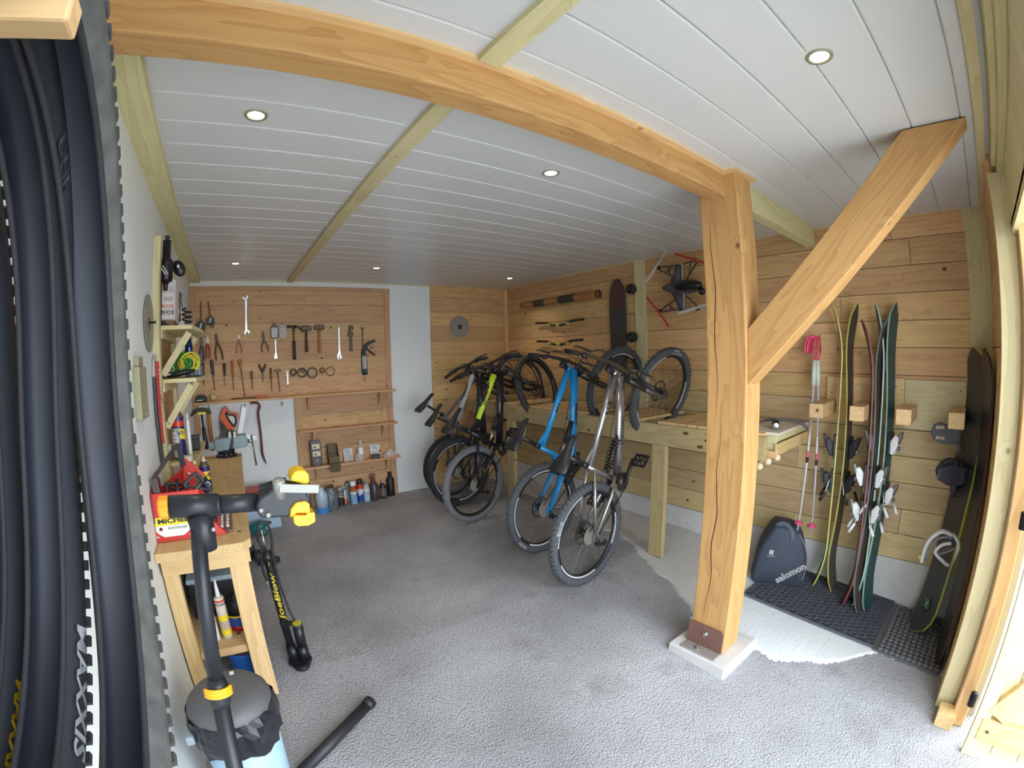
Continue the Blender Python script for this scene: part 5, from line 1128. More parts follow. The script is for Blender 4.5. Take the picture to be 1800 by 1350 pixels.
MB().box((q[0]-0.03,q[1]-0.02,0),(q[0]+0.035,q[1]+0.045,0.225)).build('body',plain('tin_slate',srgb(118,126,140),0.4,0.3),t,bevel=0.006); MB().lathe([(0.014,0.225),(0.014,0.24)],Matrix.Translation((q[0],q[1]+0.01,0)),n=12).build('cap',DARKSTEEL,t)
t,M=can(p_((1.163,4.666,0.000)),0.037,0.19,'spray can with a white cap, red and blue label',[(0,0.55,plain('can_sky',srgb(150,186,214),0.35)),(0.55,0.72,PALEL),(0.72,0.9,plain('can_rust',srgb(176,92,40),0.35)),(0.9,1.0,CRED)],(0.033,0.055,WHITE,'cap'),BG)
for kk in range(4): patch(M,0.0374,-130,-60+6*(kk%2),0.03+kk*0.022,0.037+kk*0.022,plain('blue_ink',srgb(70,110,170),0.5),t,'print',6)
t,M=can(p_((1.252,4.705,0.000)),0.036,0.19,'spray can with a black cap and a blue label with red top',[(0,0.5,plain('can_royal',srgb(36,70,160),0.35)),(0.5,0.75,PALEL),(0.75,1.0,CRED)],(0.033,0.055,BLACK,'cap'),BG)
patch(M,0.0364,-140,-50,0.07,0.12,PALEL,t,sh=0.03)
t,M=bottle(p_((1.312,4.668,0.000)),[(0.036,0),(0.037,0.006),(0.037,0.16),(0.02,0.19),(0.016,0.20)],'clear spray bottle with a pale blue label beside a red stripe',clear('clear_bottle',(0.72,0.74,0.8),0.08,0.5),[(0.0374,0.02,0.09,plain('lb_sky',srgb(168,192,220),0.4)),(0.0374,0.12,0.15,PALEL)],plain('nozzle_grey',srgb(140,140,146),0.4),[(0.016,0.20),(0.016,0.225),(0.006,0.23)])
t,M=bottle(p_((1.406,4.680,0.000)),[(0.045,0),(0.047,0.008),(0.047,0.17),(0.03,0.20),(0.018,0.215)],'brown bottle with a rusty red trigger top',plain('bottle_brown',srgb(74,62,66),0.3),None,plain('trigger_red',srgb(134,62,40),0.45),[(0.02,0.21),(0.022,0.25),(0.012,0.262),(0.012,0.285)])
MB().bar((M.translation.x-0.03,M.translation.y,0.285),(M.translation.x+0.025,M.translation.y-0.01,0.285),0.022,0.024).bar((M.translation.x-0.02,M.translation.y-0.005,0.28),(M.translation.x-0.032,M.translation.y-0.01,0.225),0.012,0.008).build('trigger_head',plain('trigger_red',srgb(134,62,40),0.45),t,bevel=0.003)
bottle(p_((1.511,4.686,0.000)),[(0.037,0),(0.038,0.006),(0.038,0.13),(0.016,0.165),(0.014,0.18)],'small dark bottle with a worn label and pale cap',plain('bottle_dark',srgb(40,36,36),0.3),[(0.0384,0.025,0.12,plain('lb_worn',srgb(108,100,86),0.6))],plain('cap_pale',srgb(210,206,196),0.4),[(0.013,0.18),(0.013,0.20),(0.0,0.201)])
bottle(p_((1.620,4.741,0.000)),[(0.045,0),(0.048,0.008),(0.048,0.19),(0.02,0.23),(0.018,0.245)],'tall matt black bottle at the right end of the row',plain('bottle_black',srgb(30,27,28),0.5),None,plain('cap_maroon',srgb(62,36,34),0.5),[(0.021,0.24),(0.021,0.275),(0.0,0.277)])

def rackwood(ax): return wood('rack_timber',srgb(196,176,130),srgb(158,134,92),srgb(86,66,42),ax,vary=0.06)
# ================================================================ the rack: a rail, slats and legs along the right wall
RK=thing('bike_rack','long pale timber rack along the right wall holding the front wheels','rack',(2.9,3.2,0.0))
MB().box((2.645,1.13,0.872),(2.69,4.79,1.025)).build('front_rail',rackwood('Y'),RK,bevel=0.004)
for y in (1.89,3.79):
    MB().box((2.648,y,0.0),(2.688,y+0.125,0.871)).build('leg',rackwood('Z'),RK,bevel=0.003)
MB().box((3.22,1.13,0.90),(3.268,4.79,1.0)).build('wall_rail',pale('Y'),RK)
wheel_y=[2.075,2.66,3.66,4.06,4.40]
y=1.14; n=0
random.seed(2)
while y<4.77:
    w=0.083
    mid=y+w/2
    if not any(abs(mid-wy)<0.075 for wy in wheel_y):
        MB().box((2.655,y+0.004,1.026),(3.262,y+w-0.004,1.046)).build('slat',spruce('X'),RK,bevel=0.002)
    y+=w
# knots and bark marks on the rail face
for (yy,zz,w) in ((1.52,0.955,0.10),(1.38,0.93,0.07),(1.72,0.985,0.05),(1.60,0.905,0.05),(2.95,0.975,0.03)):
    MB().prism([(w/2*math.cos(a*PI/6),0.012*math.sin(a*PI/6)) for a in range(12)],0,0.0008,frame((2.6448,yy,zz),(0,-1,0.08),(0,0,1))).build('bark_mark',plain('bark',srgb(92,74,50),0.8),RK)
# ================================================================ bicycles
def wheel(par,c,ax,R,tr,tm,rimm,name,deco=None,spk=28,hubm=None,cass=False,rotor=True,knob=True,txt=None,txtm=None,tyre_txt=None,fwd=None,rim_h=0.022):
    """tyre, rim, spokes, hub (and cassette, brake disc) as parts of one bicycle"""
    c=Vector(c); ax=Vector(ax).normalized(); u=Vector(fwd) if fwd is not None else ax.orthogonal(); u=(u-ax*u.dot(ax)).normalized(); w=ax.cross(u)
    P=lambda r,a,s=0.0: c+(u*math.cos(a)+w*math.sin(a))*r+ax*s
    ty=MB().torus(c,ax,R-tr,tr,56,10)
    ty_o=ty.build(name+'_tyre',tm,par)
    if knob:
        mb=MB(); nk=64
        for i in range(nk):
            a=2*PI*i/nk
            for s,da,rr in ((-0.62,0,0.80),(0.62,0,0.80),(0.0,PI/nk,1.0)):
                p=P(R-tr+tr*rr*0.96,a+da,s*tr); o_=(P(R-tr+tr*2,a+da,s*tr*1.6)-P(R-tr,a+da,0)).normalized(); t_=(-u*math.sin(a)+w*math.cos(a))
                mb.bar(p-t_*0.0065,p+t_*0.0065,0.013,0.012,up=o_)
        mb.build('tread_knobs',tm,ty_o,kind='stuff')
    rr=R-2*tr+0.004
    mb=MB(); prof=[(rr,-0.013),(rr+0.004,-0.013),(rr-0.004,0),(rr+0.004,0.013),(rr,0.013),(rr-rim_h,0.008),(rr-rim_h,-0.008)]
    n=56; m=len(prof)
    for i in range(n):
        for r,s in prof: mb.v.append(tuple(P(r,2*PI*i/n,s)))
    for i in range(n):
        for k in range(m): mb.f.append((i*m+k,((i+1)%n)*m+k,((i+1)%n)*m+(k+1)%m,i*m+(k+1)%m)); mb.sm.append(True)
    mb.build(name+'_rim',rimm,par)
    if deco:
        for a0,a1 in deco[1]:
            mb=MB()
            for i in range(15):
                a=math.radians(a0+(a1-a0)*i/14)
                for sgn in (1,):
                    mb.v+=[tuple(P(rr-0.003,a,0.0135*deco[2])),tuple(P(rr-rim_h*0.55,a,0.0118*deco[2]))]
            for i in range(14): mb.f.append((2*i,2*i+1,2*i+3,2*i+2)); mb.sm.append(False)
            mb.build('rim_decal',deco[0],par)
    mb=MB(); hr=0.026
    for i in range(spk):
        a=2*PI*i/spk; s=1 if i%2 else -1; b=a+(0.9 if (i//2)%2 else -0.9)
        mb.tube([P(hr,b,0.024*s),P(rr-rim_h,a,0.004*s)],0.0011,4,caps=False,smooth=False)
    mb.build('spokes',hubm or DARKSTEEL,par,kind='stuff')
    MB().lathe([(0.008,-0.062),(0.014,-0.06),(0.014,-0.035),(0.028,-0.032),(0.028,-0.026),(0.018,-0.022),(0.018,0.022),(0.028,0.026),(0.028,0.032),(0.014,0.035),(0.014,0.06),(0.008,0.062)],axis_frame(c,ax),n=16).build(name+'_hub',BLACK,par)
    if rotor:
        mb=MB(); M=axis_frame(c+ax*0.036*rotor,ax)
        mb.lathe([(0.070,-0.001),(0.086,-0.001),(0.086,0.001),(0.070,0.001),(0.070,-0.001)],M,n=40,smooth=False,caps=False)
        for i in range(6):
            a=2*PI*i/6; mb.bar(M@V(0.026*math.cos(a),0.026*math.sin(a),0),M@V(0.072*math.cos(a+0.5),0.072*math.sin(a+0.5),0),0.008,0.002,up=ax)
        mb.build('brake_disc',plain('disc_steel',srgb(120,108,100),0.35,0.9),par)
    if cass:
        co=thing('cassette','x','x',(0,0,0)); 
        bpy.data.objects.remove(co); 
        mb=MB()
        for k in range(8):
            r=0.068-k*0.0058; M=axis_frame(c-ax*(0.024+k*0.0045),ax); nt=int(28-k*2)
            out=[]
            for i in range(nt):
                a=2*PI*i/nt; b=2*PI*(i+0.5)/nt; out+=[(r*math.cos(a),r*math.sin(a)),((r-0.005)*math.cos(b),(r-0.005)*math.sin(b))]
            mb.prism(out,-0.001,0.001,M)
        mb.build('cassette',plain('cassette_steel',srgb(182,178,170),0.4,0.6),par)
    if tyre_txt:
        for txt,adeg,sz,side,mat,rfrac in tyre_txt:
            a0=math.radians(adeg)
            def fn(x,y,a0=a0,side=side,rfrac=rfrac):
                rad=rfrac+y; a=a0-side*x/rfrac*1.0
                q=(rad-(R-tr))/tr; q=max(-0.95,min(0.95,q)); s=math.sqrt(1-q*q)*tr
                return P(rad,a,side*(s+0.0012))
            bent_lettering(txt,sz,mat,par,fn,bold=0.0004)
def bike(label, rear, front, R=0.36, Rf=None, tr=0.029, steer=0.0, frame_m=None, fork_m=None, style='trail', tyre_m=None, rim_m=None, deco=None, saddle=True, lean=0.0, hub_m=None, bar_w=0.76, crank=0.0, seat_drop=0.0, grip_m=None, spring=None, tyre_txt=None, front_txt=None, letters=(), dual=False, front_rim=None, front_tyre=None, front_tr=None, swing_m=None, saddle_m=None, front_knob=True, bar_m=None, rotor=1):
    rear=Vector(rear); front=Vector(front); Rf=Rf or R
    X=(front-rear).normalized(); WBs=(front-rear).length
    Y=Vector((0,0,1)).cross(X); Y=(Y-X*Y.dot(X)).normalized()                # to the rider's left
    Y=(Matrix.Rotation(lean,3,X)@Y).normalized(); Z=X.cross(Y).normalized()
    B=thing('mountain_bike' if style!='city' else 'commuter_bike',label,'bicycle',tuple(rear-V(0,0,R)),'bicycles standing up against the rack')
    W=lambda x,z,y=0.0: rear+X*x+Y*y+Z*z
    tm=tyre_m or RUBBER
    wheel(B,rear,Y,R,tr,tm,rim_m or BLACK,'rear',deco,hubm=hub_m,cass=True,rotor=rotor,tyre_txt=tyre_txt,fwd=X)
    # steering axis
    ha=math.radians(65 if style!='city' else 70); a=V(-math.cos(ha),math.sin(ha)); off=0.045
    p0=(WBs-math.sin(ha)*off, -math.cos(ha)*off)
    ax3=(X*a.x+Z*a.y).normalized(); base=W(p0[0],p0[1])
    SR=Matrix.Rotation(steer,3,ax3)
    S=lambda along,fwd=0.0,side=0.0: base+ax3*along+SR@((X*math.sin(ha)+Z*math.cos(ha))*fwd+Y*side)
    fl=0.545 if style!='city' else 0.40
    crown=S(fl)
    htb,htt=S(fl+0.01),S(fl+0.12)
    # frame
    bb=W(0.44,-0.012+0.0); st=W(0.315,0.40-seat_drop); d2=lambda f:htb+(htt-htb)*f
    fm=frame_m; FRm=swing_m or fm
    MB().tube([htb,htt],0.026,16).build('head_tube',fm,B)
    MB().tube([bb+(d2(0.1)-bb)*0.02,bb+(d2(0.1)-bb)*0.5,d2(0.15)],[0.034,0.030,0.033] if style!='city' else [0.017]*3,14,flat=(1.15,0.9)).build('down_tube',fm,B)
    tt0=st+(bb-st)*0.12
    MB().tube([tt0,tt0+(d2(0.8)-tt0)*0.6,d2(0.75)],[0.020,0.024,0.030] if style!='city' else [0.014]*3,14).build('top_tube',fm,B)
    if letters and letters[0].get('tube'):
        te=d2(0.75); tv=te-tt0; f0=letters[0].get('f0',0.3); MB().tube([tt0+tv*f0,tt0+tv*0.62,tt0+tv*0.93],[0.0238,0.0262,0.0305],14).build('painted_tube_panel',letters[0]['m'],B)
    MB().tube([bb,st],0.0185,14).build('seat_tube',fm,B)
    MB().tube([bb-Y*0.048,bb+Y*0.048],0.024,16).build('bottom_bracket',BLACK,B)
    if style!='city': MB().bar(tt0+(d2(0.8)-tt0)*0.22,st+(bb-st)*0.0,0.018,0.022,up=Z).build('seat_gusset',fm,B,bevel=0.004)
    # rear triangle
    pv=W(0.425,0.085) if style!='city' else bb
    mb=MB()
    for s in (-1,1):
        if style=='blade':
            mb.tube([pv+Y*s*0.03,W(0.25,0.062,s*0.055),W(0.015,0.0,s*0.068)],[0.026,0.024,0.016],10,flat=(0.55,1.25))
        else:
            mb.tube([pv+Y*s*0.03,W(0.30,0.03 if style!='city' else 0.0,s*0.045),W(0.0,0.0,s*0.066)],[0.015,0.014,0.011],10)
            mb.tube([W(0.33,0.30 if style!='city' else 0.36,s*0.03),W(0.16,0.17,s*0.058),W(0.0,0.0,s*0.066)],[0.012,0.012,0.010],10)
    if style=='blade':
        mb.tube([W(0.36,0.17,-0.03),W(0.36,0.17,0.03)],0.022,10)
    mb.build('swingarm',FRm,B)
    for s in (-1,1): MB().prism([(-0.03,-0.02),(0.02,-0.025),(0.035,0.0),(0.01,0.028),(-0.025,0.02)],-0.004,0.004,frame(W(0.0,0.0,s*0.068),X,Z)).build('dropout',FRm,B)
    # shock
    if style!='city':
        s0=W(0.40,0.13); s1=htb+(bb-htb)*0.56+Z*0.03
        if spring:
            MB().tube([s0,s1],0.014,12).build('shock_body',DARKSTEEL,B)
            dd=(s1-s0); L_=dd.length; M=axis_frame(s0+dd*0.12,dd)
            MB().tube([M@V(0.026*math.cos(t*0.5),0.026*math.sin(t*0.5),t*L_*0.72/110) for t in range(111)],0.0055,7).build('shock_spring',spring,B)
        else:
            MB().tube([s0,s0+(s1-s0)*0.45],0.011,12).build('shock_shaft',STEEL,B); MB().tube([s0+(s1-s0)*0.42,s1],0.022,14).build('shock_can',BLACK,B)
    # seat post, saddle
    sd=(st-bb).normalized(); sp1=st+sd*(0.17-seat_drop*0.3)
    MB().tube([st-sd*0.02,st+sd*0.025],0.021,14).build('seat_clamp',BLACK,B)
    MB().tube([st,sp1],0.014,12).build('seat_post',saddle_m or BLACK,B)
    sx=(X*0.96+Z*0.12).normalized() if style!='city' else X; sz=sx.cross(Y)*-1; sz=Y.cross(sx)*-1 if (Y.cross(sx)*-1).dot(Z)>0 else Y.cross(sx)
    mb=MB(); prof=[(-0.13,0.058,0.018,0.028),(-0.115,0.072,0.022,0.030),(-0.06,0.066,0.022,0.024),(0.0,0.036,0.020,0.020),(0.07,0.021,0.018,0.022),(0.125,0.019,0.018,0.018),(0.14,0.010,0.010,0.012)]
    n=14; c0=sp1+sz*0.028
    for x,hw,th,h in prof:
        for k in range(n):
            an=2*PI*k/n; cy=math.cos(an); sy=math.sin(an)
            mb.v.append(tuple(c0+sx*x+Y*hw*cy+sz*(h+ (th*sy if sy>0 else th*0.9*sy)-0.010*cy*cy*(hw/0.07))))
    for i in range(len(prof)-1):
        for k in range(n): mb.f.append((i*n+k,i*n+(k+1)%n,(i+1)*n+(k+1)%n,(i+1)*n+k)); mb.sm.append(True)
    mb.f.append(tuple(range(n))); mb.sm.append(True); mb.f.append(tuple(reversed(range((len(prof)-1)*n,len(prof)*n)))); mb.sm.append(True)
    so=mb.build('saddle',BLACK,B)
    mb=MB()
    for s in (-1,1): mb.tube([c0+sx*-0.10+Y*s*0.03+sz*0.018,c0+sx*-0.03+Y*s*0.02-sz*0.012,c0+sx*0.03+Y*s*0.02-sz*0.012,c0+sx*0.11+Y*s*0.008+sz*0.018],0.0035,6)
    mb.build('saddle_rails',STEEL,so)
    # fork and front wheel
    fk=fork_m or BLACK; mb=MB(); mb2=MB()
    axle=S(0.0,off)
    for s in (-1,1):
        mb=MB(); mb2=MB()
        e=S(0.0,off*0.0+0.02,s*0.062); 
        mb.tube([S(0.03,0.022,s*0.062),S(0.09,0.006,s*0.062),S(fl*0.60,0.0,s*0.060)],[0.017,0.022,0.021],12)
        mb2.tube([S(fl*0.55,0.0,s*0.060),S(fl+(0.16 if dual else 0.0),0.0,s*0.060)],0.0172,12)
        mb.tube([S(0.03,0.022,s*0.062),axle+SR@Y*s*0.058],[0.017,0.015],10)
        mb.build('fork_leg',fk,B); mb2.build('fork_stanchion',DARKSTEEL if style!='city' else fk,B)
    if style!='city': MB().tube([S(fl*0.60,0.03,-0.06),S(fl*0.66,0.052,0),S(fl*0.60,0.03,0.06)],0.011,8).build('fork_arch',fk,B)
    mb=MB(); mb.bar(S(fl,0.0,-0.075),S(fl,0.0,0.075),0.05,0.03,up=ax3)
    if dual: mb.bar(S(fl+0.145,0.0,-0.075),S(fl+0.145,0.0,0.075),0.045,0.02,up=ax3)
    mb.build('fork_crown',BLACK,B,bevel=0.006)
    wheel(B,axle,SR@Y,Rf,front_tr or tr,front_tyre or tm,front_rim or rim_m or BLACK,'front',deco,hubm=hub_m,rotor=rotor,knob=front_knob,tyre_txt=front_txt,fwd=SR@X)
    # cockpit
    sm=S(fl+0.165); bc=S(fl+0.17,0.045)
    MB().tube([S(fl+0.12),S(fl+0.19)],0.018,14).build('steerer_cap',BLACK,B)
    MB().bar(sm,bc,0.045,0.036,up=ax3).build('stem',BLACK,B,bevel=0.006)
    hw=bar_w/2
    pts=[S(fl+0.172,0.045,0),S(fl+0.174,0.045,0.05),S(fl+0.20,0.035,0.15),S(fl+0.205,0.022,0.25),S(fl+0.205,0.0,hw)]
    ptl=[S(fl+0.174,0.045,-0.05),S(fl+0.20,0.035,-0.15),S(fl+0.205,0.022,-0.25),S(fl+0.205,0.0,-hw)]
    hb=MB().tube(list(reversed(ptl))+pts,[0.011,0.011,0.012,0.015,0.0155,0.015,0.012,0.011,0.011],12).build('handlebar',bar_m or plain('bar_dark',srgb(46,40,38),0.4),B)
    for s in (-1,1):
        g0=S(fl+0.205,0.0,s*hw); g1=S(fl+0.205,0.018,s*(hw-0.13)); b0=S(fl+0.205,0.02,s*(hw-0.17)); b1=S(fl+0.204,0.024,s*(hw-0.2))
        MB().tube([g0,g1],0.0165,14).build('grip',grip_m or RUBBER,hb)
        MB().tube([b0,b1],0.02,12).build('brake_clamp',BLACK,hb)
        MB().tube([b1+SR@X*0.01,b1+SR@X*0.045,(g0+g1)/2+SR@X*0.062,g0*0.7+g1*0.3+SR@X*0.058],[0.012,0.010,0.006,0.006],8).build('brake_lever',DARKSTEEL,hb)
    cb=MB()
    for s in (-1,1):
        b1=S(fl+0.20,0.04,s*(hw-0.2)); cb.tube(bez(b1,b1+SR@X*0.12,S(fl+0.05,0.14,s*0.03),S(fl*0.6,0.03,s*0.06),12),0.0026,6); cb.tube(bez(b1,b1+SR@X*0.10,S(fl+0.12,0.12,-s*0.02),htb+Y*s*0.025,12),0.0024,6)
    cb.tube(bez(htb+Y*0.026,htb+(bb-htb)*0.3+Y*0.05,bb+Z*0.1+Y*0.04,W(0.2,0.02,0.07),14),0.0026,6)
    cb.build('cables',BLACK,B)
    # drivetrain
    mb=MB(); out=[]
    for i in range(36):
        q=2*PI*i/36; r=0.072 if i%2 else 0.066; out.append((r*math.cos(q),r*math.sin(q)))
    mb.prism(out,-0.0015,0.0015,frame(bb-Y*0.045,X,Z)); mb.lathe([(0.04,-0.003),(0.04,0.003)],axis_frame(bb-Y*0.047,Y),n=20); mb.build('chainring',DARKSTEEL,B)
    for s,q in ((-1,crank),(1,crank+PI)):
        e=bb+(X*math.cos(q)+Z*math.sin(q))*0.17+Y*s*0.075
        co=MB().tube([bb+Y*s*0.062,e],[0.016,0.012],10,flat=(0.7,1.2)).build('crank',plain('crank_grey',srgb(62,58,56),0.4,0.6),B)
        pedal_m=MB(); pc=e+Y*s*0.062; Mq=frame(pc,X,Y)
        for sx_ in (-1,1): pedal_m.box((sx_*0.042-0.006,-0.05,-0.008),(sx_*0.042+0.006,0.05,0.008),Mq); pedal_m.box((-0.045,sx_*0.046-0.006,-0.008),(0.045,sx_*0.046+0.006,0.008),Mq)
        pedal_m.bar(Mq@V(-0.04,0.03,0),Mq@V(0.04,-0.03,0),0.008,0.012,up=Z).bar(Mq@V(-0.04,-0.03,0),Mq@V(0.04,0.03,0),0.008,0.012,up=Z); pedal_m.tube([e,pc+Y*s*0.045],0.008,8)
        pedal_m.build('pedal',BLACK,B)
    mb=MB(); yc=-0.045
    for z0,z1 in ((0.066,0.055),(-0.066,-0.05)):
        p=W(0.44,z0,yc); q=W(0.0,z1,yc)
        L_=(q-p); nn=40
        for i in range(nn): mb.bar(p+L_*(i/nn),p+L_*((i+0.7)/nn),0.007,0.008,up=Z)
    mb.build('chain',plain('chain_steel',srgb(86,78,70),0.4,0.8),B,kind='stuff')
    mb=MB(); dm=W(-0.02,-0.03,-0.07)
    mb.tube([W(0,0,-0.075),dm,W(-0.015,-0.085,-0.07),W(0.03,-0.15,-0.055)],[0.010,0.016,0.012,0.010],8); mb.torus(W(-0.012,-0.075,-0.05),Y,0.022,0.004,16,6); mb.torus(W(0.03,-0.15,-0.05),Y,0.022,0.004,16,6); mb.build('rear_derailleur',BLACK,B)
    for l in letters:
        if not l.get('t'): continue
        on=l['on']; q0,q1=(bb,d2(0.12)) if on=='down' else (tt0,d2(0.78))
        if on=='stay': q0,q1=W(0.0,0.0,l['side']*0.075),pv+Y*l['side']*0.055
        dd=(q1-q0).normalized(); ct=q0+(q1-q0)*l.get('at',0.5); nrm=(Y*l['side']); nrm=(nrm-dd*nrm.dot(dd)).normalized(); upv=nrm.cross(dd)
        r=l.get('r',0.0345)
        xd=dd*l.get('dir',1); up2=nrm.cross(xd)
        bent_lettering(l['t'],l['s'],l['c'],B,lambda x,y: ct+xd*x+up2*r*math.sin(y/r)+nrm*(r*math.cos(y/r)),bold=0.0008,squeeze=1.0)
    return B,W,S
M_TYR=plain('dusty_tyre',srgb(76,78,82),0.85,noise=0.2,scale=60); M_TYK=plain('dark_tyre',srgb(54,54,58),0.8,noise=0.2,scale=60); M_TYD=plain('grey_dust_tyre',srgb(112,112,114),0.9,noise=0.15,scale=40)
DECW=plain('decal_white',srgb(216,216,214),0.5)
SILVF=plain('frame_raw_alloy',srgb(176,172,172),0.24,0.85)
BLUEF=plain('frame_blue',srgb(24,134,196),0.3,0.0,0.5,coat=0.4); BLKF=plain('frame_black',srgb(26,26,30),0.32,0.0,0.5,coat=0.3); WHTF=plain('frame_white',srgb(176,178,180),0.35); GBLU=plain('frame_grey_blue',srgb(96,104,124),0.35,0.2); NEON=plain('neon_yellow',srgb(206,232,60),0.4)
DECOR=[(20,80),(110,170),(200,260),(290,350)]
# 1 silver downhill bike, nearest
B1,_,_=bike('silver bare-metal downhill bicycle with a coil shock, nearest the post',(1.99,2.02,0.352),(2.865,2.10,1.235),steer=-0.30,frame_m=SILVF,style='dh',tyre_m=M_TYR,deco=(DECW,[(30,75),(120,200),(225,300)],-1),spring=plain('coil_dark',srgb(52,46,42),0.4,0.6),bar_w=0.80,crank=0.35,dual=False,fork_m=plain('fork_grey',srgb(96,90,84),0.4,0.4),bar_m=plain('bar_bronze',srgb(104,92,72),0.35,0.6),lean=0.03,
  tyre_txt=[('ZTR FLOW',60,0.026,-1,DECW,0.292),('MAXXIS',250,0.026,-1,DECW,0.335)],front_txt=[('MINION DHF',-40,0.024,-1,DECW,0.318),('MAXXIS',-40,0.022,-1,DECW,0.342)],
  letters=[{'t':'8.1.8','on':'top','s':0.05,'c':ink,'side':-1,'r':0.026,'at':0.62,'dir':-1},{'t':'ORANGE','on':'down','s':0.05,'c':plain('letter_grey',srgb(88,84,80),0.4),'side':-1,'at':0.5}],seat_drop=0.02)
# 2 blue trail bike
B2,_,_=bike('bright blue trail bicycle with black letters, second from the post',(2.085,2.61,0.362),(2.985,2.675,1.245),steer=-0.2,frame_m=BLUEF,style='blade',tyre_m=M_TYR,deco=(DECW,[(15,80),(110,165),(190,255),(290,345)],-1),crank=2.4,fork_m=plain('fork_black',srgb(36,34,34),0.4),
  tyre_txt=[('MAXXIS',180,0.026,-1,DECW,0.335)],lean=0.02,
  letters=[{'t':'five','on':'top','s':0.055,'c':ink,'side':-1,'r':0.026,'at':0.50,'dir':-1},{'t':'orange','on':'down','s':0.065,'c':ink,'side':-1,'at':0.55,'dir':1},{'t':'five','on':'stay','s':0.045,'c':ink,'side':-1,'r':0.02,'at':0.62,'dir':1}])
# 3 black and neon bike
B3,_,_=bike('black bicycle with neon yellow top tube and dusty grey rear tyre',(2.0,3.52,0.366),(2.89,3.66,1.205),steer=0.34,frame_m=BLKF,style='trail',tyre_m=M_TYD,deco=(plain('decal_grey',srgb(150,150,150),0.5),[(30,75),(210,250)],-1),crank=0.6,lean=0.03,
  letters=[{'tube':True,'m':NEON,'f0':0.22},{'t':'CUBE','on':'top','s':0.06,'c':ink,'side':-1,'r':0.026,'at':0.55,'dir':-1}],front_tyre=plain('smooth_grey_tyre',srgb(64,62,62),0.75),front_knob=False)
# 4 white bike with red front rim
B4,_,_=bike('dark bicycle with a white top tube, white rim decals and a red front rim',(2.12,4.03,0.362),(2.96,4.06,1.215),steer=0.28,frame_m=plain('frame_dark',srgb(48,46,50),0.4),style='trail',tyre_m=M_TYK,deco=(DECW,[(5,60),(80,140),(170,235),(260,330)],-1),crank=2.0,lean=-0.02,dual=True,front_rim=plain('rim_red',srgb(134,66,46),0.4,0.3),letters=[{'tube':True,'m':WHTF,'f0':0.1}])
# 5 commuter
B5,_,_=bike('old grey-blue commuter bicycle with thin tyres and a black saddle against the white wall',(2.20,4.37,0.352),(3.0,4.42,1.10),R=0.35,tr=0.019,steer=0.32,frame_m=GBLU,style='city',tyre_m=M_TYK,rim_m=plain('rim_alloy',srgb(150,146,144),0.35,0.8),crank=1.2,bar_w=0.6,lean=0.06,rotor=0,front_knob=False,fork_m=GBLU,seat_drop=-0.10,letters=[])

# ================================================================ on the right wall
saw_disc((2.60,YB-0.03,1.905),0.135,(0,-1,0),(0,0,1),'grey circular saw blade hanging on the boarded back wall above the bikes',44)
# decorated wooden club
t=thing('wooden_stick','long carved wooden stick with dark patterned bands, high on the right wall','stick',(3.260,3.703,2.151))
a=Vector((3.255,4.412,2.141)); b=Vector((3.255,3.112,2.132)); d=b-a
wd=wood('bamboo_stick',srgb(176,126,76),srgb(138,92,52),srgb(90,58,34),'Y')
MB().tube([a,a+d*0.05,a+d*0.5,a+d*0.93,b],[0.030,0.040,0.036,0.040,0.042],16).build('shaft',wd,t)
for f0,f1 in ((0.2,0.36),(0.54,0.74)):
    MB().tube([a+d*f0,a+d*f1],0.0405,18,caps=False).build('patterned_band',plain('band_pattern',srgb(60,56,52),0.6,noise=0.9,scale=45),t)
MB().tube([a+d*0.985,b+d*0.002],0.043,16).build('end_ring',plain('stick_red',srgb(110,58,44),0.6),t)
# handlebars on the wall
def wall_bar(p,q,drop,lab):
    p=Vector(p);q=Vector(q); t=thing('spare_handlebar',lab,'handlebar',(p+q)/2,'spare handlebars on the right wall'); dn=V(0,0,-drop); m0=p+(q-p)*0.40+dn; m1=p+(q-p)*0.60+dn
    m0=p+(q-p)*0.38+dn; m1=p+(q-p)*0.62+dn
    MB().tube(smooth_path([p,p+(q-p)*0.25+dn*0.25,m0,m1,p+(q-p)*0.75+dn*0.25,q],5),[0.013]*26,12).build('bar',plain('hb_black',srgb(40,36,34),0.4),t)
    for f in (0.30,0.5,0.70):
        c=p+(q-p)*f+dn*(1.0 if abs(f-0.5)<0.15 else 0.75); MB().tube([c-(q-p).normalized()*0.03,c+(q-p).normalized()*0.03],0.0165,12).build('yellow_print',plain('hb_yellow',srgb(190,180,90),0.5),t)
    MB().tube([(XR,m0.y*0.5+m1.y*0.5,m0.z-0.02),(XR-0.07,m0.y*0.5+m1.y*0.5,m0.z-0.02)],0.005,6).build('nail',NAIL,t)
wall_bar((3.240,4.122,1.910),(3.240,3.335,1.897),0.04,'black handlebar with yellow print under the wooden stick, upper of two')
wall_bar((3.240,4.110,1.698),(3.240,3.351,1.687),0.04,'black handlebar with yellow print, lower of two, behind the bicycle bars')
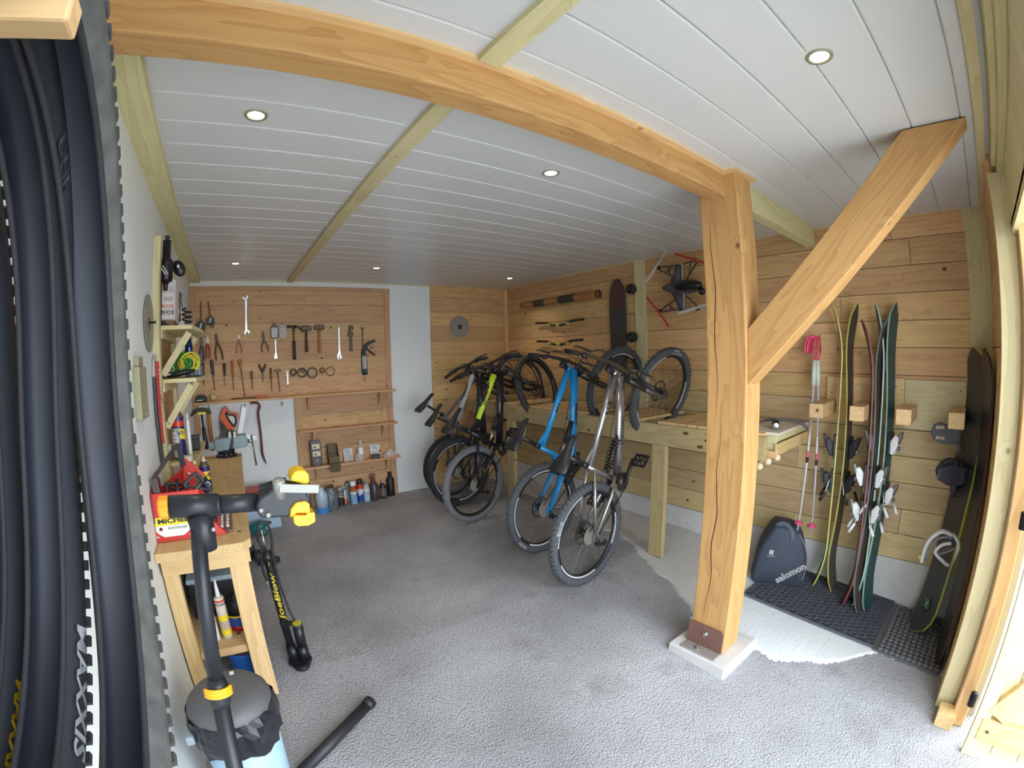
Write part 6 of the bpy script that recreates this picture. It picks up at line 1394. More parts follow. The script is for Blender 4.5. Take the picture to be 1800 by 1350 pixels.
# longboard and its wheels
t=thing('longboard','dark longboard deck hanging upright on the right wall','longboard',(3.260,2.871,1.871))
pts=[]; yc=(3.260,2.871,1.871)[1]; ztop=(3.260,2.853,2.257)[2]; zbt=1.28
prof=[(0.0,0.0),(0.035,-0.02),(0.07,-0.07),(0.095,-0.16),(0.105,-0.30),(0.10,-0.5),(0.098,-0.8),(0.085,-0.95),(0.05,-1.0)]
zz=lambda v: ztop+v*(ztop-zbt)
out=[(x,v) for x,v in prof]+[(-x,v) for x,v in reversed(prof) if x>0]
M=Matrix(((0,0,-1,XR-0.03),(-1,0,0,yc),(0,1,0,0),(0,0,0,1)))
MB().prism([(x,zz(v)) for x,v in out][::-1],0,0.014,M).build('deck',plain('deck_grey',srgb(66,60,60),0.6,noise=0.15,scale=8),t,bevel=0.004)
MB().prism([(x*0.75,zz(v*0.28-0.03)) for x,v in out][::-1],0.0142,0.0148,M).build('nose_patch',plain('deck_brown',srgb(84,54,46),0.6),t)
for z in (1.5,): MB().box((XR-0.03,yc-0.05,z),(XR,yc+0.05,z+0.06)).build('hanger',DARKSTEEL,t)
def lb_wheel(p,lab):
    t=thing('skate_wheel',lab,'wheel',p,'dark round wheels beside the longboard'); M=axis_frame(p,(-1,0,0))
    MB().lathe([(0.020,-0.075),(0.020,-0.03),(0.042,-0.03),(0.046,-0.022),(0.046,0.018),(0.042,0.026),(0.026,0.028),(0.024,0.018)],M,n=24).build('tyre',plain('knob_black',srgb(36,32,32),0.5),t); MB().lathe([(0.013,0.016),(0.013,0.027),(0.006,0.028)],M,n=14).build('bearing',plain('bearing',srgb(90,86,84),0.4,0.7),t)
lb_wheel((3.215,2.666,2.127),'dark round wheel on the wall right of the longboard nose, upper one')
lb_wheel((3.215,2.671,1.684),'dark round wheel on the wall right of the longboard, lower one')
# drone
DP=Vector((3.190,2.047,2.085)); t=thing('quadcopter_drone','grey quadcopter with red and white propellers hanging on the right wall','drone',DP)
DG=plain('drone_grey',srgb(74,76,84),0.5); DB=plain('drone_black',srgb(22,20,22),0.4); DRD=plain('prop_red',srgb(176,60,44),0.45); DWH=plain('prop_white',srgb(196,188,194),0.45)
D_=lambda p,o: Vector((XR-o,p[1]+(0.0),p[2]))
MB().tube([Vector((3.190,2.290,2.093)),Vector((3.190,2.230,2.086)),Vector((3.180,2.136,2.080)),Vector((3.180,1.996,2.074)),Vector((3.190,1.911,2.066))],[0.012,0.035,0.06,0.058,0.03],14,flat=(1,0.7)).build('fuselage',DG,t)
MB().tube([Vector((3.135,2.123,2.074)),Vector((3.130,2.047,2.070)),Vector((3.130,1.906,2.069)),Vector((3.140,1.875,2.066))],[0.018,0.036,0.036,0.02],12).build('battery',DB,t)
mb=MB()
pass
MB().tube([Vector((3.180,2.157,2.120)),Vector((3.180,2.131,2.175)),Vector((3.180,2.108,2.268))],[0.05,0.04,0.03],10,flat=(0.4,1)).build('wing',DG,t)
MB().tube([Vector((3.180,2.138,2.042)),Vector((3.180,2.113,1.969)),Vector((3.180,2.089,1.877))],[0.05,0.04,0.03],10,flat=(0.4,1)).build('wing',DG,t)
mb=MB()
arms=[((3.170,2.119,2.263),(3.170,2.307,2.270)),((3.170,2.062,2.264),(3.170,1.918,2.281)),((3.170,2.104,1.897),(3.170,2.303,1.883)),((3.170,2.060,1.884),(3.170,1.929,1.888)),((3.170,2.126,2.149),(3.170,2.308,2.251)),((3.170,2.036,2.138),(3.170,1.919,2.263)),((3.170,2.111,2.005),(3.170,2.302,1.902)),((3.170,2.044,1.999),(3.170,1.939,1.907))]
AB=plain('arm_brown',srgb(72,58,58),0.5)
struts=list((((3.170,2.223,2.268),(3.170,2.193,2.186)),((3.170,2.165,2.265),(3.170,2.239,2.212)),((3.170,1.995,2.269),(3.170,2.012,2.164)),((3.170,2.208,1.890),(3.170,2.216,1.958)),((3.170,2.161,1.892),(3.170,2.229,1.940))))
for p,q in arms: MB().bar(D_(p,0.11),D_(q,0.12),0.011,0.009,up=(1,0,0)).build('arm_tube',AB,t)
for p,q in struts: MB().bar(D_(p,0.11),D_(q,0.11),0.008,0.007,up=(1,0,0)).build('arm_strut',AB,t)
for (hc,e0,e1,m,nm) in (((3.170,2.313,2.271),(3.170,2.432,2.152),(3.170,2.197,2.396),DWH,'w'),((3.170,1.939,2.280),(3.170,2.113,2.353),(3.170,1.785,2.217),DRD,'r'),((3.170,2.314,1.893),(3.170,2.432,2.022),(3.170,2.201,1.752),DRD,'r'),((3.170,1.939,1.889),(3.170,2.106,1.859),(3.170,1.792,1.918),DWH,'w')):
    h=D_(hc,0.14); MB().lathe([(0.016,-0.035),(0.018,-0.01),(0.018,0.0),(0.010,0.006)],axis_frame(h,(-1,0,0)),n=14).build('motor',DB,t)
    p,q=D_(e0,0.15),D_(e1,0.15); c=D_(hc,0.15)
    mb=MB().bar(c,p,0.022,0.004,up=(1,0,0.25)).bar(c,q,0.022,0.004,up=(1,0,-0.25)); mb.lathe([(0.010,-0.004),(0.010,0.006)],axis_frame(c,(-1,0,0)),n=12); mb.build('propeller',m,t,bevel=0.002)
MB().ball(Vector((3.150,1.879,2.018)),0.03).tube([Vector((3.170,1.910,2.055)),Vector((3.160,1.886,2.002))],0.02,10).build('camera_gimbal',DB,t)
for p,q in (((3.160,2.061,2.268),(3.160,2.058,2.130)),((3.160,2.058,2.023),(3.160,2.059,1.883))): MB().bar(D_(p,0.135),D_(q,0.135),0.006,0.004,up=(1,0,0)).build('white_stripe',DWH,t)
# ---- box shelf with wooden pegs
t=thing('peg_box','pale open wooden box with a row of round pegs, right of the post','box',(3.0,1.2,0.9))
MB().box((2.70,1.065,1.032),(3.288,1.34,1.048)).build('top_board',plain('board_white_wood',srgb(222,212,192),0.6),t,bevel=0.002)
MB().box((2.72,1.085,0.935),(2.735,1.33,1.031)).build('front_board',pale('Y'),t,bevel=0.002); MB().box((2.735,1.085,0.985),(3.288,1.10,1.031)).build('side_rail',pale('X'),t,bevel=0.002); MB().box((2.70,1.07,0.905),(3.288,1.086,0.978)).build('side_rail',spruce('X'),t,bevel=0.002)
MB().box((2.70,1.087,0.89),(2.719,1.34,0.932)).build('peg_rail',spruce('Y'),t,bevel=0.002); MB().box((2.736,1.101,0.936),(3.28,1.33,0.95)).build('bottom_board',pale('X'),t)
PGM=plain('peg_beech',srgb(226,204,168),0.5)
for c in ((2.720,1.074,0.894),(2.670,1.113,0.873),(2.690,1.161,0.873),(2.630,1.151,0.843)):
    c=Vector(c); d=V(-0.75,-0.65,0).normalized(); MB().tube([c-d*0.05,c],0.012,10).ball(c,0.023,14,10).build('peg',PGM,t)
t=thing('bike_light','black lamp and strap lying on the pale box','lamp',(2.86,1.18,1.05))
MB().tube([(2.83,1.14,1.075),(2.88,1.16,1.078),(2.93,1.18,1.075)],[0.018,0.025,0.02],12).build('lamp_body',BLACK,t); MB().lathe([(0.02,0),(0.023,0.02),(0.018,0.022)],axis_frame((2.83,1.14,1.072),(-0.9,-0.4,0)),n=14).build('lens_rim',STEEL,t)
MB().tube(smooth_path([(2.78,1.30,1.06),(2.85,1.24,1.09),(2.93,1.18,1.095),(2.98,1.06,1.09),(3.0,1.0,1.06),(3.02,0.985,1.03)],5),0.009,8,flat=(1,0.5)).build('strap',plain('strap_grey',srgb(74,68,72),0.5),t)
# ---- ski rack: boards and square pegs
t=thing('ski_rack','pale board with four square pegs holding the skis on the right wall','rack',(3.27,0.5,1.2))
yL=(3.268,0.947,1.221)[1]; yR=(3.268,0.018,1.353)[1]
MB().box((XR-0.022,0.405,1.07),(XR-0.0005,0.935,1.372)).build('back_board',spruce('Y'),t,bevel=0.002)
MB().box((XR-0.022,0.02,1.06),(XR-0.0005,0.403,1.365)).build('back_board',pale('Y'),t,bevel=0.002)
for (x,y,z) in ((3.43,0.96,1.302),(3.41,0.70,1.26),(3.44,0.40,1.25),(3.52,0.075,1.27)): pass
for yy in (0.905,0.645,0.363,0.063):
    MB().box((2.93,yy-0.045,1.128),(XR-0.0225,yy+0.045,1.216)).build('peg',spruce('X'),t,bevel=0.003)
MB().box((XR-0.02,0.86,1.53),(XR-0.0005,0.985,1.66)).build('wall_plate',spruce('Y'),t,bevel=0.002)
for p in ((3.267,0.899,1.262),(3.267,0.461,1.318),(3.267,0.054,1.308)): MB().lathe([(0.005,0),(0.005,0.002)],axis_frame(p,(-1,0,0)),n=8).build('screw',DARKSTEEL,t)
# ---- skis (a strip swept along its side profile, tip and tail turned)
def ski(par,base,tipz,lean_x,y_lean,face,w,edge,top,length_pts,name='ski',thick=0.010,tipw=1.0):
    """profile points: (fraction of length, outward offset of the sole); face = unit vector of the top sheet"""
    pass
def ski_body(par,pts,widths,face,mt,me,name='ski'):
    pts=[Vector(p) for p in pts]; n=len(pts); out=[]; mbt=MB(); mbe=MB()
    L=[];Rr=[]
    for i in range(n):
        t_=(pts[min(i+1,n-1)]-pts[max(i-1,0)]).normalized(); f=Vector(face); f=(f-t_*f.dot(t_)).normalized(); s=t_.cross(f); w=widths[i]/2
        th=0.0045
        mbe.v+=[tuple(pts[i]+s*w+f*th),tuple(pts[i]-s*w+f*th),tuple(pts[i]-s*w-f*th),tuple(pts[i]+s*w-f*th)]
        mbt.v+=[tuple(pts[i]+s*w*0.96+f*(th+0.0012)),tuple(pts[i]-s*w*0.96+f*(th+0.0012))]
    for i in range(n-1):
        for k in range(4): mbe.f.append((4*i+k,4*i+(k+1)%4,4*i+4+(k+1)%4,4*i+4+k)); mbe.sm.append(False)
        mbt.f.append((2*i,2*i+1,2*i+3,2*i+2)); mbt.sm.append(True)
    mbe.f.append((0,1,2,3)); mbe.sm.append(False); mbe.f.append((4*n-4,4*n-1,4*n-2,4*n-3)); mbe.sm.append(False)
    o=mbe.build('ski_core',me,par); mbt.build('top_sheet',mt,par); return o
def binding(par,c,up,face,white,brake=True,s=1.08):
    """toe or heel piece standing on the top sheet: c on the sheet, up = along the ski towards its tip"""
    up=Vector(up).normalized(); f=Vector(face); f=(f-up*f.dot(up)).normalized(); M=frame(c,up.cross(f)*-1,up)
    if (M.to_3x3()@V(0,0,1)).dot(f)<0: M=frame(c,up.cross(f),up)
    BW=plain('binding_white',srgb(222,222,222),0.4); BK_=plain('binding_black',srgb(34,32,36),0.4); BG_=plain('binding_grey',srgb(120,116,116),0.4,0.4)
    a=BW if white else BK_
    MB().box((-0.035*s,-0.06*s,0.006),(0.035*s,0.06*s,0.02)).v
    MB().box((-0.035*s,-0.07*s,0.006),(0.035*s,0.07*s,0.022),M).build('binding_plate',BK_,par,bevel=0.004)
    MB().prism([(-0.055*s,0.02),(0.02*s,0.02),(0.055*s,0.05),(0.045*s,0.075),(-0.01*s,0.068),(-0.06*s,0.04)],-0.024*s,0.024*s,M@Matrix(((0,0,1,0),(1,0,0,0),(0,1,0,0),(0,0,0,1)))).build('binding_housing',a,par,bevel=0.008)
    MB().prism([(0.02*s,0.055),(0.07*s,0.075),(0.075*s,0.095),(0.03*s,0.085),(0.0,0.07)],-0.018*s,0.018*s,M@Matrix(((0,0,1,0),(1,0,0,0),(0,1,0,0),(0,0,0,1)))).build('binding_lever',BG_ if white else BK_,par,bevel=0.005)
    MB().lathe([(0.015*s,0.068),(0.015*s,0.078),(0.010*s,0.08)],M@Matrix.Translation((0,-0.02*s,0)),n=14).build('din_screw',BG_,par)
    if brake:
        for sd in (-1,1): MB().tube([M@V(sd*0.04*s,0.03*s,0.015),M@V(sd*0.062*s,0.01*s,0.03),M@V(sd*0.066*s,-0.06*s,0.05),M@V(sd*0.06*s,-0.10*s,0.075)],0.0035,6).build('brake_arm',STEEL,par)
        for sd in (-1,1): MB().tube([M@V(sd*0.066*s,-0.06*s,0.05),M@V(sd*0.06*s,-0.115*s,0.082)],[0.009,0.011],8).build('brake_pad',a,par)
def side_profile(y0,x_foot,x_top,zt,tip_dir,tail_dir,n=26,zb=-0.07,bow=0.0,tipk=0.10,tailk=0.05,ylean=0.0):
    """skis stand base to base and edge on: camber and rocker bend along y"""
    r=[]
    for i in range(n):
        f=i/(n-1); z=zb+(zt-zb)*f; x=x_foot+(x_top-x_foot)*f; y=y0+ylean*f
        y+=tip_dir*tipk*max(0,(f-0.80)/0.20)**2 + tail_dir*tailk*max(0,(0.16-f)/0.16)**1.7 + bow*math.sin(PI*f)
        r.append((x,y,z))
    return r
# pair 1: slim lime-yellow edged skis
def pair(label,xf,xt,yA,yB,zt,mats,widths,zb,tipk,tailk,faceA,white,group,bows,bpos,name='ski',yl=(0,0)):
    out=[]
    for j,(y0,td) in enumerate(((yA,1),(yB,-1))):
        pts=side_profile(y0,xf,xt,zt,td,td,zb=zb,tipk=tipk,tailk=tailk,bow=bows[j],ylean=yl[j])
        n=len(pts); wd=[]
        for i in range(n):
            f=i/(n-1); wv=widths[1]+(widths[0]-widths[1])*(abs(f-0.5)*2)**2
            if f>0.93: wv*=math.sqrt(max(0.02,1-((f-0.93)/0.07)**2))
            if f<0.04: wv*=0.6+0.4*f/0.04
            wd.append(wv)
        t=thing(name,label[j],'ski',pts[0],group)
        ski_body(t,pts,wd,(-0.30,td,0),mats[j][0],mats[j][1])
        for fz,br in bpos:
            i=int(fz*(n-1)); p=Vector(pts[i]); upd=Vector(pts[i+1])-p
            binding(t,p,upd,(-0.30,td,0),white,br)
        out.append(t)
    return out
LIME=plain('ski_lime',srgb(198,200,104),0.35); SKB=plain('ski_dark',srgb(70,58,50),0.4); BRZ=plain('ski_bronze',srgb(110,92,66),0.4)
pair(('slim ski with a lime yellow edge, left of the lime pair beside the poles','slim ski with a lime yellow edge, right of the lime pair'),3.13,3.185,0.790,0.772,1.845,((SKB,LIME),(SKB,LIME)),(0.10,0.07),-0.085,0.075,0.07,None,False,'lime edged skis',(0.03,-0.03),((0.55,False),(0.40,True)))
TEAL=plain('ski_teal',srgb(38,70,70),0.4,noise=0.6,scale=25); ROSE=plain('ski_plum',srgb(66,52,56),0.4); EDG=plain('ski_mint_edge',srgb(150,186,176),0.4)
pair(('wide dark plum ski with white bindings, left of the wide pair','wide ski with a teal patterned tip and white bindings, right of the wide pair'),3.06,3.19,0.500,0.478,1.84,((ROSE,EDG),(TEAL,EDG)),(0.135,0.10),-0.125,0.05,0.05,None,True,'wide skis with white bindings',(0.018,-0.02),((0.58,False),(0.42,True)),yl=(0.03,0.02))
RDB=plain('ski_maroon',srgb(86,60,58),0.4); 
pair(('dark ski with a red edge stripe, standing in front of the wide pair','dark ski with a grey edge, between the red edged ski and the wide pair'),3.00,3.15,0.545,0.530,1.74,((RDB,plain('ski_red_edge',srgb(130,58,60),0.4)),(SKB,plain('ski_grey_edge',srgb(120,130,130),0.4))),(0.12,0.09),-0.125,0.07,0.07,None,True,'dark skis with red edges',(0.012,-0.012),((0.50,False),(0.37,True)),yl=(0.05,0.03))
# ski poles
def pole(top,bot,lab,grip=True):
    top=Vector(top);bot=Vector(bot); d=(bot-top); t=thing('ski_pole',lab,'ski pole',bot,'pink and white ski poles')
    MB().tube([top,top+d*0.14],[0.018,0.015],12).build('grip',plain('grip_mint',srgb(206,214,200),0.5),t)
    MB().tube([top+d*0.13,bot],[0.009,0.006],10).build('shaft',plain('pole_white',srgb(214,206,214),0.35),t)
    for f0,f1,c in ((0.245,0.26,(206,60,90)),(0.52,0.555,(226,90,130)),(0.555,0.585,(40,36,40))): MB().tube([top+d*f0,top+d*f1],0.0098,10).build('band',plain('pole_band_%d'%c[0],srgb(*c),0.4),t)
    M=axis_frame(top+d*0.94,d); MB().lathe([(0.010,-0.02),(0.032,0.0),(0.034,0.006),(0.010,0.008)],M,n=16).build('basket',plain('pole_pink',srgb(220,80,120),0.45),t)
    PK_=plain('strap_pink',srgb(226,70,110),0.5)
    MB().tube(smooth_path([top,top+V(-0.005,0.012,0.07),top+V(0.03,0.0,0.15),top+V(0.01,-0.022,0.07),top],5),0.011,8,flat=(1,0.35)).build('wrist_strap',PK_,t)
    for dx,dz in ((0.0,-0.05),(0.02,-0.09)): MB().tube(smooth_path([top+V(0.03,0,0.15),top+V(0.02,0.03+dx,0.16),top+V(0.0,0.045+dx,0.12+dz*0.3),top+V(0.0,0.05+dx,0.05)],4),0.009,8,flat=(1,0.35)).build('strap_end',PK_,t)
    q=top+d*0.38; fa=(Vector((0,0,1.545))-q).normalized(); fa=(fa-d.normalized()*fa.dot(d.normalized())).normalized(); sd=d.normalized().cross(fa)
    bent_lettering('ROSSIGNOL',0.02,plain('pole_ink',srgb(60,50,60),0.5),t,lambda x,y: q+d.normalized()*x+fa*0.0093*math.cos(y/0.0095)+sd*(-0.0093)*math.sin(y/0.0095))
    return t
pole((3.170,0.996,1.479),(3.000,0.989,0.325),'ski pole with pink straps leaning out to the left of its twin')
pole((3.190,0.981,1.478),(3.160,0.938,0.267),'ski pole with pink straps standing nearly upright, right of its twin')
MB().tube([(3.290,1.032,1.642),(3.230,1.013,1.640)],0.005,6).build('strap_nail',NAIL,bpy.data.objects['ski_rack'])
# ---- snowboard with strap binding, leaning in the front corner
t=thing('snowboard','dark grey snowboard with a lime edge and green mark leaning in the front corner','snowboard',(3.05,0.03,-0.15))
def sb(f,lat):   # f from tail 0 to tip 1
    c0=Vector((3.01,0.075,-0.138)); c1=Vector((3.17,-0.068,1.56)); p=c0+(c1-c0)*f
    return p
SBf=Vector((-0.46,0.88,0.1)).normalized()      # face of the board
pts=[];wd=[]
n=30
for i in range(n):
    f=i/(n-1); p=sb(f,0); k=max(0,(f-0.86)/0.14)**2*0.06+max(0,(0.12-f)/0.12)**2*0.05
    pts.append(p+SBf*k); wv=0.235+0.05*(abs(f-0.5)*2)**2
    if f>0.9: wv*=math.sqrt(max(0.01,1-((f-0.9)/0.1)**2))
    if f<0.1: wv*=math.sqrt(max(0.01,1-((0.1-f)/0.1)**2))
    wd.append(wv)
ski_body(t,pts,wd,SBf,plain('board_top',srgb(64,62,62),0.45,noise=0.15,scale=6),plain('board_lime',srgb(168,176,70),0.4),name='deck')
c=Vector(pts[2])*0.4+Vector(pts[4])*0.6; ud=(pts[5]-pts[2]).normalized(); SM_=frame(c+SBf*0.009,ud.cross(SBf)*-1,ud)
if (SM_.to_3x3()@V(0,0,1)).dot(SBf)<0: SM_=frame(c+SBf*0.009,ud.cross(SBf),ud)
gm_=plain('mark_green',srgb(60,120,90),0.5); MB().lathe([(0.045,0),(0.045,0.0006)],SM_,n=28).build('green_mark',plain('mark_dark',srgb(44,74,62),0.5),t)
MB().bar(SM_@V(-0.02,-0.025,0.001),SM_@V(0.02,0.025,0.001),0.008,0.001,up=SBf).bar(SM_@V(0.02,-0.025,0.001),SM_@V(-0.02,0.025,0.001),0.008,0.001,up=SBf).build('cross_mark',plain('mark_white',srgb(150,190,170),0.5),t)
# two bindings on the board
def sbind(c,white,nm):
    up=(pts[20]-pts[10]).normalized(); f=SBf; side=up.cross(f); 
    m1=plain('sb_white',srgb(206,206,204),0.4) if white else plain('sb_grey',srgb(62,58,66),0.5)
    m2=plain('sb_grey2',srgb(120,118,122),0.5) if white else plain('sb_black',srgb(36,34,40),0.5)
    C_=lambda a,b,h: c+up*a+side*b+f*h
    # base plate, heel hoop, high back, straps
    MB().bar(C_(0,-0.12,0.014),C_(0,0.12,0.014),0.09,0.016,up=f).build('binding_base',m2,t,bevel=0.004)
    for s in (-1,1): MB().tube(smooth_path([C_(s*0.045,-0.13,0.02),C_(s*0.05,-0.05,0.03),C_(s*0.05,0.06,0.055),C_(s*0.035,0.12,0.07),C_(0.0,0.135,0.075)],4),0.009,8,flat=(1.6,0.6)).build('heel_hoop',m1,t)
    MB().prism([(-0.045,0.0),(0.045,0.0),(0.055,0.12),(0.03,0.2),(-0.03,0.2),(-0.055,0.12)],0,0.012,frame(C_(0,0.115,0.05),up,f+side*0.25)).build('high_back',m1,t,bevel=0.006)
    MB().tube(smooth_path([C_(0.048,0.02,0.05),C_(0.05,0.01,0.10),C_(0.0,0.0,0.155),C_(-0.05,0.01,0.10),C_(-0.048,0.02,0.05)],5),0.016,8,flat=(1.7,0.4)).build('ankle_strap',m2,t)
    MB().tube(smooth_path([C_(0.046,-0.09,0.03),C_(0.04,-0.10,0.075),C_(0.0,-0.105,0.10),C_(-0.04,-0.10,0.075),C_(-0.046,-0.09,0.03)],5),0.014,8,flat=(1.5,0.4)).build('toe_strap',m1,t)
SBW=plain('sb_white',srgb(206,206,204),0.4); SBG=plain('sb_grey2',srgb(120,118,122),0.5)
MB().tube(smooth_path([(2.930,0.151,0.350),(2.930,0.146,0.433),(2.930,0.119,0.508),(2.940,0.067,0.548),(2.960,0.013,0.531)],5),0.030,10,flat=(1,0.45)).build('high_back',SBW,t)
MB().tube(smooth_path([(2.925,0.129,0.364),(2.925,0.122,0.432),(2.925,0.093,0.494),(2.935,0.049,0.519),(2.955,0.002,0.511)],5),0.013,10,flat=(1,0.6)).build('ankle_strap',SBG,t)
MB().tube(smooth_path([(2.970,0.008,0.535),(2.970,-0.032,0.495),(2.970,-0.041,0.448),(2.970,-0.014,0.349),(2.950,0.040,0.377),(2.940,0.084,0.420),(2.950,0.053,0.465),(2.960,0.004,0.481)],5),0.011,10).build('heel_hoop',SBW,t)
MB().bar((2.950,0.064,0.414),(2.990,-0.038,0.461),0.05,0.012).build('binding_base',SBG,t,bevel=0.003)
MB().lathe([(0.016,0),(0.016,0.008),(0.008,0.010)],axis_frame((2.915,0.162,0.382),(-1,-0.1,0.2)),n=16).build('ratchet',plain('ratchet_lime',srgb(150,160,60),0.4),t)
sbind(pts[17]+SBf*0.008,False,'upper')
# second dark board behind it, leaning on the front wall
t=thing('black_snowboard','black snowboard standing behind the grey one against the front wall','snowboard',(3.0,-0.08,-0.17))
p2=[];w2=[]
for i in range(n):
    f=i/(n-1); p2.append(Vector((2.74,-0.075,-0.15))+(Vector((2.88,-0.100,1.56))-Vector((2.74,-0.075,-0.15)))*f+V(0,max(0,(f-0.86)/0.14)**2*0.03,0)); wv=0.24+0.04*(abs(f-0.5)*2)**2
    if f>0.9: wv*=math.sqrt(max(0.01,1-((f-0.9)/0.1)**2))
    if f<0.1: wv*=math.sqrt(max(0.01,1-((0.1-f)/0.1)**2))
    w2.append(wv)
ski_body(t,p2,w2,(-0.15,1,0),plain('board_black',srgb(38,32,32),0.4),plain('board_edge_maroon',srgb(62,34,34),0.4))
# skateboard-grip shaped strap hanging under the last peg
t=thing('binding_strap','dark grey slotted strap and padded sleeve hanging under the last peg','strap',(3.190,0.099,1.037))
SG=plain('strap_slate',srgb(70,66,72),0.55)
Q=lambda p: Vector(p)
ctr=Vector((3.080,0.138,1.077))
outl=[Q(p) for p in [(3.080,0.195,1.128),(3.080,0.162,1.141),(3.080,0.122,1.131),(3.080,0.062,1.129),(3.080,0.034,1.105),(3.080,0.036,1.053),(3.080,0.053,1.019),(3.080,0.113,1.020),(3.080,0.160,1.022),(3.080,0.195,1.039),(3.080,0.212,1.077)]]
loc=[((p-ctr).y*-1,(p-ctr).z) for p in outl]
MB().prism(loc[::-1],-0.008,0.008,Matrix(((0,0,1,3.08),(-1,0,0,ctr.y),(0,1,0,ctr.z),(0,0,0,1)))).build('toe_cup',SG,t,bevel=0.006)
for c in ((3.080,0.170,1.111),(3.080,0.144,1.113),(3.080,0.166,1.052),(3.080,0.139,1.051)):
    c=Q(c); MB().box((3.069,c.y-0.012,c.z-0.009),(3.0715,c.y+0.012,c.z+0.009)).build('slot',plain('slot_pale',srgb(176,158,130),0.7),t,bevel=0.002)
MB().tube(smooth_path([Vector((3.080,0.051,1.039)),Vector((3.080,0.031,0.995)),Vector((3.080,0.044,0.961)),Vector((3.080,0.047,0.934))],4),0.012,8).build('webbing',SG,t)
MB().tube([Vector((3.080,0.049,0.951)),Vector((3.080,0.042,0.912)),Vector((3.080,0.042,0.829)),Vector((3.080,0.039,0.755)),Vector((3.080,0.036,0.735))],[0.02,0.036,0.052,0.05,0.02],14,flat=(1,0.5)).build('padded_sleeve',plain('sleeve_dark',srgb(50,48,56),0.6),t)
MB().tube([Vector((3.080,0.040,0.741)),Vector((3.080,0.040,0.718))],0.014,10).build('end_buckle',BLACK,t)
# ---- boot bag
t=thing('boot_bag','dark slate boot bag with white lettering standing on the black mat','bag',(3.05,1.12,-0.06))
BGm=plain('bag_slate',srgb(58,64,78),0.7,noise=0.12,scale=10,bump=0.25)
BF=frame((2.935,1.055,-0.062),(0.42,-0.90,0.0),(0,0,1))      # x across the front, y up, z out of the front
if (BF.to_3x3()@V(0,0,1)).x>0: pass
nsg=1 if (BF.to_3x3()@V(0,0,1)).x<0 else -1
out=[(-0.155,0.0),(0.115,0.0),(0.165,0.06),(0.17,0.20),(0.135,0.33),(0.085,0.40),(-0.03,0.425),(-0.075,0.41),(-0.145,0.28),(-0.175,0.12)]
rows=[(0.0,1.0),(0.045,1.06),(0.13,1.08),(0.22,1.03),(0.26,0.9)]
mb=MB(); n=40
path=smooth_path([V(x,y,0) for x,y in out],4,True); n=len(path)
for d,sc_ in [(-0.012,0.90)]+[(r,q) for r,q in rows]:
    for p in path: mb.v.append(tuple(BF@V(p.x*sc_,max(0.0,0.2+(p.y-0.2)*sc_) if sc_>1 else 0.2*(1-sc_)*(0.2 if p.y<0.2 else 1)+p.y*sc_,-d*nsg)))
m=6
for i in range(m-1):
    for k in range(n): mb.f.append((i*n+k,i*n+(k+1)%n,(i+1)*n+(k+1)%n,(i+1)*n+k)); mb.sm.append(True)
mb.f.append(tuple(reversed(range(n)))); mb.sm.append(True); mb.f.append(tuple(range((m-1)*n,m*n))); mb.sm.append(True)
mb.build('bag_body',BGm,t)
MB().tube(smooth_path([BF@V(-0.06,0.38,-0.03*nsg),BF@V(-0.05,0.435,-0.03*nsg),BF@V(0.0,0.45,-0.02*nsg),BF@V(0.045,0.41,0.012*nsg),BF@V(0.055,0.345,0.016*nsg)],5),0.012,8,flat=(0.4,1.5)).build('carry_handle',plain('handle_slate',srgb(84,90,102),0.7),t)
MB().tube(smooth_path([BF@V(0.10,0.39,0.0),BF@V(0.15,0.31,0.006*nsg),BF@V(0.178,0.19,0.006*nsg),BF@V(0.165,0.05,0.006*nsg)],5),0.005,6).build('piping',plain('piping_grey',srgb(120,122,130),0.6),t)
ca,sa=math.cos(0.62),math.sin(0.62)
bent_lettering('salomon',0.068,DECW,t,lambda x,y: BF@V(0.075+x*ca-y*sa,0.105+x*sa+y*ca,0.0145*nsg),bold=0.0028)
MB().box((-0.088,0.235,0.012),(-0.062,0.265,0.0135),BF@Matrix.Diagonal((1,1,nsg,1))).build('emblem',DECW,t); lettering('S',0.026,BGm,t,BF@Matrix.Translation((-0.075,0.25,0.0142*nsg)),bold=0.001); lettering('SALOMON',0.011,DECW,t,BF@Matrix.Translation((-0.075,0.222,0.0135*nsg)))
# ---- mats
RUB=plain('mat_black',srgb(84,87,96),0.5); RUBG=plain('mat_grey',srgb(96,96,98),0.6)
def matz(y): return floor_z(y)+0.008
MT=thing('honeycomb_mat','black rubber honeycomb drainage mat under the skis','mat',(2.97,0.73,-0.1))
x0,x1,y0,y1=2.66,3.275,0.293,1.18
mb=MB()
def mz(y): return floor_z(y)+0.009
for (a,b) in (((x0,y0),(x1,y0)),((x1,y0),(x1,y1)),((x1,y1),(x0,y1)),((x0,y1),(x0,y0))):
    mb.bar((a[0],a[1],mz(a[1])+0.009),(b[0],b[1],mz(b[1])+0.009),0.012,0.018)
mb.build('mat_edge',RUB,MT)
mb=MB(); hx=0.046; row=0
yy=y0+0.02
while yy<y1-0.012:
    xx=x0+0.02+(hx*0.5 if row%2 else 0)
    while xx<x1-0.012:
        c=(xx,yy); z=mz(yy); ro,ri=hx*0.56,hx*0.42
        vs=[];
        for k in range(6):
            a=PI/6+k*PI/3; vs+=[(xx+ro*math.cos(a),yy+ro*math.sin(a),z+0.018),(xx+ri*math.cos(a),yy+ri*math.sin(a),z+0.018),(xx+ri*0.96*math.cos(a),yy+ri*0.96*math.sin(a),z)]
        fs=[]
        for k in range(6):
            q=(k+1)%6; fs+=[(3*k,3*q,3*q+1,3*k+1),(3*k+1,3*q+1,3*q+2,3*k+2)]
        mb.add(vs,fs); xx+=hx
    yy+=hx*0.866; row+=1
mb.build('honeycomb_cells',RUB,MT,kind='stuff')
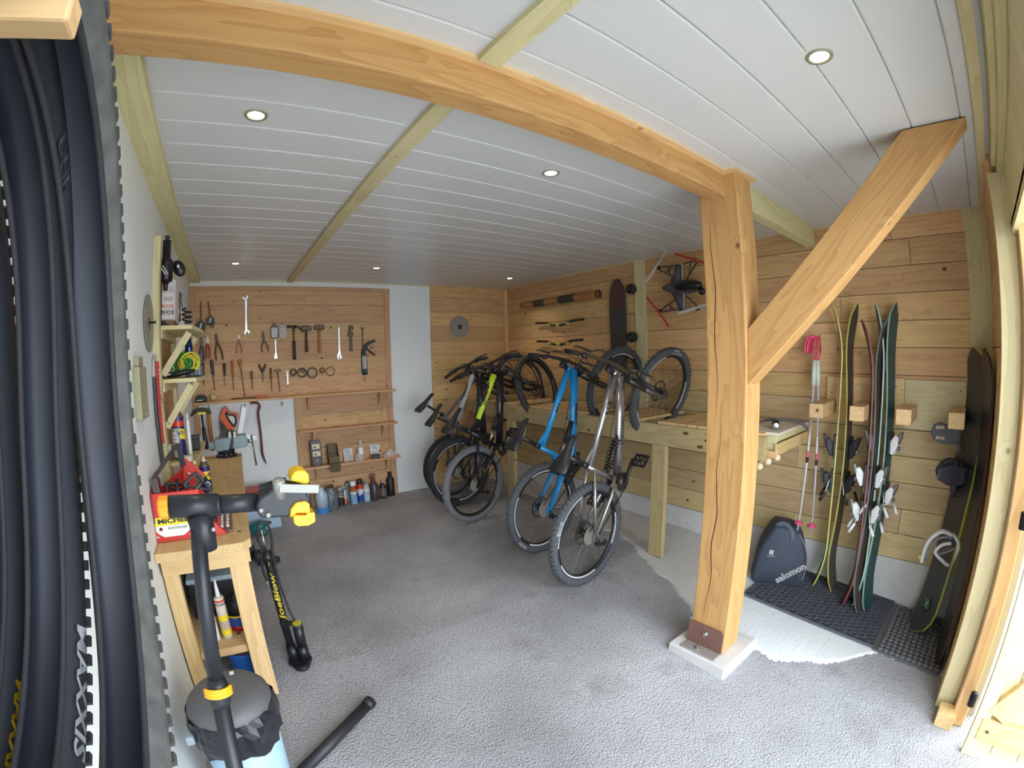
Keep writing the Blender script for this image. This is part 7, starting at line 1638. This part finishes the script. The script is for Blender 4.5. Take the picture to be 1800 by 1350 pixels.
mb=MB(); mb.add([(x0,y0,mz(y0)-0.0),(x1,y0,mz(y0)),(x1,y1,mz(y1)),(x0,y1,mz(y1))],[(0,1,2,3)]); mb.build('mat_base',plain('mat_shadow',srgb(12,12,14),0.7),MT)  # near-black sheet: the shade down in the cells is put into its colour
MG=thing('studded_mat','grey studded rubber mat beside the black one, in the front corner','mat',(2.97,0.09,-0.15))
x0,x1,y0,y1=2.64,3.265,-0.115,0.288
mb=MB(); mb.add([(x0,y0,mz(y0)-0.004),(x1,y0,mz(y0)-0.004),(x1,y1,mz(y1)-0.004),(x0,y1,mz(y1)-0.004),(x0,y0,mz(y0)+0.009),(x1,y0,mz(y0)+0.009),(x1,y1,mz(y1)+0.009),(x0,y1,mz(y1)+0.009)],[(3,2,1,0),(4,5,6,7),(0,1,5,4),(1,2,6,5),(2,3,7,6),(3,0,4,7)]); mb.build('mat_base',RUBG,MG)
stud=MB().lathe([(0.0185,0.0),(0.018,0.010),(0.013,0.016),(0.0,0.016)],None,n=10)
first=None; cnt=0
mbx=MB(); yy=y0+0.022; row=0
while yy<y1-0.012:
    xx=x0+0.022
    while xx<x1-0.012:
        z=mz(yy)+0.009
        if cnt<300:
            if first is None: first=stud.build('stud',RUBG,MG,local=True); o=first
            else: o=first.copy(); COL.objects.link(o)
            o.location=Vector((xx,yy,z))-Vector(MG.location); cnt+=1
        else: mbx.lathe([(0.0185,0.0),(0.018,0.010),(0.013,0.016),(0.0,0.016)],Matrix.Translation((xx,yy,z)),n=8)
        xx+=0.040
    yy+=0.034; row+=1
if mbx.v: mbx.build('studs',RUBG,MG,kind='stuff')
# ================================================================ tyres hanging at the left, close to the lens
PG=thing('tyre_rail','short wooden rail sticking out of the left wall with tyres hung on it','rail',(-0.25,0.30,1.764))
MB().box((-0.396,0.288,1.764),(-0.122,0.312,1.789)).build('rail',spruce('X'),PG,bevel=0.003)
TYM=plain('tyre_inside',srgb(40,43,54),0.55,noise=0.15,scale=12); TYD=plain('tyre_wall_dark',srgb(50,52,58),0.6,noise=0.2,scale=14); TYG=plain('tyre_wall_dusty',srgb(82,84,82),0.85,noise=0.75,scale=38,bump=0.4); TYO=plain('tyre_tread',srgb(62,62,62),0.85,noise=0.35,scale=30,bump=0.4)
def hang_tyre(x,lab,w,zc,ry,rz,tilt,yc,twist=0.0,inner=None,txt=None,xs=None,outer=None,h=0.050):
    """a loose tyre drooping over the peg: an oval loop in a plane nearly parallel to the wall, open towards its middle"""
    t=thing('hanging_tyre_loop',lab,'tyre',(x,yc,zc-rz),'loose tyres hanging from the peg')
    n=96; prof=[(0.0,-0.62),(0.10,-0.66),(0.45,-0.95),(0.78,-1.0),(0.95,-0.72),(1.0,-0.25),(1.0,0.25),(0.95,0.72),(0.78,1.0),(0.45,0.95),(0.10,0.66),(0.0,0.62),(0.05,0.56),(0.42,0.86),(0.74,0.90),(0.89,0.62),(0.93,0.0),(0.89,-0.62),(0.74,-0.90),(0.42,-0.86),(0.05,-0.56)]
    m=len(prof)
    mb=MB(); mk=MB()
    def cen(i):
        a=2*PI*i/n; cy=math.cos(a); cz=math.sin(a); e=0.86
        y=yc+ry*math.copysign(abs(cy)**e,cy); z=zc+rz*math.copysign(abs(cz)**e,cz)
        xo=x+(tilt*(zc-z))+ (xs(a) if xs else 0); return Vector((xo,y,z))
    C=[cen(i) for i in range(n)]; P_=[]
    for i in range(n):
        T=(C[(i+1)%n]-C[i-1]).normalized(); sd=V(1,0,0); sd=(sd-T*sd.dot(T)).normalized(); o=sd.cross(T); 
        if o.dot(C[i]-V(x,yc,zc))<0: o=-o
        tw=twist*math.sin(2*PI*i/n*1.0+0.4); R3=Matrix.Rotation(tw,3,T); o2=R3@o; s2=R3@sd
        P_.append((T,o2,s2))
        for d,s in prof: mb.v.append(tuple(C[i]+o2*(d*h)+s2*(s*w)))
    for nm,k0,k1,mt in (('outer_wall',0,11,outer or TYD),('inner_liner',11,m,inner or TYM)):
        q=MB(); q.v=mb.v
        for i in range(n):
            for k in range(k0,k1): q.f.append((i*m+k,((i+1)%n)*m+k,((i+1)%n)*m+(k+1)%m,i*m+(k+1)%m)); q.sm.append(True)
        o=q.build(nm,mt,t)
        import bmesh
        bm2=bmesh.new(); bm2.from_mesh(o.data); bmesh.ops.delete(bm2,geom=[v for v in bm2.verts if not v.link_faces],context='VERTS'); bm2.to_mesh(o.data); bm2.free()
    for i in range(n):
        T,o,s=P_[i]
        for sv,dv in ((-0.80,0.95),(-0.28,1.02),(0.28,1.02),(0.80,0.95)):
            p=C[i]+o*(dv*h+0.0045)+s*(sv*w); mk.bar(p-T*0.0065,p+T*0.0055,0.40*w,0.009,up=o)
    mk.build('tread_knobs',TYO,t,kind='stuff')
    mr=MB()
    for sgn in (-1,1): mr.tube([C[i]+P_[i][1]*(0.03*h)+P_[i][2]*(sgn*0.62*w) for i in range(n)],0.0035,6,closed=True)
    mr.build('bead',RUBBER,t)
    if txt:
        for word,i0,sz,side,mat in txt:
            def fn(xx,yy,i0=i0,side=side):
                u=i0+xx/ (2*PI*0.5*(ry+rz))*n*-1; a=int(math.floor(u)); f=u-a; i=a%n; j=(a+1)%n
                c=C[i]*(1-f)+C[j]*f; o=P_[i][1]*(1-f)+P_[j][1]*f; s=P_[i][2]*(1-f)+P_[j][2]*f
                d=0.45+yy/h; sv=0.95 if d<0.8 else 0.95
                return c+o*(d*h)+s*side*(sv*w+0.0015)
            bent_lettering(word,sz,mat,t,fn,bold=0.0012)
    return t
hang_tyre(-0.157,'hanging tyre nearest the room, its knobbly edge against the white wall',0.034,1.496,0.30,0.30,-0.015,0.26,0.10,outer=TYG,h=0.043)
hang_tyre(-0.226,'hanging tyre with white letters on its wall, second from the room',0.033,1.496,0.30,0.30,-0.075,0.26,-0.05,txt=[('DHR',13,0.03,1,plain('txt_grey',srgb(84,84,90),0.6)),('MAXXIS',82,0.040,1,plain('txt_white',srgb(226,230,232),0.5))])
hang_tyre(-0.300,'hanging tyre third from the room, close to the left wall',0.032,1.496,0.31,0.30,-0.06,0.26,0.06,txt=[('MAXXIS',80,0.03,1,plain('txt_yellow',srgb(230,190,40),0.5))])
hang_tyre(-0.362,'hanging tyre furthest from the room, flat against the wall',0.028,1.496,0.30,0.30,0.0,0.26,0.0)
